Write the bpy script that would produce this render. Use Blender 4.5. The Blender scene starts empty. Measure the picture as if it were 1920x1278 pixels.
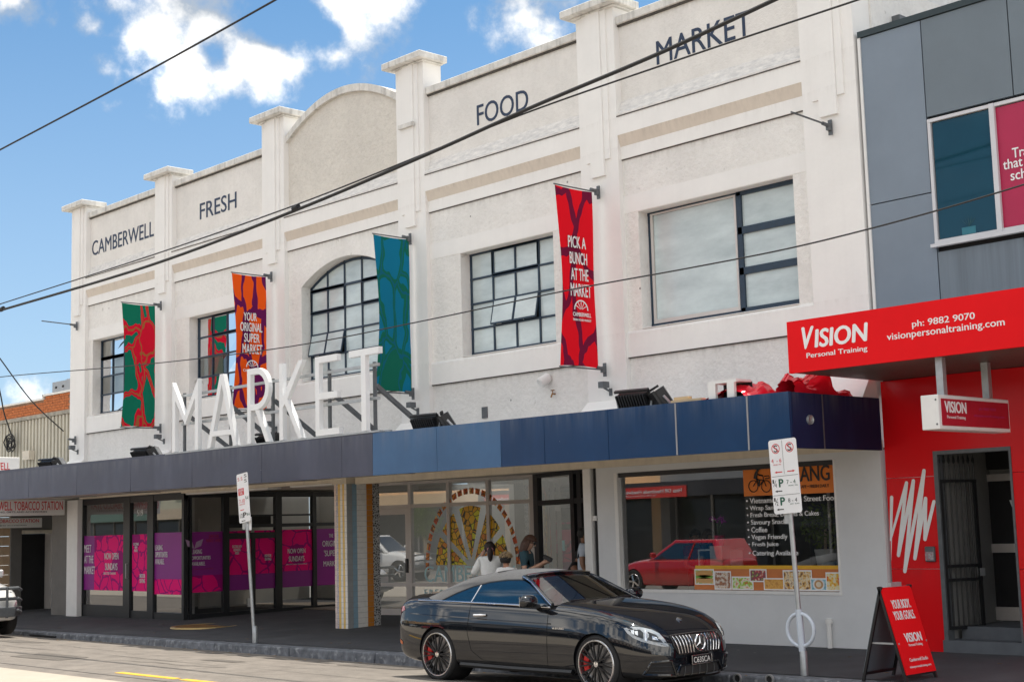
import bpy, bmesh, math, random
from mathutils import Vector, Matrix, noise
from mathutils.bvhtree import BVHTree
random.seed(7)
S = bpy.context.scene
COL = S.collection
PI = math.pi

# ------------------------------------------------------------------ camera
CAM_H, FPX, CX, CY = 1.94, 2715.0, 960.0, 639.0
YAW, PIT, ROL = math.radians(-46.6), math.radians(7.35), math.radians(-1.59)
_f = Vector((math.sin(YAW)*math.cos(PIT), math.cos(YAW)*math.cos(PIT), math.sin(PIT)))
_r0 = Vector((math.cos(YAW), -math.sin(YAW), 0))
_u0 = _r0.cross(_f)
_r = math.cos(ROL)*_r0 + math.sin(ROL)*_u0
_u = -math.sin(ROL)*_r0 + math.cos(ROL)*_u0
cam = bpy.data.cameras.new('camera')
cam.sensor_width = 36.0
cam.lens = FPX/1920*36
cam.clip_start, cam.clip_end = 0.1, 2000
camo = bpy.data.objects.new('camera', cam)
COL.objects.link(camo)
camo.matrix_world = Matrix(((_r.x, _u.x, -_f.x, 0), (_r.y, _u.y, -_f.y, 0), (_r.z, _u.z, -_f.z, CAM_H), (0, 0, 0, 1)))
S.camera = camo
S.cycles.max_bounces = 7; S.cycles.diffuse_bounces = 3; S.cycles.glossy_bounces = 3; S.cycles.transparent_max_bounces = 10; S.cycles.sample_clamp_indirect = 8
S.render.resolution_x, S.render.resolution_y = 1024, 681

def ray(u, v): return _r*((u-CX)/FPX) - _u*((v-CY)/FPX) + _f
def UY(u, v, Y):
    d = ray(u, v); t = Y/d.y
    return (d.x*t, CAM_H+d.z*t)
def UX(u, v, X):
    d = ray(u, v); t = X/d.x
    return (d.y*t, CAM_H+d.z*t)
def UZ(u, v, z):
    d = ray(u, v); t = (z-CAM_H)/d.z
    return (d.x*t, d.y*t)

# ------------------------------------------------------------------ sky, sun, exposure
SUN = Vector((-0.10, 0.292, 1.0)).normalized()
EL = math.asin(SUN.z)
W = bpy.data.worlds.new('World'); S.world = W; W.use_nodes = True
nt = W.node_tree; nt.nodes.clear()
def wn(t, **k):
    n = nt.nodes.new(t)
    for a, b in k.items(): setattr(n, a, b)
    return n
def wl(a, b): nt.links.new(a, b)
def wm(op, a, b=None, c=None, clamp=False):
    n = wn('ShaderNodeMath', operation=op, use_clamp=clamp)
    for i, x in enumerate((a, b, c)):
        if x is None: continue
        if isinstance(x, (int, float)): n.inputs[i].default_value = x
        else: wl(x, n.inputs[i])
    return n.outputs[0]
sky = wn('ShaderNodeTexSky', sky_type='NISHITA', sun_disc=False)
sky.sun_elevation = EL
sky.sun_rotation = math.atan2(SUN.x, SUN.y)
sky.air_density, sky.dust_density, sky.ozone_density = 0.55, 1.0, 5.0
tc = wn('ShaderNodeTexCoord')
dirv = tc.outputs['Generated']
nz = wn('ShaderNodeTexNoise'); nz.inputs['Scale'].default_value = 17; nz.inputs['Detail'].default_value = 7; nz.inputs['Roughness'].default_value = .6
wl(dirv, nz.inputs['Vector'])
nz2 = wn('ShaderNodeTexNoise'); nz2.inputs['Scale'].default_value = 3.2; nz2.inputs['Detail'].default_value = 6
wl(dirv, nz2.inputs['Vector'])
CLOUDS = [(300,75,85,1),(345,110,85,1),(385,45,70,.9),(255,70,45,.8),(430,110,70,.9),(500,115,75,.85),(565,120,70,.8),(625,105,70,.85),(660,60,70,.8),(600,95,60,.7),
          (640,20,80,.75),(720,5,80,.8),(560,5,60,.6),(200,132,40,.62),(178,52,34,.55),(190,192,34,.5),(25,4,60,.7),(70,5,40,.5),(1010,12,120,.75),(1070,5,90,.8),(960,80,90,.35),(880,30,80,.4),
          (70,745,60,.28),(30,815,80,.3),(340,-60,150,1),(620,-80,160,.9)]
acc = None
for (cu, cv, cr, cw) in CLOUDS:
    c = ray(cu, cv).normalized()
    d = wn('ShaderNodeVectorMath', operation='DISTANCE'); wl(dirv, d.inputs[0]); d.inputs[1].default_value = c
    m = wm('MULTIPLY_ADD', d.outputs['Value'], -cw/(cr/FPX*1.5), cw, clamp=True)
    acc = m if acc is None else wm('MAXIMUM', acc, m)
wide = wm('MULTIPLY_ADD', nz2.outputs['Fac'], 3.8, -1.15, clamp=True)          # heavy cloud added out of view to lift the ambient light
# keep the added clouds out of the clear blue patch that the photograph shows
clear = wn('ShaderNodeVectorMath', operation='DISTANCE'); wl(dirv, clear.inputs[0]); clear.inputs[1].default_value = ray(480, 300).normalized()
wide = wm('MULTIPLY', wide, wm('MULTIPLY_ADD', clear.outputs['Value'], 3.0, -.9, clamp=True))
for (cu, cv, cr) in ((412, 100, 34), (570, 40, 60), (505, 45, 40)):            # gaps of blue between the lobes
    c = ray(cu, cv).normalized()
    d = wn('ShaderNodeVectorMath', operation='DISTANCE'); wl(dirv, d.inputs[0]); d.inputs[1].default_value = c
    acc = wm('SUBTRACT', acc, wm('MULTIPLY_ADD', d.outputs['Value'], -.62/(cr/FPX*1.5), .62, clamp=True), clamp=True)
acc = wm('MAXIMUM', acc, wide)
dens = wm('ADD', wm('MULTIPLY', acc, 1.55), wm('MULTIPLY_ADD', nz.outputs['Fac'], 3.8, -2.30))
ss = wn('ShaderNodeMapRange', interpolation_type='SMOOTHSTEP'); wl(dens, ss.inputs[0])
ss.inputs[1].default_value, ss.inputs[2].default_value, ss.inputs[3].default_value, ss.inputs[4].default_value = .04, 1.0, 0, 1
mask = wm('MULTIPLY', ss.outputs[0], wm('MULTIPLY', acc, 8, clamp=True), clamp=True)
nz3 = wn('ShaderNodeTexNoise'); nz3.inputs['Scale'].default_value = 9; nz3.inputs['Detail'].default_value = 7
mp = wn('ShaderNodeMapping'); mp.inputs['Location'].default_value = (3.1, 1.7, .4); wl(dirv, mp.inputs[0]); wl(mp.outputs[0], nz3.inputs['Vector'])
cr_ = wn('ShaderNodeValToRGB'); wl(wm('ADD', wm('MULTIPLY', dens, .24), wm('MULTIPLY', nz3.outputs['Fac'], 1.25)), cr_.inputs[0])
cr_.color_ramp.elements[0].position = .62; cr_.color_ramp.elements[0].color = (1.35, 1.5, 1.68, 1)
cr_.color_ramp.elements[1].position = 1.0; cr_.color_ramp.elements[1].color = (5.6, 5.4, 5.1, 1)
mx = wn('ShaderNodeMix', data_type='RGBA'); wl(mask, mx.inputs[0]); tint = wn('ShaderNodeMix', data_type='RGBA', blend_type='MULTIPLY'); tint.inputs[0].default_value = 1; tint.inputs[7].default_value = (.24, .46, .50, 1); wl(sky.outputs[0], tint.inputs[6]); 
sepd = wn('ShaderNodeSeparateXYZ'); wl(dirv, sepd.inputs[0])
hz_f = wm('POWER', wm('MULTIPLY_ADD', sepd.outputs[2], -1/.50, 1.0, clamp=True), 1.5)       # pale haze low in the sky
hzm = wn('ShaderNodeMix', data_type='RGBA'); wl(wm('MULTIPLY', hz_f, .9), hzm.inputs[0]); wl(tint.outputs[2], hzm.inputs[6]); hzm.inputs[7].default_value = (1.65, 2.0, 2.25, 1); wl(hzm.outputs[2], mx.inputs[6])
wl(cr_.outputs[0], mx.inputs[7])
bg = wn('ShaderNodeBackground'); bg.inputs['Strength'].default_value = 0.15
wl(mx.outputs[2], bg.inputs['Color'])
wo = wn('ShaderNodeOutputWorld'); wl(bg.outputs[0], wo.inputs[0])

sun = bpy.data.lights.new('sun', 'SUN'); sun.energy = 2.4; sun.angle = math.radians(.55); sun.color = (1, .94, .84)
suno = bpy.data.objects.new('sun', sun); COL.objects.link(suno)
suno.rotation_euler = (-SUN).to_track_quat('-Z', 'Y').to_euler(); suno.location = (0, 10, 40)
V = S.view_settings
V.view_transform = 'Standard'; V.look = 'None'; V.gamma = 1; V.use_curve_mapping = False
V.exposure = 1.36

# ------------------------------------------------------------------ helpers
def tag(o, label=None, cat=None, group=None, kind=None):
    if label: o['label'] = label
    if cat: o['category'] = cat
    if group: o['group'] = group
    if kind: o['kind'] = kind
    return o
def thing(name, loc, label, cat, group=None, rz=0.0):
    o = bpy.data.objects.new(name, None); COL.objects.link(o)
    o.empty_display_size = .2
    o.location = loc; o.rotation_euler = (0, 0, rz)
    return tag(o, label, cat, group)
def adopt(o, parent, local=False):
    if parent is None: return o
    o.parent = parent
    if parent.type == 'EMPTY' and not local:
        o.matrix_parent_inverse = Matrix.LocRotScale(parent.location, parent.rotation_euler, None).inverted()
    return o
def link(name, me, parent=None, local=False, loc=None):
    o = bpy.data.objects.new(name, me); COL.objects.link(o)
    if loc is not None: o.location = loc
    return adopt(o, parent, local)

class MB:
    def __init__(s): s.v = []; s.f = []; s.mi = []; s.cur = 0
    def add(s, vs, fs):
        b = len(s.v); s.v += [tuple(x) for x in vs]
        for f in fs: s.f.append([b+i for i in f]); s.mi.append(s.cur)
        return s
    def box(s, x0, x1, y0, y1, z0, z1):
        return s.add([(x0,y0,z0),(x1,y0,z0),(x1,y1,z0),(x0,y1,z0),(x0,y0,z1),(x1,y0,z1),(x1,y1,z1),(x0,y1,z1)],
                     [(3,2,1,0),(4,5,6,7),(0,1,5,4),(1,2,6,5),(2,3,7,6),(3,0,4,7)])
    def hexa(s, p):      # 8 points: bottom ring 4, top ring 4 (ccw from above)
        return s.add(p, [(3,2,1,0),(4,5,6,7),(0,1,5,4),(1,2,6,5),(2,3,7,6),(3,0,4,7)])
    def obox(s, c, ax, ay, az):   # centre and three half axis vectors
        c, ax, ay, az = Vector(c), Vector(ax), Vector(ay), Vector(az)
        return s.hexa([c-ax-ay-az, c+ax-ay-az, c+ax+ay-az, c-ax+ay-az, c-ax-ay+az, c+ax-ay+az, c+ax+ay+az, c-ax+ay+az])
    def bar(s, a, b, w, h=None, up=(0,0,1)):
        a, b = Vector(a), Vector(b); d = b-a; h = h or w
        u = Vector(up); sx = d.cross(u)
        if sx.length < 1e-6: sx = d.cross(Vector((1,0,0)))
        sx.normalize(); uz = sx.cross(d).normalized()
        return s.obox((a+b)/2, d/2, sx*w/2, uz*h/2)
    def tube(s, pts, r, n=8, cap=True):
        pts = [Vector(p) for p in pts]; N = len(pts); rs = r if isinstance(r, (list, tuple)) else [r]*N
        b = len(s.v); ref = None
        for i, p in enumerate(pts):
            t = (pts[min(i+1, N-1)]-pts[max(i-1, 0)]).normalized()
            if ref is None:
                ref = t.cross(Vector((0,0,1)))
                if ref.length < .05: ref = t.cross(Vector((1,0,0)))
                ref.normalize()
            x = (ref - t*ref.dot(t)).normalized(); y = t.cross(x); ref = x
            for k in range(n):
                a = 2*PI*k/n; s.v.append(tuple(p + (x*math.cos(a)+y*math.sin(a))*rs[i]))
        for i in range(N-1):
            for k in range(n):
                k2 = (k+1) % n
                s.f.append([b+i*n+k, b+i*n+k2, b+(i+1)*n+k2, b+(i+1)*n+k]); s.mi.append(s.cur)
        if cap:
            s.f.append([b+k for k in range(n)][::-1]); s.mi.append(s.cur)
            s.f.append([b+(N-1)*n+k for k in range(n)]); s.mi.append(s.cur)
        return s
    def lathe(s, prof, n=24, org=(0,0,0), ax=(0,0,1), closed=False):   # prof (r, h)
        org = Vector(org); az = Vector(ax).normalized()
        x = az.cross(Vector((0,0,1)))
        if x.length < .05: x = Vector((1,0,0))
        x.normalize(); y = az.cross(x); b = len(s.v)
        for (r, hh) in prof:
            for k in range(n):
                a = 2*PI*k/n; s.v.append(tuple(org + az*hh + (x*math.cos(a)+y*math.sin(a))*r))
        m = len(prof)
        for i in range(m if closed else m-1):
            j = (i+1) % m
            for k in range(n):
                k2 = (k+1) % n; s.f.append([b+i*n+k, b+i*n+k2, b+j*n+k2, b+j*n+k]); s.mi.append(s.cur)
        return s
    def prism(s, poly, o, ax, ay, d):      # 2D polygon -> plane o + ax,ay, extruded by vector d
        o, ax, ay, d = Vector(o), Vector(ax), Vector(ay), Vector(d); n = len(poly)
        A = [o+ax*p[0]+ay*p[1] for p in poly]; B = [p+d for p in A]
        return s.add(A+B, [list(range(n))[::-1], list(range(n, 2*n))] + [(i, (i+1) % n, n+(i+1) % n, n+i) for i in range(n)])
    def grid(s, pts, rows, cols):
        return s.add(pts, [(i*cols+j, i*cols+j+1, (i+1)*cols+j+1, (i+1)*cols+j) for i in range(rows-1) for j in range(cols-1)])
    def mesh(s, name, mats, smooth=False, angle=None, fix=True):
        me = bpy.data.meshes.new(name); me.from_pydata(s.v, [], s.f)
        if not isinstance(mats, (list, tuple)): mats = [mats]
        for m in mats: me.materials.append(m)
        if len(mats) > 1: me.polygons.foreach_set('material_index', s.mi)
        if fix:
            bm = bmesh.new(); bm.from_mesh(me); bmesh.ops.recalc_face_normals(bm, faces=bm.faces); bm.to_mesh(me); bm.free()
        if smooth:
            me.polygons.foreach_set('use_smooth', [True]*len(me.polygons))
            if angle: me.set_sharp_from_angle(angle=math.radians(angle))
        me.update(); return me
    def build(s, name, mats, parent=None, smooth=False, angle=40, local=False, bevel=0, seg=1, fix=True):
        me = s.mesh(name, mats, smooth, angle, fix)
        if bevel:
            bm = bmesh.new(); bm.from_mesh(me)
            bmesh.ops.bevel(bm, geom=[e for e in bm.edges if e.is_manifold and e.calc_face_angle(0) > .6], offset=bevel, segments=seg, affect='EDGES', profile=.7)
            bm.to_mesh(me); bm.free(); me.update()
        return link(name, me, parent, local)

def box(name, x0, x1, y0, y1, z0, z1, mat, parent=None, bevel=0, local=False):
    return MB().box(x0, x1, y0, y1, z0, z1).build(name, mat, parent, bevel=bevel, local=local)

# ------------------------------------------------------------------ materials
def M(name, col, rough=.6, metal=0.0, var=.12, vs=3.0, bump=0.0, bs=60.0, coat=0.0, spec=.5, streak=0.0, col2=None, obj=False, stretch=None, detail=6, emit=0, ior=None, sheen=0):
    m = bpy.data.materials.new(name); m.use_nodes = True; n = m.node_tree; p = n.nodes['Principled BSDF']
    p.inputs['Roughness'].default_value = rough; p.inputs['Metallic'].default_value = metal
    p.inputs['Specular IOR Level'].default_value = spec; p.inputs['Coat Weight'].default_value = coat
    p.inputs['Coat Roughness'].default_value = .03
    if ior: p.inputs['IOR'].default_value = ior
    if sheen: p.inputs['Sheen Weight'].default_value = sheen
    col = tuple(col)+(1,)
    p.inputs['Base Color'].default_value = col
    L = n.links.new
    if obj:
        t = n.nodes.new('ShaderNodeTexCoord'); pos = t.outputs['Object']
    else:
        t = n.nodes.new('ShaderNodeNewGeometry'); pos = t.outputs['Position']
    if var or col2:
        vec = pos
        if stretch:
            mp = n.nodes.new('ShaderNodeMapping'); mp.inputs['Scale'].default_value = stretch; L(pos, mp.inputs[0]); vec = mp.outputs[0]
        nz = n.nodes.new('ShaderNodeTexNoise'); nz.inputs['Scale'].default_value = vs; nz.inputs['Detail'].default_value = detail; nz.inputs['Roughness'].default_value = .65
        L(vec, nz.inputs['Vector'])
        r = n.nodes.new('ShaderNodeValToRGB'); L(nz.outputs['Fac'], r.inputs[0])
        a = tuple(c*(1-var) for c in col[:3])+(1,); b = tuple(min(1, c*(1+var*.6)) for c in (col2 or col[:3]))+(1,)
        r.color_ramp.elements[0].position = .3; r.color_ramp.elements[0].color = a
        r.color_ramp.elements[1].position = .7; r.color_ramp.elements[1].color = b
        out = r.outputs[0]
        if streak:
            mp = n.nodes.new('ShaderNodeMapping'); mp.inputs['Scale'].default_value = (9, 9, .35); L(pos, mp.inputs[0])
            s = n.nodes.new('ShaderNodeTexNoise'); s.inputs['Scale'].default_value = 1; s.inputs['Detail'].default_value = 5; L(mp.outputs[0], s.inputs['Vector'])
            mr = n.nodes.new('ShaderNodeMapRange'); mr.inputs[1].default_value = .52; mr.inputs[2].default_value = .8; mr.inputs[3].default_value = 0; mr.inputs[4].default_value = streak; L(s.outputs['Fac'], mr.inputs[0])
            mx = n.nodes.new('ShaderNodeMix'); mx.data_type = 'RGBA'; L(mr.outputs[0], mx.inputs[0]); L(out, mx.inputs[6]); mx.inputs[7].default_value = (.16, .15, .14, 1); out = mx.outputs[2]
        L(out, p.inputs['Base Color'])
    if bump:
        nb = n.nodes.new('ShaderNodeTexNoise'); nb.inputs['Scale'].default_value = bs; nb.inputs['Detail'].default_value = 4; L(pos, nb.inputs['Vector'])
        bn = n.nodes.new('ShaderNodeBump'); bn.inputs['Strength'].default_value = min(1, bump); bn.inputs['Distance'].default_value = .02*max(1, bump); L(nb.outputs['Fac'], bn.inputs['Height']); L(bn.outputs[0], p.inputs['Normal'])
    if emit:
        p.inputs['Emission Color'].default_value = col; p.inputs['Emission Strength'].default_value = emit
    return m
def nodes(m): return m.node_tree.nodes, m.node_tree.links.new
def glass(name, tint=(.75, .8, .8), refl=.28, rough=0.0):
    m = bpy.data.materials.new(name); m.use_nodes = True; n = m.node_tree; n.nodes.clear(); L = n.links.new
    t = n.nodes.new('ShaderNodeBsdfTransparent'); t.inputs[0].default_value = tuple(tint)+(1,)
    g = n.nodes.new('ShaderNodeBsdfGlossy'); g.inputs['Roughness'].default_value = rough; g.inputs['Color'].default_value = (.97, .98, 1, 1)
    fr = n.nodes.new('ShaderNodeFresnel'); fr.inputs[0].default_value = 1.5
    mr = n.nodes.new('ShaderNodeMapRange'); L(fr.outputs[0], mr.inputs[0]); mr.inputs[1].default_value = .04; mr.inputs[2].default_value = 1; mr.inputs[3].default_value = refl; mr.inputs[4].default_value = 1
    mx = n.nodes.new('ShaderNodeMixShader'); L(mr.outputs[0], mx.inputs[0]); L(t.outputs[0], mx.inputs[1]); L(g.outputs[0], mx.inputs[2])
    o = n.nodes.new('ShaderNodeOutputMaterial'); L(mx.outputs[0], o.inputs[0])
    return m
def pattern(name, ca, cb, scale=4.0, line=None, warp=.5, rough=.55, edge=.06, obj=True, mixn=.5, sx=(1,1,1)):
    """two-colour printed cut-paper print: warped voronoi cells with outlines"""
    m = bpy.data.materials.new(name); m.use_nodes = True; n = m.node_tree; L = n.links.new; p = n.nodes['Principled BSDF']
    t = n.nodes.new('ShaderNodeTexCoord'); src = t.outputs['Object']
    mp = n.nodes.new('ShaderNodeMapping'); mp.inputs['Scale'].default_value = sx; L(src, mp.inputs[0])
    nz = n.nodes.new('ShaderNodeTexNoise'); nz.inputs['Scale'].default_value = scale*.9; nz.inputs['Detail'].default_value = 2; L(mp.outputs[0], nz.inputs['Vector'])
    ad = n.nodes.new('ShaderNodeMix'); ad.data_type = 'VECTOR'; ad.inputs[0].default_value = warp*.18; L(mp.outputs[0], ad.inputs[4]); L(nz.outputs['Color'], ad.inputs[5])
    v1 = n.nodes.new('ShaderNodeTexVoronoi'); v1.feature = 'F1'; v1.inputs['Scale'].default_value = scale; L(ad.outputs[1], v1.inputs['Vector'])
    v2 = n.nodes.new('ShaderNodeTexVoronoi'); v2.feature = 'DISTANCE_TO_EDGE'; v2.inputs['Scale'].default_value = scale; L(ad.outputs[1], v2.inputs['Vector'])
    sp = n.nodes.new('ShaderNodeSeparateColor'); L(v1.outputs['Color'], sp.inputs[0])
    gt = n.nodes.new('ShaderNodeMath'); gt.operation = 'GREATER_THAN'; gt.inputs[1].default_value = mixn; L(sp.outputs[0], gt.inputs[0])
    ge = n.nodes.new('ShaderNodeMath'); ge.operation = 'LESS_THAN'; ge.inputs[1].default_value = edge; L(v2.outputs[0], ge.inputs[0])
    mxm = n.nodes.new('ShaderNodeMath'); mxm.operation = 'MAXIMUM'; L(gt.outputs[0], mxm.inputs[0]); L(ge.outputs[0], mxm.inputs[1])
    mx = n.nodes.new('ShaderNodeMix'); mx.data_type = 'RGBA'; L(mxm.outputs[0], mx.inputs[0]); mx.inputs[6].default_value = tuple(ca)+(1,); mx.inputs[7].default_value = tuple(cb)+(1,)
    out = mx.outputs[2]
    if line:
        ll = n.nodes.new('ShaderNodeMath'); ll.operation = 'LESS_THAN'; ll.inputs[1].default_value = edge*.22; L(v2.outputs[0], ll.inputs[0])
        m2 = n.nodes.new('ShaderNodeMix'); m2.data_type = 'RGBA'; L(ll.outputs[0], m2.inputs[0]); L(out, m2.inputs[6]); m2.inputs[7].default_value = tuple(line)+(1,); out = m2.outputs[2]
    L(out, p.inputs['Base Color']); p.inputs['Roughness'].default_value = rough; p.inputs['Specular IOR Level'].default_value = .12
    return m

mt = {}
def overlay(m, fac_socket, col):
    n, L = nodes(m); p = n['Principled BSDF']; src = p.inputs['Base Color'].links[0].from_socket if p.inputs['Base Color'].links else None
    mx = n.new('ShaderNodeMix'); mx.data_type = 'RGBA'; L(fac_socket, mx.inputs[0])
    if src: L(src, mx.inputs[6])
    else: mx.inputs[6].default_value = p.inputs['Base Color'].default_value
    mx.inputs[7].default_value = tuple(col)+(1,); L(mx.outputs[2], p.inputs['Base Color'])
def nmath(m, op, a, b=None, clamp=False):
    n, L = nodes(m); x = n.new('ShaderNodeMath'); x.operation = op; x.use_clamp = clamp
    for i, v in enumerate((a, b)):
        if v is None: continue
        if isinstance(v, (int, float)): x.inputs[i].default_value = v
        else: L(v, x.inputs[i])
    return x.outputs[0]
def drips(m, levels, length=.5, strength=.5, col=(.20, .18, .16), fx=7.0):
    """rain-borne grime that runs down from ledges at the given heights"""
    n, L = nodes(m); g = n.new('ShaderNodeNewGeometry'); sp = n.new('ShaderNodeSeparateXYZ'); L(g.outputs['Position'], sp.inputs[0])
    mp = n.new('ShaderNodeMapping'); mp.inputs['Scale'].default_value = (fx, fx, .25); L(g.outputs['Position'], mp.inputs[0])
    nz = n.new('ShaderNodeTexNoise'); nz.inputs['Scale'].default_value = 1; nz.inputs['Detail'].default_value = 6; nz.inputs['Roughness'].default_value = .7; L(mp.outputs[0], nz.inputs['Vector'])
    acc = None
    for z in levels:
        d = nmath(m, 'SUBTRACT', z, sp.outputs[2]); a = nmath(m, 'MULTIPLY', d, 1/length); on = nmath(m, 'GREATER_THAN', d, 0.0); f = nmath(m, 'MULTIPLY', nmath(m, 'SUBTRACT', 1.0, a, clamp=True), on)
        f = nmath(m, 'MULTIPLY', f, f); acc = f if acc is None else nmath(m, 'MAXIMUM', acc, f)
    s = nmath(m, 'MULTIPLY', nmath(m, 'SUBTRACT', nz.outputs['Fac'], .42), 3.2, clamp=True)
    overlay(m, nmath(m, 'MULTIPLY', nmath(m, 'MULTIPLY', acc, s), strength, clamp=True), col)
def blotch(m, scale, lo, hi, strength, col, detail=5, stretch=(1, 1, 1)):
    n, L = nodes(m); g = n.new('ShaderNodeNewGeometry'); mp = n.new('ShaderNodeMapping'); mp.inputs['Scale'].default_value = stretch; L(g.outputs['Position'], mp.inputs[0]); nz = n.new('ShaderNodeTexNoise'); nz.inputs['Scale'].default_value = scale; nz.inputs['Detail'].default_value = detail; L(mp.outputs[0], nz.inputs['Vector'])
    mr = n.new('ShaderNodeMapRange'); mr.inputs[1].default_value = lo; mr.inputs[2].default_value = hi; mr.inputs[3].default_value = 0; mr.inputs[4].default_value = strength; L(nz.outputs['Fac'], mr.inputs[0]); overlay(m, mr.outputs[0], col)
def specks(m, scale, size, col, strength=.8, keep=.8):
    n, L = nodes(m); g = n.new('ShaderNodeNewGeometry'); v = n.new('ShaderNodeTexVoronoi'); v.inputs['Scale'].default_value = scale; L(g.outputs['Position'], v.inputs['Vector']); sc = n.new('ShaderNodeSeparateColor'); L(v.outputs['Color'], sc.inputs[0])
    a = nmath(m, 'LESS_THAN', v.outputs['Distance'], size); b = nmath(m, 'GREATER_THAN', sc.outputs[0], keep); overlay(m, nmath(m, 'MULTIPLY', nmath(m, 'MULTIPLY', a, b), strength), col)
def stucco(name, col, bs, bump, streak, dist=.012):
    m = M(name, col, .85, var=.08, vs=1.3, streak=streak)
    n, L = nodes(m); p = n['Principled BSDF']
    g = n.new('ShaderNodeNewGeometry')
    a = n.new('ShaderNodeTexNoise'); a.inputs['Scale'].default_value = bs; a.inputs['Detail'].default_value = 5; a.inputs['Roughness'].default_value = .7; L(g.outputs['Position'], a.inputs['Vector'])
    b = n.new('ShaderNodeBump'); b.inputs['Strength'].default_value = bump; b.inputs['Distance'].default_value = dist; L(a.outputs['Fac'], b.inputs['Height']); L(b.outputs[0], p.inputs['Normal'])
    return m
mt['stucco'] = stucco('rough_cast_white', (.875, .85, .81), 13, 1.0, .04, .028)
mt['stucco_arch'] = stucco('rough_cast_cream', (.77, .725, .655), 12, 1.0, .05, .045)
mt['panel'] = stucco('rendered_panel_white', (.82, .79, .75), 16, .9, .05, .02)
mt['render'] = M('smooth_render_white', (.865, .845, .815), .7, var=.04, vs=1.5, streak=.03, bump=.15, bs=14)
mt['cap'] = M('weathered_cap', (.72, .70, .66), .8, var=.22, vs=5, streak=.6, bump=.4, bs=30)
mt['chamfer'] = M('beige_chamfer', (.70, .62, .53), .75, var=.06, vs=2, streak=.1)
mt['dirt_and_shade'] = M('grime_and_shade', (.10, .09, .08), .9, var=.5, vs=14)  # grime in joints and cracks, also the painted shadow gaps on the facade
mt['grime_ledge'] = M('lichen_ledge', (.70, .68, .66), .9, var=.16, vs=6, col2=(.80, .77, .73), stretch=(1, 1, 3), bump=.4, bs=40)
LV = [10.2, 8.60, 7.89, 4.61]
drips(mt['stucco'], LV, .22, .45, (.3, .27, .23), 9); drips(mt['panel'], [10.2], .16, .6, (.35, .27, .18), 12); drips(mt['render'], [8.607, 8.11, 5.03], .22, .22, (.4, .35, .3), 13); drips(mt['stucco_arch'], [10.9], .3, .3)
for k_ in ('stucco', 'stucco_arch', 'panel'): blotch(mt[k_], 13, .46, .70, .075 if k_ != 'stucco_arch' else .15, (.38, .34, .29), 4)
blotch(mt['stucco'], .9, .62, .82, .12, (.5, .46, .41)); specks(mt['stucco'], 3.2, .07, (.12, .11, .10), .7, .86); blotch(mt['stucco'], 5, .66, .74, .5, (.33, .31, .28), 8)
drips(mt['chamfer'], [8.31], .3, .4, (.3, .25, .2), 14)
mt['navytext'] = M('navy_paint', (.012, .03, .075), .5, var=.15)
mt['steel_navy'] = M('navy_steel', (.018, .04, .07), .45, var=.2, vs=9)
mt['blind'] = M('pale_blind', (.60, .66, .66), .6, var=.1, vs=2.5, stretch=(1, 1, .4))
mt['frost'] = M('frosted_pane', (.50, .58, .59), .16, var=.12, vs=1.6, col2=(.62, .70, .70), spec=.8, stretch=(.6, 1, 1.8))
mt['pane'] = glass('clear_pane', (.85, .88, .88), .14)
mt['shopglass'] = glass('shop_glass', (.88, .9, .9), .22)
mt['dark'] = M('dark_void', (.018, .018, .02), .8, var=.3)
mt['black_alu'] = M('black_aluminium', (.018, .02, .024), .38, var=.15, spec=.5)
mt['silver_alu'] = M('pale_aluminium', (.62, .58, .55), .45, var=.06, metal=.2)
mt['white_paint'] = M('white_paint', (.80, .79, .77), .5, var=.05, vs=4)
mt['cream'] = M('cream_beam', (.70, .62, .50), .6, var=.12, vs=3, streak=.15)
mt['soffit'] = M('pale_soffit', (.62, .58, .51), .7, var=.1, vs=2)
mt['galv'] = M('galvanised_steel', (.46, .48, .49), .42, metal=.6, var=.15, vs=12)
mt['darkgrey'] = M('dark_grey_steel', (.13, .14, .15), .5, metal=.3, var=.2, vs=10)
mt['blackplastic'] = M('black_lamp_body', (.012, .012, .014), .42, var=.2, vs=20)
mt['cable'] = M('cable_black', (.012, .012, .013), .6, var=.1)
mt['letterwhite'] = M('letter_white', (.86, .87, .88), .45, var=.04, vs=3)
mt['textwhite'] = M('print_white', (.85, .85, .85), .5, var=.03)
mt['textblack'] = M('print_black', (.02, .02, .02), .5, var=.1)
mt['textred'] = M('print_red', (.62, .02, .03), .5, var=.08)
mt['orange'] = M('orange_board', (.80, .21, .02), .5, var=.05)
mt['visred'] = M('gloss_red', (.76, .006, .010), .25, var=.05, vs=1, spec=.35)
mt['visred2'] = M('fascia_red', (.82, .008, .012), .5, var=.07, vs=.8, spec=.12)
mt['graypanel'] = M('grey_blue_panel', (.20, .245, .30), .42, var=.10, vs=.7, streak=.05)
mt['graypanel2'] = M('grey_panel_dark', (.15, .185, .215), .42, var=.10, vs=.7)
mt['purple'] = M('purple_film', (.27, .012, .25), .45, var=.06)
mt['pinkprint'] = pattern('pink_floral_film', (.92, .008, .21), (.36, .010, .19), 3.4, warp=1.1, edge=.04, mixn=.92)
mt['wood'] = M('raw_timber', (.55, .42, .26), .7, var=.25, vs=4, stretch=(1, 1, 8))
mt['tarp'] = M('red_vinyl', (.80, .012, .035), .22, var=.15, vs=3, coat=.2)

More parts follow.
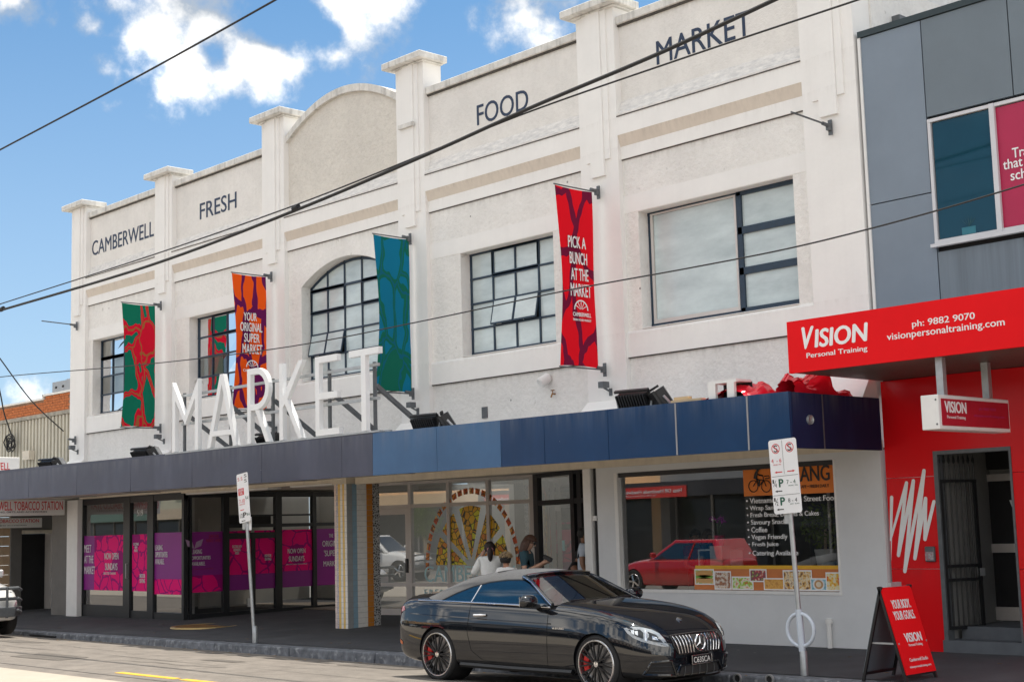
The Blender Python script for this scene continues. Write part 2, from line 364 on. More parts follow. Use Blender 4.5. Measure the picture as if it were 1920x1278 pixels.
def text(name, s, o, ax, ay, w, h, mat, parent, depth=.004, bold=0.0, local=False, shear=0.0, spacing=1.0, align='fit', curve_h=None):
    """mesh lettering: fitted into a box w x h on the plane o + ax (right), ay (up)"""
    c = bpy.data.curves.new(name, 'FONT'); c.body = s; c.size = 1; c.shear = shear; c.space_character = spacing
    c.resolution_u = 4; c.space_line = .86
    c.align_x = 'CENTER' if '\n' in s else 'LEFT'
    t = bpy.data.objects.new(name, c); COL.objects.link(t)
    dg = bpy.context.evaluated_depsgraph_get(); dg.update()
    me = bpy.data.meshes.new_from_object(t.evaluated_get(dg))
    bpy.data.objects.remove(t); bpy.data.curves.remove(c)
    if not me.vertices: return None
    xs = [v.co.x for v in me.vertices]; ys = [v.co.y for v in me.vertices]
    x0, x1, y0, y1 = min(xs), max(xs), min(ys), max(ys)
    o, ax, ay = Vector(o), Vector(ax).normalized(), Vector(ay).normalized(); nrm = ax.cross(ay)
    kx = w/max(1e-6, x1-x0) if w else h/(y1-y0); ky = h/max(1e-6, y1-y0) if h else kx
    base0 = [(o + ax*((v.co.x-x0)*kx) + ay*((v.co.y-y0)*ky)) for v in me.vertices]
    fs = [list(p.vertices) for p in me.polygons]
    bpy.data.meshes.remove(me)
    mb = MB(); n = len(base0)
    cnt = {}
    for f in fs:
        for i in range(len(f)):
            e = (f[i], f[(i+1) % len(f)]); cnt[e] = cnt.get(e, 0)+1
    sides = [(e[1], e[0], e[0]+n, e[1]+n) for e in cnt if (e[1], e[0]) not in cnt]
    # heavier weight: the same outline laid again, shifted by a fraction of the stroke, each a hair higher
    shifts = [(0, 0)] if not bold else [(0, 0), (-1, 0), (1, 0), (0, .6), (0, -.6)]
    for i_s, (sx_, sy_) in enumerate(shifts):
        base = [p + ax*(sx_*bold*kx*1.1) + ay*(sy_*bold*ky*1.1) for p in base0]; dd = depth + .00025*i_s
        mb.add([p + nrm*dd for p in base] + base, fs + [(b, a, a2, b2) for (a, b, b2, a2) in sides])
    return mb.build(name, mat, parent, local=local, fix=False)
XA, ZA = Vector((1, 0, 0)), Vector((0, 0, 1))
def text_px(name, s, bl, br, tl, Y, mat, parent, **k):
    """lettering on a wall parallel to the street at depth Y; three measured corners"""
    x0, z0 = UY(*bl, Y); x1, _ = UY(*br, Y); _, z1 = UY(*tl, Y)
    return text(name, s, (x0, Y, z0), XA, ZA, x1-x0, z1-z0, mat, parent, **k)
# ------------------------------------------------------------------ ground, road, kerb, footpath
def kz(x): return .032 + .005*(x+18.2)          # kerb top
def wz(x): return .135 + .005*(x+18)            # footpath at the shop line
def gz(x, y):
    if y < 12.4: return 0.0
    if y < 14.42: return -.13*(y-12.4)/2.02
    t = (y-14.5)/2.8
    return kz(x) + (wz(x)-kz(x))*max(0, t)
mt['asphalt'] = M('worn_asphalt', (.175, .152, .13), .85, var=.22, vs=2.2, col2=(.205, .18, .155), bump=.5, bs=130)
mt['concrete'] = M('tramway_concrete', (.40, .35, .285), .8, var=.12, vs=1.5, bump=.2, bs=60)
mt['footpath'] = M('dark_asphalt_footpath', (.058, .060, .068), .8, var=.28, vs=1.7, bump=.5, bs=110)
mt['kerb'] = M('bluestone_kerb', (.11, .12, .14), .75, var=.45, vs=7, col2=(.17, .18, .2), bump=.5, bs=40)
specks(mt['footpath'], 2.6, .05, (.4, .4, .4), .6, .8); blotch(mt['footpath'], .8, .52, .7, .35, (.095, .10, .108)); blotch(mt['asphalt'], .5, .5, .68, .3, (.13, .115, .10)); blotch(mt['asphalt'], 4, .62, .7, .35, (.10, .09, .08), 8, (.3, 1, 1)); blotch(mt['kerb'], 9, .56, .66, .7, (.34, .35, .36), 8)
mt['earth'] = M('bare_ground', (.2, .19, .17), .9, var=.2, vs=.2)
MB().box(-400, 300, -300, 400, -1.0, -.6).build('ground', mt['earth'])['kind'] = 'structure'
r = MB(); xs = [-160, -90, -60, -45, -35, -28, -22, -17, -12, -6, 5, 40, 120]; ys = [-22, -8.5, 0, 9.3, 12.4, 13.2, 14.0, 14.48]
r.grid([(x, y, gz(x, min(y, 14.41))) for x in xs for y in ys], len(xs), len(ys))
road = r.build('road', mt['asphalt'], smooth=True); tag(road, kind='structure')
sl = box('tram_slab', -160, 120, 1.5, 9.93, -.05, .006, mt['concrete']); tag(sl, kind='structure')
box('slab_joint', -160, 120, 10.30, 10.34, -.05, .004, mt['dirt_and_shade'], sl)
ym = M('yellow_line_paint', (.72, .42, .03), .7, var=.25, vs=8, bump=.2, bs=90)
for a, b in (((222, 1259.5), (345, 1270)), ((357, 1271), (470, 1281))):
    xa, ya = UZ(*a, .004); xb, yb = UZ(*b, .004)
    box('line_marking', xa, xb, 10.53, 10.66, -.02, .006, ym, road)
cr = MB(); px = [(-46+i*.9) for i in range(40)]
cr.add([(x, 12.05+.03*math.sin(x*1.3)+random.uniform(-.01, .01)+s*.012, .004) for x in px for s in (0, 1)], [(2*i, 2*i+2, 2*i+3, 2*i+1) for i in range(len(px)-1)])
cr.build('road_seam', mt['dirt_and_shade'], road)
fp = MB(); ys = [14.78, 15.6, 16.4, 17.3, 18.5, 20.5, 24.5]
xs = [-160, -70, -45, -38, -34, -30, -26, -22, -18, -14, -10, -6, 6, 60]
fp.grid([(x, y, gz(x, min(y, 18))+ (0 if y < 18 else .01*(y-18))) for x in xs for y in ys], len(xs), len(ys))
footpath = fp.build('footpath', mt['footpath'], smooth=True); tag(footpath, kind='structure')
kb = thing('kerb', (-22, 14.6, 0), None, None); tag(kb, kind='structure')
x = -52.0
while x < -2:
    L = 2.38; a, b = x+.012, x+L-.012
    p = [(a, 14.44), (b, 14.44), (b, 14.79), (a, 14.79)]
    m_ = MB().hexa([(q[0], q[1], -.22) for q in p]+[(q[0], q[1]+(.03 if q[1] < 14.5 else 0), kz(q[0])+.004) for q in p])
    m_.build('kerb_stone', mt['kerb'], kb, bevel=.03, seg=3, smooth=True, angle=60)
    x += L
for (u, v) in ((1382.5, 1271), (1442.7, 1273)):
    X, Z = UY(u, v, 14.43)
    MB().lathe([(.045, 0), (.062, 0), (.062, .03), (.045, .03)], 18, (X, 14.45, Z), (0, -1, 0), closed=True).build('drain_pipe_collar', mt['galv'], kb, smooth=True)
    MB().lathe([(.001, 0), (.046, 0), (.046, .008), (.001, .008)], 16, (X, 14.445, Z), (0, -1, 0)).build('drain_hole', mt['dark'], kb)
X0, _ = UY(57, 1192, 14.44); X1, _ = UY(104, 1196, 14.44)
box('drain_inlet', X0, X1, 14.415, 14.5, -.12, kz(X0)-.05, mt['dark'], kb)
mt['iron'] = M('rusty_iron', (.28, .15, .05), .6, var=.35, vs=9, metal=.3, bump=.4, bs=80)
mt['brassrim'] = M('worn_brass_rim', (.42, .30, .13), .45, var=.2, metal=.6)
c = UZ(387, 1172, .075); zc = gz(c[0], c[1])+.004
t = thing('utility_cover', (c[0], c[1], zc), 'round rusty brown service cover set into the dark footpath', 'manhole cover')
MB().lathe([(.001, .004), (.66, .004), (.66, -.02)], 40, (c[0], c[1], zc)).build('cover_plate', mt['iron'], t)
MB().lathe([(.66, -.02), (.66, .012), (.74, .012), (.75, -.02)], 40, (c[0], c[1], zc)).build('rim', mt['brassrim'], t)

# ------------------------------------------------------------------ market building
F, WY, GY = 17.30, 17.40, 17.65
PIL = [(-35.00, -34.20), (-30.69, -29.90), (-26.08, -25.25), (-21.40, -20.57), (-16.49, -15.63), (-11.97, -11.05)]
PTOP = [10.48, 10.48, 10.84, 10.84, 10.50, 10.50]
mk = thing('market_building', (-23, 17.4, 0), 'two storey white rendered market hall with arched centre parapet and pilasters', 'building')
# pilasters
for i, (a, b) in enumerate(PIL):
    zt = PTOP[i]; c = (a+b)/2
    o = box('pilaster', a, b, F, 17.75, 3.0, zt, mt['render'], mk)
    m_ = MB()
    m_.box(c-.15, c+.15, F-.055, F, 7.68, zt)
    m_.build('raised_strip', mt['render'], o)
    m2 = MB().box(c-.27, c-.152, F-.03, F, 7.95, zt).box(c+.152, c+.27, F-.03, F, 7.95, zt)
    m2.build('side_strip', mt['render'], o)
    if i == 3: MB().box(c-.24, c+.2, F-.11, F-.056, 9.62, 9.70).build('ledge_stub', mt['cap'], o)
    k = MB().box(a-.19, b+.15, 17.09, 17.80, zt+.03, zt+.16).box(a-.07, b+.07, 17.23, 17.76, zt-.0, zt+.03)
    k.build('cap', mt['cap'], o, bevel=.012)
    k = MB().hexa([(a-.06, 16.9, 3.56), (b+.06, 16.9, 3.56), (b+.06, F, 3.56), (a-.06, F, 3.56), (a, F-.03, 3.95), (b, F-.03, 3.95), (b, F, 3.95), (a, F, 3.95)])
    k.build('foot_flare', mt['render'], o)
BAYS = [(PIL[i][1], PIL[i+1][0]) for i in range(5)]
WIN = [(-33.97, -30.97, 5), (-29.27, -26.79, 4), (-24.78, -21.82, 5), (-19.72, -17.30, 4), (-15.33, -12.28, 0)]
ZS, ZH = 5.07, 6.98
for i, ((a, b), (wa, wb, nc)) in enumerate(zip(BAYS, WIN)):
    arch = (i == 2)
    w = MB()
    zw = 7.06 if arch else ZH
    w.box(a, wa, WY, 17.75, 2.9, 8.7).box(wb, b, WY, 17.75, 2.9, 8.7).box(wa, wb, WY, 17.75, 2.9, ZS)
    if not arch: w.box(wa, wb, WY, 17.75, ZH, 8.7)
    else:
        n = 20; c, hw, s_ = (wa+wb)/2, (wb-wa)/2, .43
        for k in range(n):
            x0, x1 = wa+(wb-wa)*k/n, wa+(wb-wa)*(k+1)/n
            z0, z1 = [zw + s_*(1-((x_-c)/hw)**2) for x_ in (x0, x1)]
            w.hexa([(x0, WY, z0), (x1, WY, z1), (x1, 17.75, z1), (x0, 17.75, z0), (x0, WY, 8.7), (x1, WY, 8.7), (x1, 17.75, 8.7), (x0, 17.75, 8.7)])
    w.build('wall', mt['stucco'], mk)
    # upper panel
    w = MB()
    if not arch:
        w.box(a, b, WY+.03, 17.7, 8.72, 10.2); w.build('parapet_panel', mt['panel'], mk)
        box('coping', a-.0, b+.0, WY-.05, 17.78, 10.2, 10.34, mt['cap'], mk, bevel=.01)
        box('shade_grime_line', a, b, WY-.012, WY+.03, 10.17, 10.2, mt['dirt_and_shade'], mk)
    else:
        n = 28; c, hw = (a+b)/2, (b-a)/2
        def az(x_): return 10.26 + .60*(1-((x_-c)/hw)**2)
        kp = MB()
        for k in range(n):
            x0, x1 = a+(b-a)*k/n, a+(b-a)*(k+1)/n
            w.hexa([(x0, WY+.03, 8.72), (x1, WY+.03, 8.72), (x1, 17.7, 8.72), (x0, 17.7, 8.72), (x0, WY+.03, az(x0)), (x1, WY+.03, az(x1)), (x1, 17.7, az(x1)), (x0, 17.7, az(x0))])
            kp.hexa([(x0, WY-.05, az(x0)), (x1, WY-.05, az(x1)), (x1, 17.78, az(x1)), (x0, 17.78, az(x0)), (x0, WY-.05, az(x0)+.15), (x1, WY-.05, az(x1)+.15), (x1, 17.78, az(x1)+.15), (x0, 17.78, az(x0)+.15)])
        w.build('parapet_panel', mt['stucco_arch'], mk); kp.build('coping', mt['cap'], mk)
    # string course: ledge, band, beige chamfer, lower band
    def prof(name, pts, mat):
        MB().prism(pts, (a, 0, 0), (0, 1, 0), (0, 0, 1), (b-a, 0, 0)).build(name, mat, mk)
    prof('ledge', [(WY+.03, 8.90), (WY-.04, 8.70), (WY-.11, 8.66), (WY-.11, 8.625), (WY+.05, 8.625)], mt['grime_ledge'])
    prof('shade_grime_line', [(WY-.112, 8.625), (WY-.112, 8.607), (WY+.03, 8.607), (WY+.03, 8.625)], mt['dirt_and_shade'])  # dark strip paints the shadow gap under the ledge nose
    prof('upper_band', [(WY-.10, 8.607), (WY-.10, 8.30), (WY+.05, 8.30), (WY+.05, 8.607)], mt['render'])
    prof('chamfer', [(WY-.10, 8.30), (WY-.035, 8.11), (WY+.05, 8.11), (WY+.05, 8.30)], mt['chamfer'])
    prof('lower_band', [(WY-.035, 8.11), (WY-.035, 7.90), (WY+.05, 7.90), (WY+.05, 8.11)], mt['render'])
    prof('shade_grime_line', [(WY-.02, 7.90), (WY-.02, 7.885), (WY+.03, 7.885), (WY+.03, 7.90)], mt['dirt_and_shade'])  # painted shadow line below the lower band
    prof('sill_band', [(WY-.05, 4.62), (WY-.05, 5.0), (WY-.02, 5.04), (WY+.02, 5.05), (WY+.02, 4.62)], mt['render'])
    prof('shade_grime_line', [(WY-.035, 4.62), (WY-.035, 4.603), (WY+.02, 4.603), (WY+.02, 4.62)], mt['dirt_and_shade'])  # shadow gap below the sill band, painted as a dark strip
    if not arch:
        prof('lintel_band', [(WY-.006, ZH+.01), (WY-.006, ZH+.30), (WY+.02, ZH+.30), (WY+.02, ZH+.01)], mt['render'])
    sm = MB().hexa([(wa, WY-.03, 5.055), (wb, WY-.03, 5.055), (wb, GY, 5.055), (wa, GY, 5.055), (wa, WY-.03, 5.065), (wb, WY-.03, 5.065), (wb, GY, 5.11), (wa, GY, 5.11)])
    sm.build('window_sill', mt['render'], mk)
    # windows
    fr = MB(); z0, z1 = ZS+.045, ZH-.01
    bw, bd = .034, .05
    def vbar(x_, za, zb, w_=bw): fr.box(x_-w_/2, x_+w_/2, GY-bd/2, GY+bd/2, za, zb)
    def hbar(xa, xb, z_, w_=bw): fr.box(xa, xb, GY-bd/2-.004, GY+bd/2+.004, z_-w_/2, z_+w_/2)
    panes = []
    if nc:
        nr = 4; xs = [wa+.02+(wb-wa-.04)*k/nc for k in range(nc+1)]; zs = [z0+(z1-z0)*k/nr for k in range(nr+1)]
        for k, x_ in enumerate(xs):
            if arch and 0 < k < nc:
                ztop = 7.06+.43*(1-((x_-(wa+wb)/2)/((wb-wa)/2))**2)
            else: ztop = z1 if not arch else 7.06
            vbar(x_, z0, ztop, .045 if k in (0, nc) else bw)
        for k, z_ in enumerate(zs): hbar(wa, wb, z_, .05 if k in (0, nr) else bw)
        # opening sashes have a heavier frame
        for (c0, c1, r0, r1) in {0: ((0, 2, 3, 3.02),), 1: ((1, 3, 3, 4),), 2: ((0, 2, 3, 4), (3, 5, 3, 4)), 3: ((1, 3, 3, 4),)}[i]:
            for z_ in (zs[int(r0)], zs[min(4, int(math.ceil(r1)))] if r1 > r0+.1 else zs[int(r0)]): hbar(xs[c0], xs[c1], z_, .075)
            for x_ in (xs[c0], xs[c1]): vbar(x_, zs[int(r0)], zs[4] if r1 > r0+.1 else zs[int(r0)]+.02, .06)
        if arch:
            n = 16
            for k in range(n):
                x0, x1 = wa+(wb-wa)*k/n, wa+(wb-wa)*(k+1)/n; c, hw = (wa+wb)/2, (wb-wa)/2
                za, zb = [7.045+.43*(1-((x_-c)/hw)**2) for x_ in (x0, x1)]
                fr.hexa([(x0, GY-.025, za-.05), (x1, GY-.025, zb-.05), (x1, GY+.025, zb-.05), (x0, GY+.025, za-.05), (x0, GY-.025, za), (x1, GY-.025, zb), (x1, GY+.025, zb), (x0, GY+.025, za)])
        wo_ = fr.build('window', mt['steel_navy'], mk)
        pm = mt['pane'] if i in (0, 1) else mt['frost']
        opened = {3: [(1, 1), (2, 1)], 2: [(0, 1), (1, 1)]}.get(i, [])
        for rr in range(nr):
            for cc in range(nc):
                xa, xb, za, zb = xs[cc]+.018, xs[cc+1]-.018, zs[rr]+.018, zs[rr+1]-.018
                if (cc, rr) in opened:
                    dy = -.11
                    pn = MB().hexa([(xa, GY+dy-.006, za+.02), (xb, GY+dy-.006, za+.02), (xb, GY+dy, za+.02), (xa, GY+dy, za+.02), (xa, GY-.03, zb), (xb, GY-.03, zb), (xb, GY-.024, zb), (xa, GY-.024, zb)])
                    pn.build('open_pane', pm, wo_)
                    sb = MB()
                    sb.bar((xa, GY+dy, za+.01), (xb, GY+dy, za+.01), .03); sb.bar((xa, GY+dy, za), (xa, GY-.02, zb), .025); sb.bar((xb, GY+dy, za), (xb, GY-.02, zb), .025)
                    sb.bar((xb-.12, GY+.02, za+.05), (xb-.12, GY+dy, za+.03), .012)
                    sb.build('sash', mt['steel_navy'], wo_)
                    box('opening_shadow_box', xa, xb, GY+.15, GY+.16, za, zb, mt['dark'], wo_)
                else:
                    j = random.uniform(-.004, .004)
                    MB().add([(xa, GY+j, za), (xb, GY-j, za), (xb, GY+j*.5, zb), (xa, GY-j, zb)], [(0, 1, 2, 3)]).build('pane', pm, wo_)
        if arch:
            c, hw = (wa+wb)/2, (wb-wa)/2
            for cc in range(nc):
                xa, xb = xs[cc]+.018, xs[cc+1]-.018
                k = 5; top = [(xa+(xb-xa)*q/k, GY, max(z1+.03, 7.0+.43*(1-((xa+(xb-xa)*q/k-c)/hw)**2))) for q in range(k+1)]
                MB().add([(xa, GY, z1+.02), (xb, GY, z1+.02)]+top[::-1], [list(range(k+3))]).build('pane', pm, wo_)
            # things on the sill inside, seen through the clear lowest row
        if i in (0, 1):
            if i == 0:
                box('blind', wa+.45, wb, GY+.10, GY+.11, ZS, 6.5, mt['blind'], wo_)
                box('room_wall', wa, wb, GY+.6, GY+.62, ZS-.1, ZH, M('room_wall_pale', (.45, .43, .38), .8), wo_)
            else:
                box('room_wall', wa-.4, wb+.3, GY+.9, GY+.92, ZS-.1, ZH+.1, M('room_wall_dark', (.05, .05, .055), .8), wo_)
                box('blind', wa+.03, wb-.02, GY+.07, GY+.08, 6.72, ZH, mt['soffit'], wo_)
                box('curtain', wb-1.15, wb-.02, GY+.12, GY+.13, ZS, 6.5, M('pale_curtain', (.5, .47, .4), .8), wo_)
                box('curtain', wa+.03, wa+.22, GY+.12, GY+.13, ZS, ZH, mt['blind'], wo_)
    else:
        xm = wa + (wb-wa)*.60
        for (xa, xb) in ((wa, xm), (xm, wb)):
            for x_ in (xa+.03, xb-.03): vbar(x_, z0, z1, .055)
            for z_ in (z0+.01, z1-.02): hbar(xa, xb, z_, .05)
        zs = [z0, z0+(z1-z0)*.335, z0+(z1-z0)*.675, z1]
        for z_ in zs: fr.box(xm+.01, wb, GY-.05, GY+.03, z_-.055, z_+.055)
        fr.box(xm-.0, xm+.09, GY-.05, GY+.03, z0, z1)
        fr.box(wb-.05, wb, GY-.05, GY+.03, z0, z1)
        wo_ = fr.build('window', mt['steel_navy'], mk)
        al = MB().box(wa+.06, xm-.02, GY-.034, GY-.02, z0+.03, z0+.09).box(wa+.06, wa+.11, GY-.034, GY-.02, z0+.09, z1-.05).box(xm-.06, xm-.02, GY-.034, GY-.02, z0+.09, z1-.05).box(wa+.06, xm-.02, GY-.034, GY-.02, z1-.05, z1-.02)
        al.build('inner_frame', mt['silver_alu'], wo_)
        MB().add([(wa+.11, GY-.012, z0+.09), (xm-.06, GY-.012, z0+.09), (xm-.06, GY-.008, z1-.05), (wa+.11, GY-.008, z1-.05)], [(0, 1, 2, 3)]).build('pane', mt['frost'], wo_)
        for k in range(3):
            MB().add([(xm+.09, GY-.012, zs[k]+.055), (wb-.05, GY-.010, zs[k]+.055), (wb-.05, GY-.013, zs[k+1]-.055), (xm+.09, GY-.011, zs[k+1]-.055)], [(0, 1, 2, 3)]).build('pane', mt['frost'], wo_)
# return side walls and rear mass of the hall
box('side_wall', -11.35, -11.02, 17.752, 46, -.3, 9.75, mt['stucco'], mk)
box('side_wall', -35.0, -34.7, 17.752, 46, 4, 9.6, mt['render'], mk)
MB().box(-34.7, -11.35, 18.6, 22.2, 8.6, 8.9).build('roof', mt['soffit'], mk)  # stops short: made-up roof opening behind it lets daylight into the hall
box('upper_floor', -34.9, -11.36, 17.76, 22.2, 3.06, 3.15, mt['dark'], mk); box('rear_partition', -34.7, -11.36, 22.2, 22.35, 3.06, 8.9, mt['render'], mk)  # upper floor ends at the added roof opening
box('rear_wall', -34.7, -11.35, 45.7, 46, -.3, 9.6, mt['render'], mk)
box('side_return', -11.36, -11.03, 17.30, 17.752, 2.9, 3.0, mt['render'], mk)
# painted bricks and window hood on the side wall that rises above the neighbour
mt['brickwhite'] = M('white_painted_brick', (.74, .73, .72), .7, var=.12, vs=6, bump=.5, bs=30)
pr = MB().box(-.115, .115, -.006, .012, -.038, .038).mesh('brick', mt['brickwhite'])
import itertools
side = MB().box(-11.35, -11.02, 19.0, 46, 9.75, 13.0).build('side_parapet', mt['brickwhite'], mk)
nb = 0
for row in range(34):
    for k in range(26):
        yb = 19.2+k*.245+(row % 2)*.12; zb = 9.0+row*.086
        if nb < 300 and 9.0 < zb < 10.9 and zb < 9.0+(yb-18.6)*.5:
            o = bpy.data.objects.new('brick', pr); COL.objects.link(o); o.location = (-11.012+random.uniform(-.003, .004), yb, zb); o.rotation_euler = (0, 0, PI/2)
            adopt(o, mk); nb += 1
# painted names on the parapet
PY = WY+.03
for nm, s, bl, br, tl in (('name_lettering', 'CAMBERWELL', (173, 480), (288.5, 442), (173, 453)), ('name_lettering', 'FRESH', (375, 412), (443.5, 389), (375, 382)),
                     ('name_lettering', 'FOOD', (895, 236), (991, 208), (895, 198)), ('name_lettering', 'MARKET', (1232, 122), (1410, 64), (1229, 79))):
    text_px(nm, s, bl, br, tl, PY-.001, mt['navytext'], mk, depth=.006, bold=.004)
# ------------------------------------------------------------------ street awning
AY = 15.20
def az0(x): return 2.85+.0045*(-10.8-x)
def az1(x): return 3.57+.0045*(-10.8-x)
aw = thing('street_awning', (-23, 15.3, 2.85), 'long navy metal street awning along the white market front', 'awning')
def fascia_mat(nm, c, rough=.36):
    m = M(nm, c, rough, metal=.0, var=.14, vs=1.2, spec=.35, bump=.35, bs=1.6); specks(m, 9, .05, (.55, .57, .6), .8, .93); blotch(m, 1.4, .55, .75, .25, tuple(min(1, q*2.2+.02) for q in c), 6, (1, 1, .35)); drips(m, [3.60], .5, .35, (.25, .26, .28), 5); return m
fm = [fascia_mat('fascia_slate', (.06, .066, .10)), fascia_mat('fascia_faded_blue', (.055, .13, .26), .42), fascia_mat('fascia_navy', (.004, .038, .115), .3), fascia_mat('fascia_navy_dark', (.006, .012, .06), .7)]
def fpan(x0, x1, m, j):
    g = .004
    MB().hexa([(x0+g, AY+j, az0(x0)), (x1-g, AY-j, az0(x1)), (x1-g, AY+.05, az0(x1)), (x0+g, AY+.05, az0(x0)), (x0+g, AY-j, az1(x0)), (x1-g, AY+j, az1(x1)), (x1-g, AY+.05, az1(x1)), (x0+g, AY+.05, az1(x0))]).build('fascia_panel', m, aw)
cuts = [UY(u, 800, AY)[0] for u in (1482, 1403, 1268, 1140, 1020, 938, 818, 698, 640, 490, 360, 245, 145, 55, -20)]
cuts += [cuts[-1]-2.2*k for k in range(1, 12)]
for i in range(len(cuts)-1):
    um = i
    m = fm[2] if i < 5 else fm[1] if i < 7 else fm[0]
    fpan(cuts[i+1], cuts[i], m, random.uniform(-.004, .004))
XE = cuts[0]; XL = cuts[-1]
box('fascia_panel', XE-.05, XE, AY+.056, 15.92, az0(XE), az1(XE)-.004, fm[3], aw)
box('fascia_panel', XE-.05, XE-.002, 15.93, 17.28, az0(XE)+.002, az1(XE)-.004, fm[3], aw)
for k in (1, 2): box('sealant_joint', cuts[k]-.012, cuts[k]+.012, AY-.008, AY+.01, az0(cuts[k])+.004, az1(cuts[k])-.01, M('sealant', (.3, .3, .32), .7), aw)
box('sealant_joint', XE-.02, XE+.004, 15.915, 15.94, az0(XE)+.005, az1(XE)-.01, mt['darkgrey'], aw)
ye, ze = UX(1513, 784, XE)
MB().lathe([(.001, .01), (.035, .01), (.06, .03), (.065, 0)], 16, (XE, 15.62, 3.22), (1, 0, 0)).build('end_fixing', mt['galv'], aw, smooth=True)
MB().hexa([(XL, AY+.05, 3.48), (XE-.06, AY+.05, 3.46), (XE-.06, 17.3, 3.50), (XL, 17.3, 3.50), (XL, AY+.05, 3.50), (XE-.06, AY+.05, 3.48), (XE-.06, 17.3, 3.60), (XL, 17.3, 3.60)]).build('awning_roof', M('zinc_roof_sheet', (.55, .56, .57), .5, metal=.4, var=.15, vs=3), aw)
box('soffit', XL, XE-.06, AY+.05, 17.28, 3.0, 3.03, mt['soffit'], aw)
MB().bar((XL, 16.2, 3.55), (-19.5, 16.2, 3.53), .04, .03).build('cable_tray', mt['galv'], aw)
BY = 17.24
xl_b, zb_ = UY(155, 930, BY)
box('edge_beam', -29.35, -23.42, BY, BY+.14, 2.93, 3.0, mt['cream'], aw)
box('edge_beam', -34.3, -29.36, BY, BY+.14, 2.96, 3.0, mt['cream'], aw)
box('edge_beam', -22.8, -11.02, BY, BY+.14, 2.87, 3.0, mt['cream'], aw)
for k in range(14): box('fascia_bracket', XL*.0-52+k*3.1, -51.9+k*3.1, AY+.06, 17.2, 2.99, 3.0, mt['darkgrey'], aw) if -52+k*3.1 < -11.5 else None

# ------------------------------------------------------------------ MARKET letters on the awning
sg = thing('rooftop_letter_sign', (-22.8, 15.25, 3.58), 'tall white free standing MARKET letters on steel rails above the awning', 'sign')
LT = {
 'M': (-26.23, .99, [[(0,0),(.115,0),(.115,1.04),(.495,.52),(.875,1.04),(.875,0),(.99,0),(.99,1.42),(.495,.70),(0,1.42)]]),
 'A': (-24.90, 1.07, [[(0,0),(.125,0),(.535,1.22),(.535,1.42),(.475,1.42)], [(1.07,0),(.596,1.42),(.536,1.42),(.536,1.22),(.945,0)], [(.2,.22),(.87,.22),(.838,.32),(.232,.32)]]),
 'R': (-23.46, .76, None), 
 'K': (-22.39, .76, [[(0,0),(.115,0),(.115,1.42),(0,1.42)], [(.1155,.60),(.18,.66),(.61,0),(.74,0),(.26,.74),(.76,1.42),(.63,1.42),(.1155,.80)]]),
 'E': (-21.25, .70, [[(0,0),(.70,0),(.70,.115),(.12,.115),(.12,.65),(.66,.65),(.66,.765),(.12,.765),(.12,1.305),(.66,1.305),(.66,1.42),(0,1.42)]]),
 'T': (-20.24, .84, [[(.34,0),(.465,0),(.465,1.305),(.84,1.305),(.84,1.42),(0,1.42),(0,1.305),(.34,1.305)]])}
o_ = [(.1155,1.42),(.30,1.42)]+[(.30+.43*math.sin(a), 1.02+.40*math.cos(a)) for a in [PI*k/14 for k in range(1, 14)]]+[(.30,.62),(.1155,.62)]
i_ = [(.1155,.735),(.30,.735)]+[(.30+.315*math.sin(a), 1.02+.285*math.cos(a)) for a in [PI-PI*k/14 for k in range(1, 14)]]+[(.30,1.305),(.1155,1.305)]
LT['R'] = (-23.46, .76, [[(0,0),(.115,0),(.115,1.42),(0,1.42)], o_+i_, [(.27,.618),(.40,.618),(.75,0),(.62,0)]])
for ch, (x0, w, polys) in LT.items():
    m_ = MB()
    for p in polys: m_.prism(p, (x0, 15.20, 3.66), XA, ZA, (0, .09, 0))
    o = m_.build('letter', mt['letterwhite'], sg); o['label'] = 'white capital letter '+ch
rl = MB()
for z_, a, b in ((4.80, -26.1, -19.6), (4.22, -26.1, -19.6)):
    MB().bar((a, 15.36, z_), (b, 15.36, z_), .05, .05).build('rail', mt['galv'], sg)
MB().bar((-26.5, 15.36, 3.62), (-19.3, 15.36, 3.62), .07, .06).build('base_rail', mt['galv'], sg)
MB().bar((-26.5, 15.24, 3.635), (-19.4, 15.24, 3.635), .10, .03).build('base_rail', mt['galv'], sg)
for x_ in (-26.1, -24.37, -22.9, -21.1, -19.78):
    MB().bar((x_, 15.41, 3.56), (x_, 15.41, 4.86), .05, .05).build('post', mt['darkgrey'], sg)
    MB().bar((x_, 15.44, 4.45), (x_+.02, 16.75, 3.56), .07, .07).build('strut', mt['darkgrey'], sg)
for x_ in [-26.4+k*.8 for k in range(9)]:
    MB().box(x_-.04, x_+.04, 15.30, 15.46, 3.55, 3.60).build('foot', mt['galv'], sg)

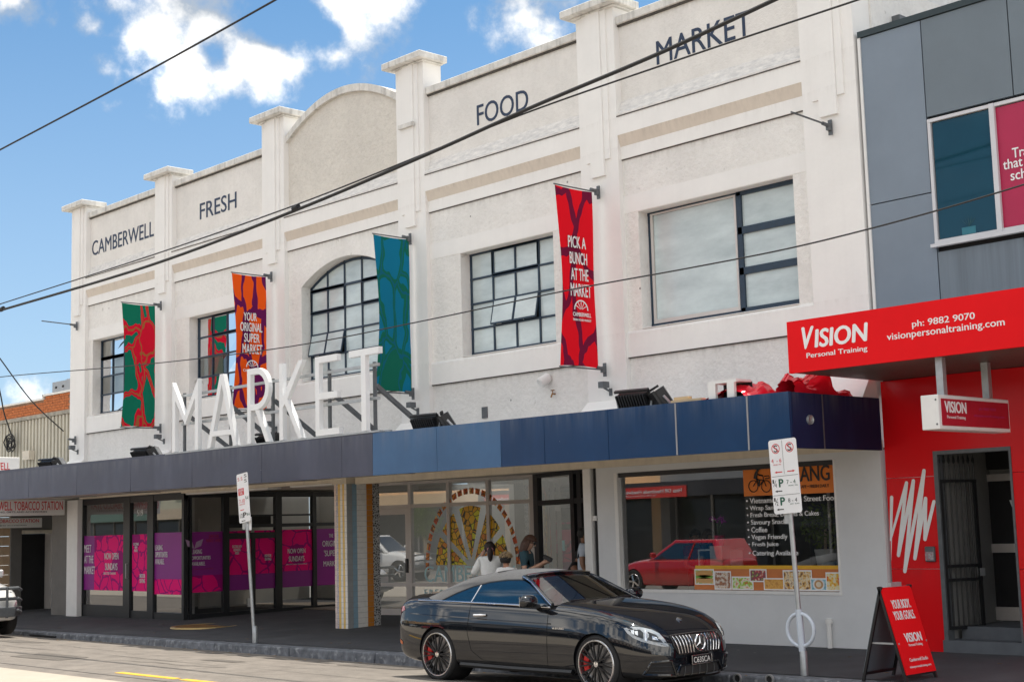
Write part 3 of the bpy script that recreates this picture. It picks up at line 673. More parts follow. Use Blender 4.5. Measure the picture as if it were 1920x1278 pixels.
# ------------------------------------------------------------------ banners and brackets on the pilasters
def bracket(par, x, y, z, up=False):
    m_ = MB().box(x-.03, x+.03, y-.025, y, z-.11, z+.11).box(x-.025, x+.025, y-.09, y-.025, z-.05, z+.05)
    m_.tube([(x, y-.06, z+.02), (x, y-.20, z+.03)], .028, 8)
    m_.build('bracket', mt['darkgrey'], par)
def banner(i, pts, mats, label, texts):
    """pts: pixel corners tl, tr, br, bl of the cloth; hangs square to the wall at the pilaster centre"""
    a, b = PIL[i]; X = (a+b)/2+.02
    (y0, z0), (y1, z1), (y2, z2), (y3, z3) = [UX(*p, X) for p in pts]
    zt, zb = (z0+z1)/2, (z2+z3)/2; yo, yi = (y0+y3)/2, (y1+y2)/2
    t = thing('pole_banner', (X, F, zb), label, 'banner', 'banners hanging from the pilasters')
    rows, cols = 25, 9; g = []
    for r_ in range(rows):
        s_ = r_/(rows-1); z_ = zt+(zb-zt)*s_; pin = .10*math.sin(PI*s_)
        for c_ in range(cols):
            q = c_/(cols-1); y_ = yi+(yo+pin*(yi-yo > 0 and 1 or -1)*.9-yi)*q
            g.append((X+.02*math.sin(PI*s_)*math.sin(q*5+i)+.008*math.sin(s_*9+q*3), y_, z_-.02*math.sin(q*PI)*(1-2*s_)))
    cl = MB().grid(g, rows, cols).build('cloth', mats, t, smooth=True, angle=None, fix=False)
    for z_, d in ((zt+.015, 1), (zb-.015, -1)):
        bracket(t, X, F-.055, z_)
        MB().tube([(X, F-.1, z_), (X, yo-.02, z_+.03*d*0)], .012, 8).build('arm', mt['darkgrey'], t)
    hh = zt-zb; ww = yi-yo
    for (s, q0, q1, s0, s1) in texts:
        # reading direction runs from the outer edge (near the street) to the wall: +Y seen from the right-hand side
        text('lettering', s, (X+.03, yo+ww*q0, zt-hh*s1), (0, 1, 0), ZA, ww*(q1-q0), hh*(s1-s0), mt['textwhite'], t, depth=.004, bold=.012)
    return t, X, yo, ww, zt, hh
def cloth_mat(nm, ca, cb, sc, line=None, mixn=.62):
    m = pattern(nm, ca, cb, sc, line, warp=1.6, rough=.75, edge=.085, mixn=mixn, sx=(1, 1.25, .55))
    return m
def half_lime(t, X, y, z, r):
    m_ = MB(); n = 10
    for k in range(n):
        a0, a1 = PI*k/n, PI*(k+1)/n
        m_.add([(X, y+r*math.cos(a), z+r*math.sin(a)) for a in (a0, a1)]+[(X, y+.86*r*math.cos(a), z+.86*r*math.sin(a)) for a in (a1, a0)], [(0, 1, 2, 3)])
    for k in range(1, 6):
        a = PI*k/6; d = .05
        m_.add([(X, y+.12*r*math.cos(a-d*4), z+.12*r*math.sin(a-d*4)), (X, y+.84*r*math.cos(a-d), z+.84*r*math.sin(a-d)), (X, y+.84*r*math.cos(a+d), z+.84*r*math.sin(a+d)), (X, y+.12*r*math.cos(a+d*4), z+.12*r*math.sin(a+d*4))], [(0, 1, 2, 3)])
    m_.build('half_fruit_mark', mt['textwhite'], t, fix=False)
B1 = banner(1, ((224, 569), (287, 571), (293, 801), (231, 800)), cloth_mat('print_green_red', (.004, .165, .10), (.62, .006, .03), 2.6, (.35, .12, .04), mixn=.88), 'green and red vegetable print banner on the far left pilaster', [])
B2 = banner(2, ((430, 514), (495, 516), (503, 766), (440, 768)), cloth_mat('print_orange_purple', (.88, .10, .008), (.13, .008, .085), 2.9, mixn=.93), 'orange and purple banner reading YOUR ORIGINAL SUPER MARKET',
       [('YOUR', .32, .70, .285, .345), ('ORIGINAL', .22, .86, .36, .425), ('SUPER', .33, .78, .44, .505), ('MARKET', .28, .86, .52, .59), ('CAMBERWELL', .30, .80, .705, .725)])
B3 = banner(3, ((698, 441), (765, 447), (773, 737), (706, 732)), cloth_mat('print_blue_green', (.004, .17, .30), (.006, .135, .09), 2.5, (.005, .12, .2), mixn=.75), 'teal blue and green vegetable print banner beside the arched window', [])
B4 = banner(4, ((1033, 348), (1104, 356), (1127, 690), (1058, 686)), cloth_mat('print_red_maroon', (.80, .004, .016), (.17, .006, .04), 2.4, mixn=.80), 'red banner reading PICK A BUNCH AT THE MARKET',
       [('PICK A', .27, .74, .275, .34), ('BUNCH', .30, .76, .365, .43), ('AT THE', .32, .78, .455, .52), ('MARKET', .30, .84, .54, .61), ('CAMBERWELL', .34, .82, .70, .722), ('FRESH FOOD MARKET', .34, .82, .735, .747)])
half_lime(B2[0], B2[1]+.034, B2[2]+B2[3]*.56, B2[4]-B2[5]*.69, B2[3]*.18)
half_lime(B4[0], B4[1]+.034, B4[2]+B4[3]*.56, B4[4]-B4[5]*.685, B4[3]*.19)
def bare_pole(i, tip, base, lab):
    a, b = PIL[i]; X = (a+b)/2+.02
    y1, z1 = UX(*tip, X); z0 = UX(*base, X)[1]
    t = thing('banner_pole', (X, F, z0), lab, 'bracket'); bracket(t, X, F-.03, z0)
    MB().tube([(X, F-.2, z0+.03), (X, y1, z0+.06)], .014, 8).build('arm', mt['darkgrey'], t)
bare_pole(0, (78, 608), (143, 611), 'bare steel banner pole on the far left end pilaster')
bare_pole(5, (1484, 219), (1556, 239), 'bare steel banner pole on the pilaster beside the grey building')
t = thing('banner_bracket', (-34.6, F, 3.9), 'empty lower banner bracket on the far left pilaster', 'bracket'); bracket(t, -34.6, F-.03, UY(138, 826, F)[1])
for i in range(0, 5):
    a, b = PIL[i]; X = (a+b)/2+.08; z_ = {0: 4.02, 1: 4.22, 2: 4.3, 3: 4.2, 4: 4.2}[i]
    z_ = UY(*{0: (138, 842), 1: (298, 822), 2: (511, 798), 3: (780, 763), 4: (1134, 727)}[i], F-.15)[1]
    t = thing('spike_light', (X, F, z_), ['small grey spotlight low on the far left pilaster', 'small grey spotlight under the green and red banner', 'small grey spotlight behind the letter R', 'small grey spotlight under the teal banner', 'small grey spotlight under the red banner'][i], 'spotlight', 'small spotlights under the banners')
    MB().box(X-.06, X+.06, F-.24, F-.10, z_, z_+.10).build('lamp_head', mt['darkgrey'], t)
    MB().bar((X, F, z_-.06), (X, F-.16, z_), .025).box(X-.03, X+.03, F-.02, F, z_-.12, z_).build('mount', mt['darkgrey'], t)

# ------------------------------------------------------------------ floodlights, camera, tap and tarp on the awning
def flood(u, v, yw, lab):
    x, z = UY(u, v, 15.62)
    t = thing('floodlight', (x, 15.62, 3.5), lab, 'floodlight', 'black floodlights along the awning')
    R_ = Matrix.Rotation(yw, 3, 'Z') @ Matrix.Rotation(.55, 3, 'X')
    def P(p): return R_ @ Vector(p) + Vector((x, 15.62, 3.72))
    def bx(m_, x0, x1, y0, y1, z0, z1): m_.hexa([P(p) for p in ((x0,y0,z0),(x1,y0,z0),(x1,y1,z0),(x0,y1,z0),(x0,y0,z1),(x1,y0,z1),(x1,y1,z1),(x0,y1,z1))])
    m_ = MB(); bx(m_, -.24, .24, -.07, .08, -.15, .12); m_.build('housing', mt['blackplastic'], t, bevel=.025, seg=2)
    m_ = MB()
    for k in range(11): bx(m_, -.24+k*.045, -.225+k*.045, -.105, -.066, -.14, .13)
    bx(m_, -.28, .28, -.03, .02, .141, .175); m_.build('cooling_fin', mt['blackplastic'], t)
    m_ = MB(); bx(m_, -.24, .24, .081, .09, -.14, .12); m_.build('lens', M('lamp_glass', (.3, .32, .33), .1), t)
    m_ = MB(); m_.bar(P((-.29, 0, 0)), (x-.29, 15.62, 3.52), .03); m_.bar(P((.29, 0, 0)), (x+.29, 15.62, 3.52), .03); m_.bar((x-.3, 15.62, 3.52), (x+.3, 15.62, 3.52), .03); m_.build('bracket', mt['galv'], t)
for u, v, yw, lab in ((92, 866, .2, 'left black floodlight of the pair at the far end of the awning'), (113, 864, -.7, 'right black floodlight of the pair at the far end of the awning'),
                      (268, 848, .2, 'left black floodlight of the pair beside the letter M'), (292, 846, -.7, 'right black floodlight of the pair beside the letter M'),
                      (800, 789, .2, 'left black floodlight of the pair beside the letter T'), (838, 786, -.7, 'right black floodlight of the pair beside the letter T'),
                      (505, 816, .2, 'black floodlight behind the letters R and K'),
                      (1190, 748, .2, 'left black floodlight of the pair beside the red tarp'), (1238, 742, -.7, 'right black floodlight of the pair beside the red tarp')):
    flood(u, v, yw, lab)
x, z = UY(1012, 712, 17.2)
t = thing('security_camera', (x, WY, z), 'white cylindrical fitting on the rough wall left of the red banner foot', 'lamp')
MB().lathe([(.001, 0), (.06, 0), (.085, .02), (.09, .20), (.07, .22), (.001, .20)], 18, (x+.05, WY-.02, z+.06), (-.25, -.75, -.5)).build('housing', mt['white_paint'], t, smooth=True)
MB().bar((x+.06, WY, z+.05), (x+.03, WY-.08, z+.03), .04).build('mount', mt['white_paint'], t)
x, z = UY(1037, 738, 17.35)
t = thing('wall_tap', (x, WY, z), 'small dark brass tap on the rough wall', 'tap')
MB().tube([(x, WY, z), (x, WY-.07, z), (x, WY-.1, z-.06)], .014, 8).build('spout', mt['iron'], t); MB().tube([(x-.04, WY-.06, z+.06), (x+.04, WY-.06, z+.06)], .01, 6).tube([(x, WY-.06, z), (x, WY-.06, z+.06)], .008, 6).build('handle', mt['iron'], t)
x, z = UY(908, 773, 17.38)
t = box('wall_vent', x-.07, x+.07, WY-.02, WY, z-.1, z+.1, mt['darkgrey']); tag(t, 'small grey vent plate on the wall beside the teal banner', 'vent')
# crumpled red vinyl on the corner of the awning
def tarp(u0, u1, n, hgt, lab, seed, yw0, yw1):
    random.seed(seed); x0 = UY(u0, 740, 15.35)[0]; x1 = min(XE-.12, UY(u1, 735, 15.9)[0]); rows, cols = 16, n; g = []
    for i in range(rows):
        for j in range(cols):
            q, s_ = j/(cols-1), i/(rows-1); x_ = x0+(x1-x0)*q; y_ = yw0+(yw1-yw0)*s_
            e = max(0, math.sin(PI*q))**.3*math.sin(PI*(.15+.8*s_))**.5
            n1 = noise.noise(Vector((x_*2.1+seed, y_*2.4, 0))); n2 = abs(noise.noise(Vector((x_*5+seed, y_*5, 3))))
            g.append((x_+random.uniform(-.02, .02), y_+.06*n1, 3.50+e*hgt*(.62+.5*n1+.5*n2)+(0 if 0 < i < rows-1 else -.02)))
    o = MB().grid(g, rows, cols).build('crumpled_tarp', mt['tarp'], None, smooth=True, angle=32, fix=False); tag(o, lab, 'tarp', 'red vinyl sheets on the awning'); random.seed(7)
tarp(1322, 1462, 30, .34, 'crumpled glossy red vinyl sheet over a white box frame on the awning', 3, 15.30, 16.1)
tarp(1440, 1600, 26, .42, 'crumpled red vinyl sheet on the awning corner under the red fascia sign', 9, 15.5, 16.9)
x0 = UY(1331, 740, 15.3)[0]; x1 = UY(1384, 737, 15.3)[0]
t = thing('sign_box_frame', (x0, 15.3, 3.5), 'open white metal box frame half covered by red vinyl on the awning', 'frame')
MB().box(x0, x1, 15.27, 15.32, 3.78, 3.82).box(x0, x0+.12, 15.27, 15.32, 3.5, 3.78).box(x1-.16, x1-.04, 15.27, 15.32, 3.5, 3.78).build('frame_front', mt['white_paint'], t)
box('frame_back', x0, x1, 15.6, 15.62, 3.5, 3.8, mt['dark'], t); box('frame_top', x0, x1, 15.32, 15.6, 3.79, 3.82, mt['white_paint'], t)
for k, (u0, u1, dz) in enumerate(((1262, 1318, 0), (1265, 1292, .045))):
    xa = UY(u0, 750, 15.3)[0]; xb = UY(u1, 745, 15.3)[0]
    o = box('timber_offcut', xa, xb, 15.25+.03*k, 15.36, 3.575+dz, 3.615+dz, mt['wood']); tag(o, ['long pale timber board lying on the awning edge beside the floodlights', 'short timber offcut lying on top of the longer board'][k], 'timber')
# ------------------------------------------------------------------ shopfront helpers
def shop(name, loc, lab): return thing(name, loc, lab, 'shopfront')
class Wall2:
    """vertical plane through P0 with horizontal direction d; (s, z, n) -> world, n is out of the wall (towards the viewer side)"""
    def __init__(s, P0, P1):
        s.p = Vector((P0[0], P0[1], 0)); s.d = Vector((P1[0]-P0[0], P1[1]-P0[1], 0)); s.L = s.d.length; s.d.normalize(); s.n = s.d.cross(ZA)
    def at(s, a, z, n=0): return s.p + s.d*a + s.n*n + ZA*z
    def px(s, u, v):
        r_ = ray(u, v); nn = s.n; t = (s.p.dot(nn))/(Vector((r_.x, r_.y, 0)).dot(nn)); q = r_*t
        return ((Vector((q.x, q.y, 0))-s.p).dot(s.d), CAM_H+q.z)
    def bx(s, m_, a0, a1, z0, z1, n0, n1):
        m_.hexa([s.at(a0, z0, n1), s.at(a1, z0, n1), s.at(a1, z0, n0), s.at(a0, z0, n0), s.at(a0, z1, n1), s.at(a1, z1, n1), s.at(a1, z1, n0), s.at(a0, z1, n0)]); return m_
    def box(s, name, a0, a1, z0, z1, n0, n1, mat, par, bevel=0): return s.bx(MB(), a0, a1, z0, z1, n0, n1).build(name, mat, par, bevel=bevel)
    def sheet(s, name, a0, a1, z0, z1, n, mat, par): return MB().add([s.at(a0, z0, n), s.at(a1, z0, n), s.at(a1, z1, n), s.at(a0, z1, n)], [(0, 1, 2, 3)]).build(name, mat, par, fix=False)
    def text(s, st, a0, a1, z0, z1, mat, par, n=.012, name='lettering', **k): return text(name, st, s.at(a0, z0, n), s.d, ZA, a1-a0, z1-z0, mat, par, **k)

# ------------------------------------------------------------------ purple corner shop
ps = shop('purple_corner_shop', (-32, 17.4, .06), 'black framed corner shop with purple and pink window stickers')
FL = Wall2((-34.32, 17.40), (-29.42, 17.40)); RT = Wall2((-29.42, 17.40), (-29.62, 24.0))
mt['inwall'] = M('pale_interior_wall', (.55, .53, .48), .8, var=.06)
mt['infloor'] = M('brown_interior_floor', (.22, .18, .14), .6, var=.2, vs=3)
def fpx(u, v): return FL.px(u, v)
ua = lambda u: FL.px(u, 1060)[0]
zt1, zb1 = FL.px(200, 1003)[1], FL.px(200, 1106)[1]
fr = MB()
for (u0, u1) in ((150, 157), (234, 246), (279, 290), (344, 356)):
    FL.bx(fr, max(0, ua(u0)), min(FL.L, ua(u1)), .02, 2.96, -.06, .05)
FL.bx(fr, 0, FL.L, 2.80, 2.96, -.05, .04)
FL.bx(fr, ua(156), ua(235), .0, .34, -.05, .03); FL.bx(fr, ua(289), ua(346), .0, .22, -.05, .03); FL.bx(fr, ua(245), ua(280), .0, .24, -.04, .02)
fr.build('frame', mt['black_alu'], ps)
for nm, u0, u1, z0 in (('pane', 157, 234, .34), ('door_pane', 246, 279, .24), ('pane', 290, 344, .22)):
    FL.sheet(nm, ua(u0), ua(u1), z0, 2.80, -.005, mt['shopglass'], ps)
st = [(157, 177, mt['purple']), (177, 234, mt['pinkprint']), (248, 278, mt['pinkprint'])]
for u0, u1, m in st: FL.sheet('window_sticker', ua(u0), ua(u1), zb1, zt1, .004, m, ps)
FL.sheet('window_sticker', ua(290), ua(344), (zb1+zt1)/2-.38, zt1+.02, .004, mt['purple'], ps); FL.sheet('window_sticker', ua(290), ua(344), zb1-.06, (zb1+zt1)/2-.38, .004, mt['pinkprint'], ps)
def ft(s, u0, v0, u1, v1, mat=mt['textwhite'], **k):
    a0, z0 = FL.px(u0, v1); a1 = FL.px(u1, v0)[0]; z1 = FL.px(u0, v0)[1]; FL.text(s, a0, a1, z0, z1, mat, ps, **k)
for i, s in enumerate(('MEET', 'AT THE', 'MARKET')): ft(s, 159, 1021+i*20, 159+(13, 17, 20)[i], 1035+i*20)
ft('NOW OPEN', 197, 1036, 223, 1048); ft('SUNDAYS', 198, 1055, 221, 1068); ft('SELECTED TRADERS', 195, 1072, 218, 1076)
ft('519', 258, 955, 269, 967); ft('INDOOR\nSEATING', 263, 1075, 273, 1092); ft('EXCITING\nNEW\nINSIDE', 251, 1017, 261, 1034)
for i, s in enumerate(('LEASING', 'OPPORTUNITIES', 'AVAILABLE.')): ft(s, 292, 1021+i*13, 292+(14, 23, 17)[i], 1031+i*13)
hd = MB(); hd.tube([FL.at(ua(243), 1.0, .06), FL.at(ua(243), 1.0, .1), FL.at(ua(243), 1.35, .1), FL.at(ua(243), 1.35, .06)], .014, 8).build('door_handle', mt['galv'], ps, smooth=True)
# return wall into the arcade
ra = lambda u: RT.px(u, 1040)[0]
zt2, zb2 = RT.px(390, 996)[1], RT.px(390, 1109)[1]
fr = MB()
for (u0, u1) in ((355, 358), (417, 428), (515, 527), (585, 592), (640, 646)): RT.bx(fr, max(.06, ra(u0)), ra(u1), .0, 2.96, -.05, .05)
RT.bx(fr, .06, ra(646), 2.84, 2.96, -.05, .045); RT.bx(fr, .06, ra(646), .0, .2, -.05, .04)
ztr = RT.px(470, 985)[1]
RT.bx(fr, ra(428), ra(640), ztr-.04, ztr+.04, -.05, .04); RT.bx(fr, ra(428), ra(516), ztr-.30, ztr-.16, -.05, .04); RT.bx(fr, ra(470), ra(477), .1, ztr-.16, -.04, .045)
RT.bx(fr, ra(428), ra(585), ztr+.22, ztr+.26, -.05, .035)
fr.build('frame', mt['black_alu'], ps)
dk = MB(); RT.bx(dk, ra(428), ra(508), ztr+.04, ztr+.22, -.05, .01); dk.build('door_closer_box', mt['dark'], ps)
for u0, u1 in ((358, 417), (428, 515), (527, 585), (592, 640)): RT.sheet('pane', ra(u0), ra(u1), .2, 2.84, -.006, mt['shopglass'], ps)
def rs(u0, u1, z0, z1, m): RT.sheet('window_sticker', ra(u0), ra(u1), z0, z1, .004, m, ps)
dz = zt2-zb2
rs(358, 417, zb2+dz*.28, zt2, mt['purple']); rs(358, 417, zb2, zb2+dz*.28, mt['pinkprint'])
rs(430, 470, zb2+dz*.26, zt2, mt['pinkprint']); rs(430, 470, zb2, zb2+dz*.26, mt['purple']); rs(477, 515, zb2+dz*.26, zt2, mt['pinkprint']); rs(477, 515, zb2, zb2+dz*.26, mt['purple'])
rs(527, 585, zb2+dz*.28, zt2, mt['pinkprint']); rs(527, 585, zb2, zb2+dz*.28, mt['purple']); rs(592, 640, zb2, zt2, mt['purple'])
def rt(s, u0, v0, u1, v1, mat=mt['textwhite'], **k):
    a0, z0 = RT.px(u0, v1); a1, z1 = RT.px(u1, v0); RT.text(s, a0, a1, z0, z1, mat, ps, **k)
mt['textpink'] = M('print_pink', (.5, .03, .14), .5)
rt('LEASING', 359, 1029, 378, 1038); rt('OPPORTUNITIES', 359, 1041, 394, 1049); rt('AVAILABLE.', 359, 1052, 384, 1060)
rt('LEASING INQUIRIES', 359, 1064, 399, 1068, mt['textpink']); rt('JOIN OUR\nMARKET FAMILY', 386, 1001, 415, 1016, mt['textpink'])
rt('EXCITING NEW\nBUSINESSES\nINSIDE', 435, 1021, 453, 1039); rt('INDOOR\nSEATING', 496, 1038, 508, 1050)
rt('NOW OPEN', 539, 1027, 572, 1037); rt('SUNDAYS', 541, 1041, 570, 1052); rt('(SELECTED TRADERS)', 536, 1055, 575, 1059)
rt('THE', 616, 1000, 624, 1007); rt('ORIGINAL', 604, 1012, 640, 1024); rt("'SUPER", 607, 1030, 632, 1042); rt('MARKET', 606, 1050, 636, 1061)
lf = MB()
for sgn in (1, -1):
    a0, z0 = RT.px(364, 1028); lf.add([RT.at(a0, z0, .01), RT.at(a0+sgn*.18, z0+.06, .01), RT.at(a0+sgn*.24, z0+.22, .01), RT.at(a0+sgn*.05, z0+.15, .01)], [(0, 1, 2, 3)])
lf.build('leaf_mark', M('leaf_lilac', (.45, .28, .45), .6), ps, fix=False)
RT.sheet('switch_plate', ra(463), ra(471), .28, .48, .02, mt['white_paint'], ps)
# rooms behind
box('room_floor', -34.3, -29.8, 17.48, 24.3, .06, .1, mt['infloor'], ps); box('room_wall', -34.3, -29.8, 24.3, 24.4, .1, 3.0, mt['inwall'], ps); box('room_wall', -34.45, -34.33, 17.48, 24.3, .1, 3.0, mt['inwall'], ps)
box('room_partition', -33.2, -33.1, 20.0, 22.4, .1, 2.4, mt['inwall'], ps); box('room_column', -31.4, -31.2, 18.5, 18.7, .1, 3.0, mt['white_paint'], ps); box('room_ceiling', -34.3, -29.8, 17.48, 24.3, 2.98, 3.02, mt['inwall'], ps)
box('corner_pier', -34.93, -34.36, 17.22, 17.6, -.1, 2.95, mt['white_paint'], ps, bevel=.01)

# ------------------------------------------------------------------ tiled column
tcol = thing('tiled_column', (-23.1, 17.4, .1), 'square column clad in yellow, white, blue and orange tiles under the awning', 'column')
cx0, cx1, cy0, cy1 = -23.30, -22.90, 17.10, 17.90
box('core', cx0+.008, cx1-.008, cy0+.008, cy1, .0, 2.94, M('grout', (.32, .31, .3), .8), tcol)
box('capital', cx0-.03, cx1+.03, cy0-.03, cy1, 2.885, 3.0, mt['cream'], tcol)
tm = {k: M('tile_'+k, c, .22, var=.10, vs=9, coat=.3) for k, c in dict(white=(.88, .86, .82), pink=(.80, .66, .61), yellow=(.85, .58, .18), grey=(.36, .38, .39), blue=(.30, .45, .56), orange=(.62, .24, .04)).items()}
def checks(nm, a, b, sc):
    m = M(nm, a, .3, var=0); n, L = nodes(m); v = n.new('ShaderNodeTexVoronoi'); v.inputs['Scale'].default_value = sc; v.feature = 'DISTANCE_TO_EDGE'
    g = n.new('ShaderNodeNewGeometry'); L(g.outputs['Position'], v.inputs['Vector']); gt = n.new('ShaderNodeMath'); gt.operation = 'GREATER_THAN'; gt.inputs[1].default_value = .14; L(v.outputs[0], gt.inputs[0])
    mx = n.new('ShaderNodeMix'); mx.data_type = 'RGBA'; L(gt.outputs[0], mx.inputs[0]); mx.inputs[6].default_value = a+(1,); mx.inputs[7].default_value = b+(1,); L(mx.outputs[2], n['Principled BSDF'].inputs['Base Color']); return m
tm['squig'] = checks('tile_squiggle', (.42, .42, .58), (.72, .66, .6), 28); tm['bw'] = checks('tile_black_white', (.55, .55, .54), (.05, .05, .05), 22)
FRC = [('pink', .07), ('squig', .05), ('yellow', .075), ('white', .07), ('yellow', .065), ('white', .07)]
SDC = [('grey', .13), ('blue', .11), ('white', .24), ('orange', .15), ('bw', .17)]
NR, z0, th = 27, .085, .1037
cache = {}
def tile(kind, w, pos, facing):
    k = (kind, w, facing)
    if k not in cache:
        q = MB()
        if facing == 'y': q.box(.002, w-.002, -.006, .012, .002, th-.002)
        else: q.box(-.012, .006, .002, w-.002, .002, th-.002)
        cache[k] = q.mesh('tile', tm[kind])
    o = bpy.data.objects.new('tile', cache[k]); COL.objects.link(o); o.location = pos; adopt(o, tcol)
for r_ in range(NR):
    x_ = cx0
    for kd, w in FRC: tile(kd, w, (x_, cy0+random.uniform(-.0015, .0015), z0+r_*th), 'y'); x_ += w
    y_ = cy0
    for kd, w in SDC: tile(kd, w, (cx1+random.uniform(-.0015, .0015), y_, z0+r_*th), 'x'); y_ += w

# ------------------------------------------------------------------ market entrance
en = shop('market_entrance_glazing', (-23.5, 20, .15), 'recessed pale aluminium entrance glazing with a big citrus slice mosaic')
B_x = UY(1000, 1000, 20.5)[0]
E1 = Wall2((-25.75, 19.85), (B_x, 20.5)); ea = lambda u, v=1000: E1.px(u, v)[0]
zh, ztr, zmid = 3.0, E1.px(707, 951)[1], E1.px(707, 1095)[1]
fr = MB(); vx = [0, ea(771), ea(843.5), ea(918), E1.L]
for i, a in enumerate(vx): E1.bx(fr, max(0, a-.04), min(E1.L+.06, a+.04) if i < 4 else a+.12, .12, zh, -.05, .05)
E1.bx(fr, 0, E1.L, zh-.06, zh, -.045, .045); E1.bx(fr, 0, E1.L, ztr-.04, ztr+.04, -.045, .045); E1.bx(fr, vx[1], E1.L, zmid-.035, zmid+.035, -.045, .045); E1.bx(fr, vx[1], E1.L, .12, .22, -.045, .045)
fr.build('frame', mt['silver_alu'], en)
for i in range(4):
    E1.sheet('pane', vx[i]+.04, vx[i+1]-.04, ztr+.04, zh-.06, 0, mt['shopglass'], en)
    if i:
        E1.sheet('pane', vx[i]+.04, vx[i+1]-.04, zmid+.035, ztr-.04, 0, mt['shopglass'], en); E1.sheet('pane', vx[i]+.04, vx[i+1]-.04, .22, zmid-.035, 0, mt['shopglass'], en)
d = MB(); a0, a1 = vx[0]+.045, vx[1]-.045
for q in ((a0, a0+.10, .14, ztr-.045), (a1-.10, a1, .14, ztr-.045), (a0+.1, a1-.1, ztr-.17, ztr-.045), (a0+.1, a1-.1, .14, .28), (a0+.1, a1-.1, zmid-.04, zmid+.04)): E1.bx(d, *q, -.03, .03)
dor = d.build('door', mt['silver_alu'], en)
E1.sheet('pane', a0+.1, a1-.1, zmid+.04, ztr-.17, 0, mt['shopglass'], dor); E1.sheet('pane', a0+.1, a1-.1, .28, zmid-.04, 0, mt['shopglass'], dor)
E1.box('handle', a1-.08, a1-.02, 1.05, 1.35, .03, .07, mt['black_alu'], dor)
# citrus mosaic: wedge stickers made of coloured chips
def chips(nm, cols, dark, sc):
    m = M(nm, cols[0], .35, var=0); n, L = nodes(m); p = n['Principled BSDF']
    g = n.new('ShaderNodeNewGeometry'); v = n.new('ShaderNodeTexVoronoi'); v.inputs['Scale'].default_value = sc; L(g.outputs['Position'], v.inputs['Vector'])
    e = n.new('ShaderNodeTexVoronoi'); e.feature = 'DISTANCE_TO_EDGE'; e.inputs['Scale'].default_value = sc; L(g.outputs['Position'], e.inputs['Vector'])
    s_ = n.new('ShaderNodeSeparateColor'); L(v.outputs['Color'], s_.inputs[0]); r_ = n.new('ShaderNodeValToRGB'); r_.color_ramp.interpolation = 'CONSTANT'
    while len(r_.color_ramp.elements) < len(cols): r_.color_ramp.elements.new(.5)
    for i, c in enumerate(cols): r_.color_ramp.elements[i].position = i/len(cols); r_.color_ramp.elements[i].color = c+(1,)
    L(s_.outputs[0], r_.inputs[0]); lt = n.new('ShaderNodeMath'); lt.operation = 'LESS_THAN'; lt.inputs[1].default_value = .055; L(e.outputs[0], lt.inputs[0])
    mx = n.new('ShaderNodeMix'); mx.data_type = 'RGBA'; L(lt.outputs[0], mx.inputs[0]); L(r_.outputs[0], mx.inputs[6]); mx.inputs[7].default_value = dark+(1,); L(mx.outputs[2], p.inputs['Base Color'])
    return m
mt['chip'] = chips('citrus_chips', [(.85, .44, .01), (.92, .58, .015), (.85, .78, .02), (.80, .28, .012), (.9, .5, .01)], (.06, .05, .01), 8.5)
mt['rind'] = chips('rind_chips', [(.75, .13, .012), (.85, .26, .02), (.85, .42, .10), (.7, .09, .01)], (.2, .06, .01), 9)
cs, cz = E1.px(885, 1062); topz = E1.px(870, 938)[1]; R_ = topz-cz+.45
lft = E1.px(812, 1053)[0]
Rw = cs-lft
def arcpt(a, k=1.0): return (cs+Rw*k*math.cos(a), cz+(topz-cz)*k*math.sin(a))
for (a0, a1) in ((178, 150), (143, 118), (108, 74), (64, 38), (31, 4)):
    q = [arcpt(math.radians((a0+a1)/2), .12)] + [arcpt(math.radians(a0+(a1-a0)*k/6), .92) for k in range(7)]
    MB().add([E1.at(p[0], p[1], .008) for p in q], [list(range(len(q)))]).build('mosaic_wedge', mt['chip'], en, fix=False)
for k in range(24):
    a0, a1 = math.radians(182-k*7.6), math.radians(182-k*7.6-5.4)
    q = [arcpt(a0, 1.10), arcpt(a1, 1.10), arcpt(a1, 1.19), arcpt(a0, 1.19)]
    MB().add([E1.at(p[0], p[1], .009) for p in q], [(0, 1, 2, 3)]).build('mosaic_rind', mt['rind'], en, fix=False)
mt['paleblue'] = M('pale_blue_print', (.55, .82, .86), .5)
a0, z0 = E1.px(797, 1090); a1, z1 = E1.px(975, 1059)
E1.text('CAMBERWELL', a0, a1, z0, z1, mt['paleblue'], en, n=.012)
a0, z0 = E1.px(797, 1117); a1, z1 = E1.px(980, 1105)
E1.text('F R E S H   F O O D   M A R K E T', a0, a1, z0, z1, mt['paleblue'], en, n=.012)
# splayed dark-framed entry between the glazing and the white post
E2 = Wall2((B_x+.14, 20.45), (-16.80, 18.75)); e2 = lambda u, v=1000: E2.px(u, v)[0]
fr = MB()
for u0, u1 in ((1004, 1014), (1075, 1082), (1088, 1096)): E2.bx(fr, max(0, e2(u0)), min(E2.L, e2(u1)), .12, 3.0, -.05, .05)
z2 = E2.px(1040, 941)[1]; E2.bx(fr, 0, E2.L, z2-.05, z2+.05, -.045, .045); E2.bx(fr, 0, E2.L, 2.92, 3.0, -.045, .045)
fr.build('dark_frame', mt['black_alu'], en)
E2.sheet('pane', e2(1014), e2(1075), z2+.05, 2.92, 0, mt['shopglass'], en); E2.sheet('pane', e2(1014), e2(1075), .2, z2-.05, 0, mt['shopglass'], en)
a0, z0 = E2.px(1057, 1032); E2.sheet('small_sticker', a0-.04, a0+.06, z0, z0+.2, .01, mt['paleblue'], en)
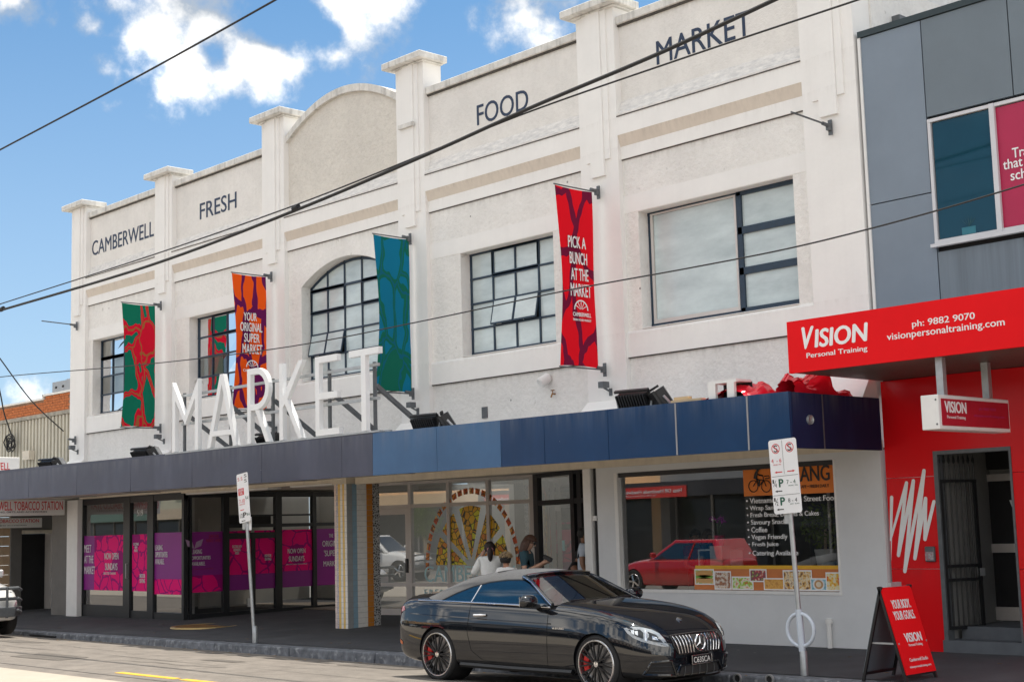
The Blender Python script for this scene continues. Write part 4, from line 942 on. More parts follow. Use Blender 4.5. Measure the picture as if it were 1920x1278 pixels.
# hall behind
mt['hallwall'] = M('grey_hall_wall', (.24, .24, .235), .8, var=.08)
mt['hallyellow'] = M('mustard_panel', (.5, .38, .12), .6, var=.1)
box('hall_floor', -29.4, -16.4, 20.6, 30, .14, .16, mt['infloor'], en); box('hall_wall', -29.4, -16.4, 26.0, 26.1, .1, 3.2, mt['hallwall'], en); box('hall_wall', -19.2, -16.5, 21.3, 21.4, .15, 3.0, mt['hallwall'], en)
box('hall_pillar', -20.6, -20.2, 21.4, 21.8, .15, 3.0, mt['hallyellow'], en); box('hall_ceiling', -29.4, -16.4, 17.4, 22.4, 3.005, 3.05, mt['soffit'], en)  # ceiling cut short so the added roof opening lights the hall
box('arcade_back_wall', -29.5, -25.78, 24.2, 24.3, .0, 3.0, mt['inwall'], en); box('arcade_side_wall', -25.9, -25.78, 19.9, 24.2, .0, 3.0, mt['inwall'], en)
box('entry_post', -16.64, -16.47, 17.24, 17.5, .0, 2.87, mt['white_paint'], en, bevel=.008)
box('entry_post', -16.44, -16.39, 17.3, 17.45, .0, 2.87, mt['dark'], en)
box('entry_return', -16.79, -16.66, 17.5, 18.75, .0, 3.0, mt['black_alu'], en)
box('cross_rail', -16.465, -16.395, 17.27, 17.31, 2.02, 2.1, mt['white_paint'], en)

# ------------------------------------------------------------------ cafe
cf = shop('corner_cafe', (-13.7, 17.3, .15), 'grey rendered cafe front with a big window, orange sign and food photos')
mt['greyrender'] = M('pale_grey_render', (.68, .69, .70), .7, var=.07, vs=1.1, bump=.1, bs=20)
CY0 = 17.30
wl0, wl1 = -15.98, -11.76
cw = MB().box(-16.385, wl0, CY0, 17.55, -.1, 2.87).box(wl1, -11.02, CY0, 17.55, -.1, 2.87).box(wl0, wl1, CY0, 17.55, -.1, .885).box(wl0, wl1, CY0, 17.55, 2.77, 2.87)
cw.build('wall', mt['greyrender'], cf)
wf = MB().box(wl0, wl0+.07, CY0-.015, 17.42, .9, 2.77).box(wl0, wl1, CY0-.012, 17.42, .885, .93).box(wl1-.03, wl1, CY0-.012, 17.42, .93, 2.77)
wfo = wf.build('window', mt['white_paint'], cf)
box('window_head', wl0+.07, wl1-.03, CY0+.02, 17.42, 2.70, 2.77, mt['black_alu'], wfo)
CG = Wall2((wl0, 17.385), (wl1, 17.385))
CG.sheet('pane', .07, CG.L-.03, .93, 2.70, 0, mt['shopglass'], wfo)
def cp(u, v): return CG.px(u, v)
def ct(s, u0, v0, u1, v1, mat, **k):
    a0, z0 = cp(u0, v1); a1 = cp(u1, v0)[0]; z1 = cp(u0, v0)[1]; CG.text(s, a0, min(a1, CG.L-.035), z0, z1, mat, wfo, n=.02, **k)
a0, z0 = cp(1396, 930); a1, z1 = cp(1572, 866)
brd = CG.box('orange_sign', a0, min(a1, CG.L-.03), z0, z1-.02, .004, .012, mt['orange'], wfo)
ct('RANG', 1489, 875, 1556, 903, mt['textblack'], bold=.012); ct('CAFE \u2022 FRESH DAILY', 1500, 909, 1556, 915, mt['textblack'])
# cyclist pictogram
cyc = MB(); nrm = CG.n*.018
def C3(u, v): a, z = cp(u, v); return CG.at(a, z, .02)
for u, v in ((1414, 911), (1438, 911)):
    c3 = C3(u, v); rr = .085
    cyc.tube([c3+CG.d*(rr*math.cos(a))+ZA*(rr*math.sin(a)) for a in [2*PI*k/18 for k in range(19)]], .007, 4, cap=False)
for pts in (((1414, 911), (1421, 899), (1433, 899), (1438, 911)), ((1421, 899), (1425, 911), (1433, 899)), ((1433, 899), (1432, 892), (1428, 891)), ((1436, 897), (1444, 896), (1443, 891), (1435, 892))):
    cyc.tube([C3(*p) for p in pts], .008, 4)
cyc.tube([C3(1418, 897), C3(1419, 889), C3(1421, 883)], [.03, .026, .018], 6); cyc.tube([C3(1420, 887), C3(1425, 890), C3(1431, 891)], .011, 5); cyc.tube([C3(1419, 897), C3(1426, 900), C3(1424, 910)], .014, 5)
cyc.tube([C3(1417, 879.5), C3(1422, 876.5), C3(1427, 879.5)], [.006, .03, .006], 6); cyc.tube([C3(1422, 883), C3(1422, 878)], .02, 6)
cyc.build('cyclist_pictogram', mt['textblack'], wfo)
for i, (s, u1) in enumerate((('\u2022 Vietnamese Rolls & Street Food', 1572), ('\u2022 Wrap Sandwiches', 1488), ('\u2022 Fresh Bread, Donuts & Cakes', 1537), ('\u2022 Savoury Snacks', 1480), ('\u2022 Coffee', 1440), ('\u2022 Vegan Friendly', 1478), ('\u2022 Fresh Juice', 1461), ('\u2022 Catering Available', 1498))):
    v = (939, 953, 966, 979.5, 993, 1007, 1021, 1037)[i]
    ct(s, 1401+i*.75, v-5.2, u1, v+(6.2 if any(c in s for c in 'gyp') else 4.6), mt['textwhite'], bold=.014)
# food photo strip
mt['foodpanel'] = M('terracotta_print', (.60, .19, .05), .5); mt['foodyellow'] = M('mustard_print', (.78, .42, .02), .5)
a0, z0 = cp(1303, 1112); a1, z1 = cp(1583, 1066)
a1 = min(a1, CG.L-.03)
CG.sheet('food_strip', a0, a1, .935, z1, .004, mt['foodpanel'], wfo); CG.sheet('food_strip_band', a0+.03, a1, z1, z1+.05, .004, mt['foodyellow'], wfo)
def foodmat(nm, cols, sc):
    m = M(nm, cols[0], .5, var=0); n, L = nodes(m); g = n.new('ShaderNodeNewGeometry'); z_ = n.new('ShaderNodeTexNoise'); z_.inputs['Scale'].default_value = sc; z_.inputs['Detail'].default_value = 3; L(g.outputs['Position'], z_.inputs['Vector'])
    r_ = n.new('ShaderNodeValToRGB')
    while len(r_.color_ramp.elements) < len(cols): r_.color_ramp.elements.new(.5)
    for i, c in enumerate(cols): r_.color_ramp.elements[i].position = .32+.36*i/(len(cols)-1); r_.color_ramp.elements[i].color = c+(1,)
    L(z_.outputs['Fac'], r_.inputs[0]); L(r_.outputs[0], n['Principled BSDF'].inputs['Base Color']); return m
CARDS = [(1304, 1339, 1066, 1095, [(.62, .30, .08), (.75, .5, .2), (.15, .4, .05), (.8, .72, .55)]), (1341, 1371, 1070, 1112, [(.45, .2, .1), (.3, .12, .06), (.75, .68, .6), (.5, .28, .12)]),
         (1374, 1413, 1080, 1108, [(.65, .3, .12), (.8, .75, .65), (.3, .6, .05), (.6, .12, .05)]), (1407, 1438, 1066, 1090, [(.5, .6, .1), (.12, .08, .1), (.5, .05, .06), (.7, .7, .5)]),
         (1434, 1474, 1083, 1114, [(.6, .28, .05), (.75, .42, .1), (.5, .2, .04)]), (1471, 1523, 1068, 1117, [(.12, .06, .05), (.7, .4, .1), (.8, .7, .5), (.3, .15, .1)]),
         (1522, 1552, 1083, 1117, [(.25, .5, .62), (.35, .6, .7), (.12, .3, .4)]), (1551, 1583, 1072, 1108, [(.7, .05, .04), (.8, .5, .03), (.75, .72, .6), (.8, .6, .05)])]
for i, (u0, u1, v0, v1, cols) in enumerate(CARDS):
    a0, z0 = cp(u0, v1); a1, z1 = cp(u1, v0); a1 = min(a1, CG.L-.035); z0 = max(z0, .94); k = .0015*i
    cd = CG.box('photo_card', a0, a1, z0, z1, .007+k, .0085+k, mt['textwhite'], wfo); 
    CG.sheet('photo', a0+.018, a1-.018, z0+.018, z1-.018, .0095+k, foodmat('food_photo', cols, 16), cd)
    if i == 6:
        am, zm = (a0+a1)/2, (z0+z1)/2
        for rr, c, dn in ((.10, (.75, .78, .8), .011), (.075, (.55, .3, .12), .012), (.045, (.8, .7, .55), .013)):
            MB().add([CG.at(am+rr*math.cos(2*PI*q/20), zm+rr*.85*math.sin(2*PI*q/20), dn+k) for q in range(20)], [list(range(20))]).build('cup_print', M('cup_print', c, .5), cd, fix=False)
    if i == 0:
        am, zm = (a0+a1)/2, (z0+z1)/2
        for zz, hh, c in ((.045, .05, (.62, .33, .1)), (0, .028, (.2, .45, .05)), (-.05, .045, (.66, .38, .14))):
            MB().add([CG.at(am+.17*math.cos(2*PI*q/20), zm+zz+hh*math.sin(2*PI*q/20), .011+k) for q in range(20)], [list(range(20))]).build('roll_print', M('roll_print', c, .5), cd, fix=False)
# room behind the cafe window
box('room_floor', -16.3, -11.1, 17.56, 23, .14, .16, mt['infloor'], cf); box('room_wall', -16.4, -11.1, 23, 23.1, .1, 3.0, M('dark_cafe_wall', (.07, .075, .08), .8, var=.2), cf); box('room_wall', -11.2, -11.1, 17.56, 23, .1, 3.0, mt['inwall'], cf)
box('room_wall', -16.39, -16.3, 17.56, 23, .1, 3.0, mt['inwall'], cf); box('room_ceiling', -16.3, -11.2, 17.56, 23, 2.95, 2.98, mt['soffit'], cf)
box('counter', -15.2, -11.4, 20.3, 20.9, .16, 1.15, M('dark_timber', (.1, .06, .04), .5, var=.3, vs=5), cf); box('menu_board', -14.6, -12.2, 22.9, 22.98, 1.8, 2.6, mt['dark'], cf)
dc = thing('cake_display', (-13.7, 18.3, .9), 'small white framed glass display case inside the cafe window', 'display case')
xd, zd = UY(1345, 1060, 18.2)
for q in ((-.3, -.28), (.28, .3)): box('frame_post', xd+q[0], xd+q[1], 18.1, 18.12, .95, 1.5, mt['white_paint'], dc)
box('frame_top', xd-.3, xd+.3, 18.1, 18.5, 1.5, 1.52, mt['white_paint'], dc); box('shelf', xd-.28, xd+.28, 18.12, 18.5, 1.2, 1.215, mt['white_paint'], dc); box('case_back', xd-.28, xd+.28, 18.5, 18.51, .95, 1.5, mt['silver_alu'], dc); box('stand', xd-.3, xd+.3, 18.1, 18.5, .16, .95, mt['inwall'], dc)
# wall pipe, footing patch
x, z = UY(1558, 1190, CY0)
t = thing('drain_pipe', (x, CY0, .15), 'short white capped pipe on the grey cafe wall', 'pipe')
MB().tube([(x, CY0-.035, .12), (x, CY0-.035, .52)], .035, 10).build('pipe', mt['white_paint'], t, smooth=True); MB().lathe([(.001, 0), (.05, 0), (.05, .06), (.001, .07)], 12, (x, CY0-.035, .50)).build('pipe_cap', mt['white_paint'], t)
# ------------------------------------------------------------------ grey and red training studio on the right
vb = thing('grey_red_studio', (-9, 17.35, .15), 'two storey studio with grey panels above and glossy red front below', 'building')
VY = 17.35
gx = [-10.98, -10.01, -8.74, -7.4, -6.0]
j = .008
G = lambda nm, x0, x1, z0, z1, m, y=VY: box(nm, x0+j, x1-j, y, y+.06, z0+j, z1-j, m, vb)
ztop, wt, wb = 8.70, 7.28, 5.56
G('cladding_panel', gx[0], gx[1], 6.28, ztop, mt['graypanel']); G('cladding_panel', gx[1], gx[2], wt+.04, ztop, mt['graypanel2']); G('cladding_panel', gx[2], gx[3], wt+.04, ztop, mt['graypanel2']); G('cladding_panel', gx[3], gx[4], wt+.04, ztop, mt['graypanel2'])
G('cladding_panel', gx[0], gx[1]+.03, 4.4, 6.28, mt['graypanel'])
mt['graystreak'] = M('grey_panel_streaked', (.165, .20, .235), .45, var=.25, vs=1, stretch=(6, 6, .25))
G('cladding_panel', gx[1]+.03, gx[2], 4.4, wb-.1, mt['graystreak']); G('cladding_panel', gx[2], gx[4], 4.4, wb-.1, mt['graystreak'])
box('backing_wall', gx[0], gx[4], VY+.065, VY+.25, 3.6, ztop-.02, mt['dark'], vb)
box('parapet_flashing', gx[0]-.02, gx[4], VY-.03, VY+.3, ztop, ztop+.09, M('dark_flashing', (.03, .045, .05), .4, metal=.3), vb)
box('corner_trim', gx[0]-.03, gx[0]+.012, VY-.02, VY+.02, 4.4, ztop, mt['white_paint'], vb)
w = MB(); wx0, wx1, xm = gx[1]+.02, -6.2, -9.04
w.box(wx0, wx0+.045, VY-.03, VY+.05, wb, wt).box(xm-.035, xm+.035, VY-.05, VY+.05, wb, wt).box(-7.7, -7.63, VY-.05, VY+.05, wb, wt)
for a, b in ((wx0, wx1),): w.box(a, b, VY-.035, VY+.05, wt-.045, wt).box(a, b, VY-.035, VY+.05, wb, wb+.05)
w.box(wx0-.03, wx1, VY-.10, VY-.02, wb-.05, wb-.005)
wo_ = w.build('window', M('pale_window_frame', (.62, .62, .64), .4, var=.05), vb)
mt['tealglass'] = M('teal_glass', (.004, .045, .07), .05, var=.15, vs=1, spec=.7)
box('pane', wx0+.06, xm-.035, VY, VY+.01, wb+.06, wt-.06, mt['tealglass'], wo_)
box('pane', xm+.035, -7.7, VY, VY+.01, wb+.06, wt-.06, M('magenta_film', (.42, .006, .06), .3, var=.05), wo_)
box('pane', -7.63, wx1, VY, VY+.01, wb+.06, wt-.06, mt['tealglass'], wo_)
for s, u, v in (('Tra', 1899, 292), ('that t', 1882, 314), ('sch', 1896, 334)):
    x_, z_ = UY(u, v+5, VY); n_ = len(s); text('lettering', s, (x_, VY-.004, z_), XA, ZA, .075*n_*(.95 if s != 'that t' else .82), .13, mt['textwhite'], wo_, depth=.003, bold=.01)
pot = thing('potted_plant', (-9.5, VY+.3, wb), 'pale pot with a small plant behind the teal upstairs window', 'plant')
xp, zp = UY(1817, 437, VY-.002)
MB().lathe([(.001, 0), (.08, 0), (.10, .12), (.001, .12)], 14, (xp, VY-.004, wb+.06), (0, 0, 1)).build('pot', M('teal_pot', (.10, .30, .36), .5), pot) if False else box('pot', xp-.1, xp+.1, VY-.003, VY+.002, wb+.062, wb+.16, M('teal_pot', (.02, .16, .21), .3), pot)
lfm = MB()
for k in range(5): lfm.add([(xp, VY-.003, wb+.16), (xp+.03*(k-2)+.012, VY-.003, wb+.22), (xp+.055*(k-2), VY-.003, wb+.32-.02*abs(k-2))], [(0, 1, 2)])
lfm.build('leaf', M('dim_leaf', (.005, .06, .07), .5), pot, fix=False)
ac = thing('rooftop_unit', (-10.6, 18.6, 8.8), 'dark metal box unit on the roof behind the grey parapet', 'air conditioner')
x0, z0 = UY(1638, 60, 18.3); x1, z1 = UY(1664, 33, 18.3)
box('housing', x0, x1+.2, 18.3, 19.6, 8.6, z1, mt['darkgrey'], ac, bevel=.01); box('grille', x0+.03, x1-.02, 18.285, 18.3, 8.8, z1-.06, mt['blackplastic'], ac)
# red awning with lettering
RY, rz0, rz1 = 15.25, 3.80, 4.465
ra_ = thing('red_sign_awning', (-9.3, RY, rz0), 'bright red fascia awning with white lettering and a phone number', 'awning')
box('fascia', -10.98, -5.5, RY, RY+.06, rz0, rz1, mt['visred2'], ra_)
box('fascia_end', -10.98, -10.94, RY+.06, VY, rz0+.01, rz1-.01, mt['visred2'], ra_)
box('awning_top', -10.94, -5.5, RY+.06, VY, rz1-.06, rz1-.04, mt['galv'], ra_)
sl_m = M('bronze_soffit', (.10, .085, .075), .5, var=.15)
pr = MB().box(0, 5.44, 0, .085, 0, .02).mesh('soffit_slat', sl_m)
for k in range(22):
    o = bpy.data.objects.new('soffit_slat', pr); COL.objects.link(o); o.location = (-10.94, RY+.07+k*.0945, rz0+.005); adopt(o, ra_)
box('soffit_back', -10.94, -5.5, RY+.06, VY-.01, rz0+.03, rz0+.05, mt['dark'], ra_)
def vt(s, u0, v1, u1, v0l, Y=RY-.001, **k):     # bottom-left pixel, right edge pixel u, top-left v
    x0_, z0_ = UY(u0, v1, Y); x1_, _ = UY(u1, v1-8, Y); _, z1_ = UY(u0, v0l, Y)
    text('lettering', s, (x0_, Y, z0_), XA, ZA, x1_-x0_, z1_-z0_, mt['textwhite'], ra_, **k)
vt('ISION', 1529, 651, 1628, 618, bold=.03, shear=.12); 
x_, z_ = UY(1506, 654, RY); zt_ = UY(1530, 611, RY)[1]
text('lettering', 'V', (x_, RY-.001, z_), XA, ZA, .17, zt_-z_, mt['textwhite'], ra_, bold=.03, shear=.25)
vt('Personal Training', 1513, 674, 1627, 662, bold=.01); vt('ph: 9882 9070', 1711, 617, 1829, 601, bold=.008); vt('visionpersonaltraining.com', 1664, 642, 1886, 625, bold=.008)
# red front
dx0, dx1, dzt = -10.24, -9.13, 2.80
mt['redwall'] = mt['visred']
drips(mt['visred'], [2.46, 1.24], .4, .25, (.25, .02, .02), 6); blotch(mt['visred'], 1.3, .5, .75, .25, (.55, .02, .025)); drips(mt['visred'], [.45], .5, .0)
rw = [('red_panel', gx[0], dx0, wz(-10.6)-.1, 3.8), ('red_panel', dx1, -6.0, wz(-9)-.1, 3.8)]
for nm, a, b, c_, d_ in rw:
    for q0, q1 in ((c_, 1.25), (1.25, 2.47), (2.47, d_)): box(nm, a, b, VY+random.uniform(-.002, .002), VY+.08, q0+.003, q1-.003, mt['visred'], vb)
box('red_panel', dx0, dx1, VY, VY+.08, dzt, 3.8, mt['visred'], vb)
fr = MB().box(dx0, dx0+.06, VY-.012, VY+.15, .25, dzt).box(dx0+.06, dx1, VY-.012, VY+.15, dzt-.05, dzt).box(dx1-.03, dx1, VY-.012, VY+.15, .25, dzt-.05)
fr.build('door_frame', mt['darkgrey'], vb)
mt['step'] = M('bluestone_step', (.10, .11, .125), .7, var=.2, vs=4)
box('step', dx0-.02, -8.6, VY-.02, VY+.5, .10, .33, mt['step'], vb); box('step', dx0+.08, -8.6, VY+.3, VY+1.6, .33, .49, mt['step'], vb)
mt['alcove'] = M('grey_alcove', (.30, .30, .29), .8, var=.1)
box('alcove_wall', dx0-.1, dx0, VY+.15, VY+1.6, .3, 3, mt['alcove'], vb); box('alcove_wall', dx0, -8.6, VY+1.45, VY+1.5, .49, 3, mt['alcove'], vb); box('alcove_wall', -8.7, -8.6, VY+.1, VY+1.45, .3, 3, mt['alcove'], vb); box('alcove_ceiling', dx0, -8.7, VY+.09, VY+1.5, 2.9, 2.95, mt['alcove'], vb)
dd = Wall2((-9.95, VY+1.40), (-8.72, VY+1.40)); 
a0 = dd.px(1838, 1000)[0]
d_ = MB(); 
for q in ((a0, a0+.09, .5, 2.5), (a0+.75, a0+.84, .5, 2.5), (a0+.09, a0+.75, 2.40, 2.5), (a0+.09, a0+.75, .5, .68), (a0+.09, a0+.75, 1.42, 1.54)): dd.bx(d_, *q, -.02, .03)
do = d_.build('door', mt['silver_alu'], vb); dd.sheet('pane', a0+.09, a0+.75, .68, 1.42, .0, M('dark_glass', (.03, .03, .032), .08, var=.1), do); dd.sheet('pane', a0+.09, a0+.75, 1.54, 2.40, .0, M('dark_glass2', (.03, .03, .032), .08, var=.1), do)
dd.box('transom_pane', a0, a0+.84, 2.56, 2.84, -.02, .02, mt['dark'], vb)
dd.text('VI', a0+.48, a0+.66, 1.95, 2.13, mt['textwhite'], do, n=.006, bold=.02)
# iron gate leaning open in the doorway
GX0 = dx0+.10
gt_ = thing('iron_security_gate', (GX0, VY+.5, .36), 'dark iron gate with spear tips standing open in the red doorway', 'gate')
GW = Wall2((dx0+.09, VY+.16), (dx0+.42, VY+1.12))
g0, g1 = GW.px(1769, 1000)[0], GW.px(1833, 1000)[0]
gzb, gzt, gzr = .48, 2.62, 2.40
for k in range(8):
    a = g0+(g1-g0)*k/7
    if k in (0, 7): GW.box('gate_stile', a-.02, a+.02, gzb, gzr, -.02, .02, mt['blackplastic'], gt_)
    else: MB().tube([GW.at(a, gzb), GW.at(a, gzt)], .011, 6).build('bar', mt['blackplastic'], gt_)
    if 0 <= k < 8:
        MB().lathe([(.003, 0), (.02, .03), (.024, .05), (.003, .14)], 6, GW.at(a, gzt)).build('spear_tip', mt['blackplastic'], gt_)
        if k in (0, 7): MB().tube([GW.at(a, gzr), GW.at(a, gzt)], .011, 6).build('bar', mt['blackplastic'], gt_)
for zz in (gzb, gzr, 1.28, 1.10): GW.box('rail', g0-.02, g1+.02, zz-.02, zz+.02, -.026, .026, mt['blackplastic'], gt_)
GW.box('lock', g1-.02, g1+.06, 1.14, 1.24, -.03, .03, mt['galv'], gt_)
# white brush scribble on the red panel
SP = [(1664, 1052), (1672, 932), (1669, 1010), (1700, 905), (1685, 1040), (1713, 901), (1697, 1070), (1733, 882), (1716, 1046), (1736, 934), (1735, 1010), (1752, 940)]
def scr():
    m_ = MB(); P = [Vector((UY(u, v, VY)[0], 0, UY(u, v, VY)[1])) for u, v in SP]; w = .052
    for k in range(len(P)-1):
        a, b = P[k], P[k+1]; d = (b-a).normalized(); n_ = Vector((-d.z, 0, d.x)); y = VY-.003-.0006*k
        q = [a+n_*w/2*1.0+d*0, a-n_*w/2] ; ring = []
        for t_ in range(7): an = PI/2+PI*t_/6; ring.append(a+(d*math.cos(an)+n_*math.sin(an))*w/2)
        for t_ in range(7): an = -PI/2+PI*t_/6; ring.append(b+(d*math.cos(an)+n_*math.sin(an))*w/2)
        ring = [Vector((max(gx[0]+.004, min(dx0-.004, p.x)), y, p.z)) for p in ring]
        m_.add(ring, [list(range(14))[::-1]])
    m_.build('brush_scribble', mt['textwhite'], vb, fix=False)
scr()
x_, z_ = UY(1744, 1038, VY-.03)
ib = thing('intercom_box', (x_, VY, z_), 'small intercom box with a printed face on the red wall', 'intercom')
box('housing', x_-.07, x_+.07, VY-.05, VY, z_-.10, z_+.10, mt['darkgrey'], ib, bevel=.01); box('face', x_-.06, x_+.06, VY-.055, VY-.05, z_-.08, z_+.03, foodmat('intercom_face', [(.5, .08, .1), (.3, .3, .32), (.6, .5, .5)], 30), ib)
# hanging box sign, square to the wall
hx0, hx1, hy0, hy1, hz0, hz1 = -9.02, -8.80, 15.12, 16.62, 2.94, 3.345
hs = thing('hanging_box_sign', (-8.9, 15.9, hz0), 'white edged red box sign hanging under the red awning', 'sign')
hx1 = UY(1760, 770, hy0)[0]; hx0 = UY(1727, 770, hy0)[0]
hy1 = UX(1893, 780, hx1)[0]
bb = MB().box(hx0, hx1, hy0, hy1, hz0, hz1); bb.build('case', mt['white_paint'], hs, bevel=.008)
box('face', hx1, hx1+.006, hy0+.06, hy1-.03, hz0+.045, hz1-.045, M('sign_face_red', (.45, .012, .03), .4), hs)
box('face', hx0-.006, hx0, hy0+.06, hy1-.03, hz0+.045, hz1-.045, mt['visred'], hs)
HL = hy1-hy0; tx = hx1+.007
text('lettering', 'VISION', (tx, hy0+.13, 3.14), (0, 1, 0), ZA, HL*.29, .13, mt['textwhite'], hs, bold=.03, depth=.002); text('lettering', 'Personal Training', (tx, hy0+.17, 3.06), (0, 1, 0), ZA, HL*.25, .045, mt['textwhite'], hs, depth=.002)
text('lettering', 'ph: 9882 9070', (tx, hy0+HL*.55, 3.18), (0, 1, 0), ZA, HL*.24, .045, mt['textpink'], hs, depth=.002); text('lettering', 'visionpersonaltraining.com', (tx, hy0+HL*.47, 3.10), (0, 1, 0), ZA, HL*.44, .04, mt['textpink'], hs, depth=.002)
for y_ in (hy0+.32, hy1-.28): box('hanger', hx0+.06, hx0+.15, y_-.04, y_+.04, hz1, rz0+.01, mt['galv'], hs)
for z_ in (hz0+.06, hz1-.06): MB().lathe([(.001, .004), (.012, .004), (.012, 0)], 8, (hx1-.03, hy0, z_), (0, -1, 0)).build('screw', mt['darkgrey'], hs)
# A-frame board on the footpath
af = thing('a_frame_board', (-9.3, 14.8, .14), 'red a frame footpath board with white lettering beside the kerb', 'sign board')
def gp(u, v, z=.14):
    for _ in range(12):
        x_, y_ = UZ(u, v, z); z = gz(x_, y_)
    return Vector((x_, y_, z))
fl_, fr_ = gp(1713, 1262), gp(1757, 1255)          # feet of the red leaf
bl_, br_ = gp(1629, 1270), gp(1668, 1252)          # feet of the back leaf
# the leaves hinge along a line square to the wall
top = (fl_+bl_)/2; apex_a = Vector((top.x, (fl_.y+bl_.y)/2, .14+1.02)); wdt = .62
fdir = Vector((0, 1, 0))
A0 = Vector((-9.55, 14.45, 1.13)); 
A0 = Vector(((fl_.x+bl_.x)/2+.26, 14.58, 1.14)); A1 = A0+fdir*wdt
def leaf(sx, mat, nm):
    f0 = Vector((A0.x+sx*.30, A0.y, gz(A0.x, A0.y))); f1 = f0+fdir*wdt; up = (A0-f0).normalized(); n_ = fdir.cross(up)*(-1 if sx > 0 else 1)
    n_ = n_ if n_.x*sx > 0 else -n_
    m_ = MB(); b0, b1 = f0+up*.10, f1+up*.10
    m_.hexa([b0, b1, b1+n_*.018, b0+n_*.018, A0, A1, A1+n_*.018, A0+n_*.018]); o = m_.build(nm, mat, af)
    fr = MB()
    for q0, q1 in ((f0, A0), (f1, A1)): fr.bar(q0-n_*.012, q1-n_*.012+up*.02, .03, .03)
    fr.bar(b0-n_*.012, b1-n_*.012, .03, .03); fr.build('frame', mt['blackplastic'], af)
    return f0, up, n_
f0, up, n_ = leaf(1, mt['visred2'], 'front_leaf'); leaf(-1, mt['graypanel2'], 'back_leaf')
MB().bar(A0+Vector((-.2, .02, -.62)), A0+Vector((.2, .02, -.62)), .02).bar(A1+Vector((-.2, -.02, -.62)), A1+Vector((.2, -.02, -.62)), .02).build('stay', mt['galv'], af)
MB().bar(A0+Vector((0, .2, .03)), A0+Vector((0, .42, .03)), .05, .05).build('hinge', mt['galv'], af)
def at_(s, q0, q1, h0, h1, **k): text('lettering', s, f0+fdir*(wdt*q0)+up*h0+n_*.02, fdir, up, wdt*(q1-q0), h1-h0, mt['textwhite'], af, depth=.002, **k)
at_('YOUR BODY.', .18, .80, .85, .95, bold=.02); at_('YOUR GOALS.', .14, .84, .72, .82, bold=.02); at_('VISION', .28, .84, .46, .56, bold=.03); at_('Personal Training', .34, .80, .40, .44); at_('Camberwell Studio', .22, .84, .24, .28); at_('visionpersonaltraining.com', .16, .88, .16, .195)

# ------------------------------------------------------------------ tobacco shop and roofs beyond the market
tb = thing('tobacco_shop', (-39, 17.5, 0), 'low cream corrugated shop with a dark doorway left of the market', 'building')
TY = 17.5
mt['corr'] = M('stained_cream_cladding', (.58, .54, .44), .7, var=.22, vs=2.5, stretch=(3, 3, .5), streak=.55)
zt_, zt2_ = UY(126, 771, TY)[1], UY(2, 789, TY)[1]
box('wall_backing', -60, -35.03, TY+.03, TY+.2, 3.0, 5.3, mt['corr'], tb)
rb = MB().box(-.05, .05, -.025, .03, 3.3, 5.22).mesh('cladding_rib', mt['corr'])
for k in range(44):
    o = bpy.data.objects.new('cladding_rib', rb); COL.objects.link(o); o.location = (-35.12-k*.2, TY, 0); adopt(o, tb)
box('roof_edge', -60, -35.03, TY-.06, TY+.3, 5.23, 5.33, M('rusty_gutter', (.36, .33, .27), .8, var=.4, vs=6), tb)
mt['rbrick'] = M('orange_brick', (.45, .12, .035), .85, var=.3, vs=8, col2=(.55, .17, .05), bump=.4, bs=40)
mt['mortar'] = M('brick_mortar', (.28, .17, .11), .9, var=.2)
bk = thing('brick_parapet', (-42, 20.4, 4.5), 'orange brick parapet with white coping behind the cream cladding', 'wall')
BYK = 20.5
zb1_ = UY(20, 757, BYK)[1]; zb2_ = UY(105, 735, BYK)[1]; xs_ = UY(82, 740, BYK)[0]
box('wall', -60, -38.0, BYK+.02, BYK+.25, 4.5, zb1_-.06, mt['mortar'], bk); box('wall', xs_, -38.0, BYK+.03, BYK+.24, zb1_-.06, zb2_-.06, mt['mortar'], bk)
bmesh_ = MB().box(-.112, .112, -.008, .012, -.036, .036).mesh('brick', mt['rbrick']); n_b = 0
for row in range(14):
    z_ = zb2_-.11-row*.084
    for k in range(34):
        x_ = -41.6-k*.236-(row % 2)*.118
        if (x_ > xs_+.12 or z_ < zb1_-.09) and n_b < 300:
            o = bpy.data.objects.new('brick', bmesh_); COL.objects.link(o); o.location = (x_, BYK+.012+random.uniform(-.003, .003), z_); adopt(o, bk); n_b += 1
box('coping', -60, xs_, BYK-.03, BYK+.3, zb1_-.06, zb1_, mt['white_paint'], bk); box('coping', xs_-.03, -38, BYK-.03, BYK+.3, zb2_-.06, zb2_, mt['white_paint'], bk); box('coping_end', xs_-.06, xs_, BYK-.03, BYK+.3, zb1_+.001, zb2_, mt['white_paint'], bk)
x0, z0 = UY(98, 737, 24); x1, z1 = UY(128, 711, 24)
ru = thing('rooftop_plant_box', (x0, 24, z0), 'pale grey metal plant box on the roof beyond the brick parapet', 'air conditioner')
box('housing', x0, x1+1.5, 24, 26, z0-1, z1, M('pale_grey_metal', (.36, .39, .42), .5, var=.1), ru); box('housing_top', x0+.5, x1+1.5, 24.3, 25.7, z1, z1+.1, mt['galv'], ru)
for uu in (104, 117): 
    a = UY(uu, 730, 24)[0]; box('vent', a, a+.12, 23.98, 24, z0+.15, z0+.22, mt['dark'], ru)
gr = MB().add([(x_, y_, z_) for x_, y_, z_ in ((UY(42, 754, 23)[0], 23, 6.0), (UY(84, 745, 23)[0], 23, UY(84, 747, 23)[1]), (UY(84, 745, 23)[0], 26, UY(84, 747, 23)[1]), (UY(42, 754, 23)[0], 26, 6.0))], [(0, 1, 2, 3)])
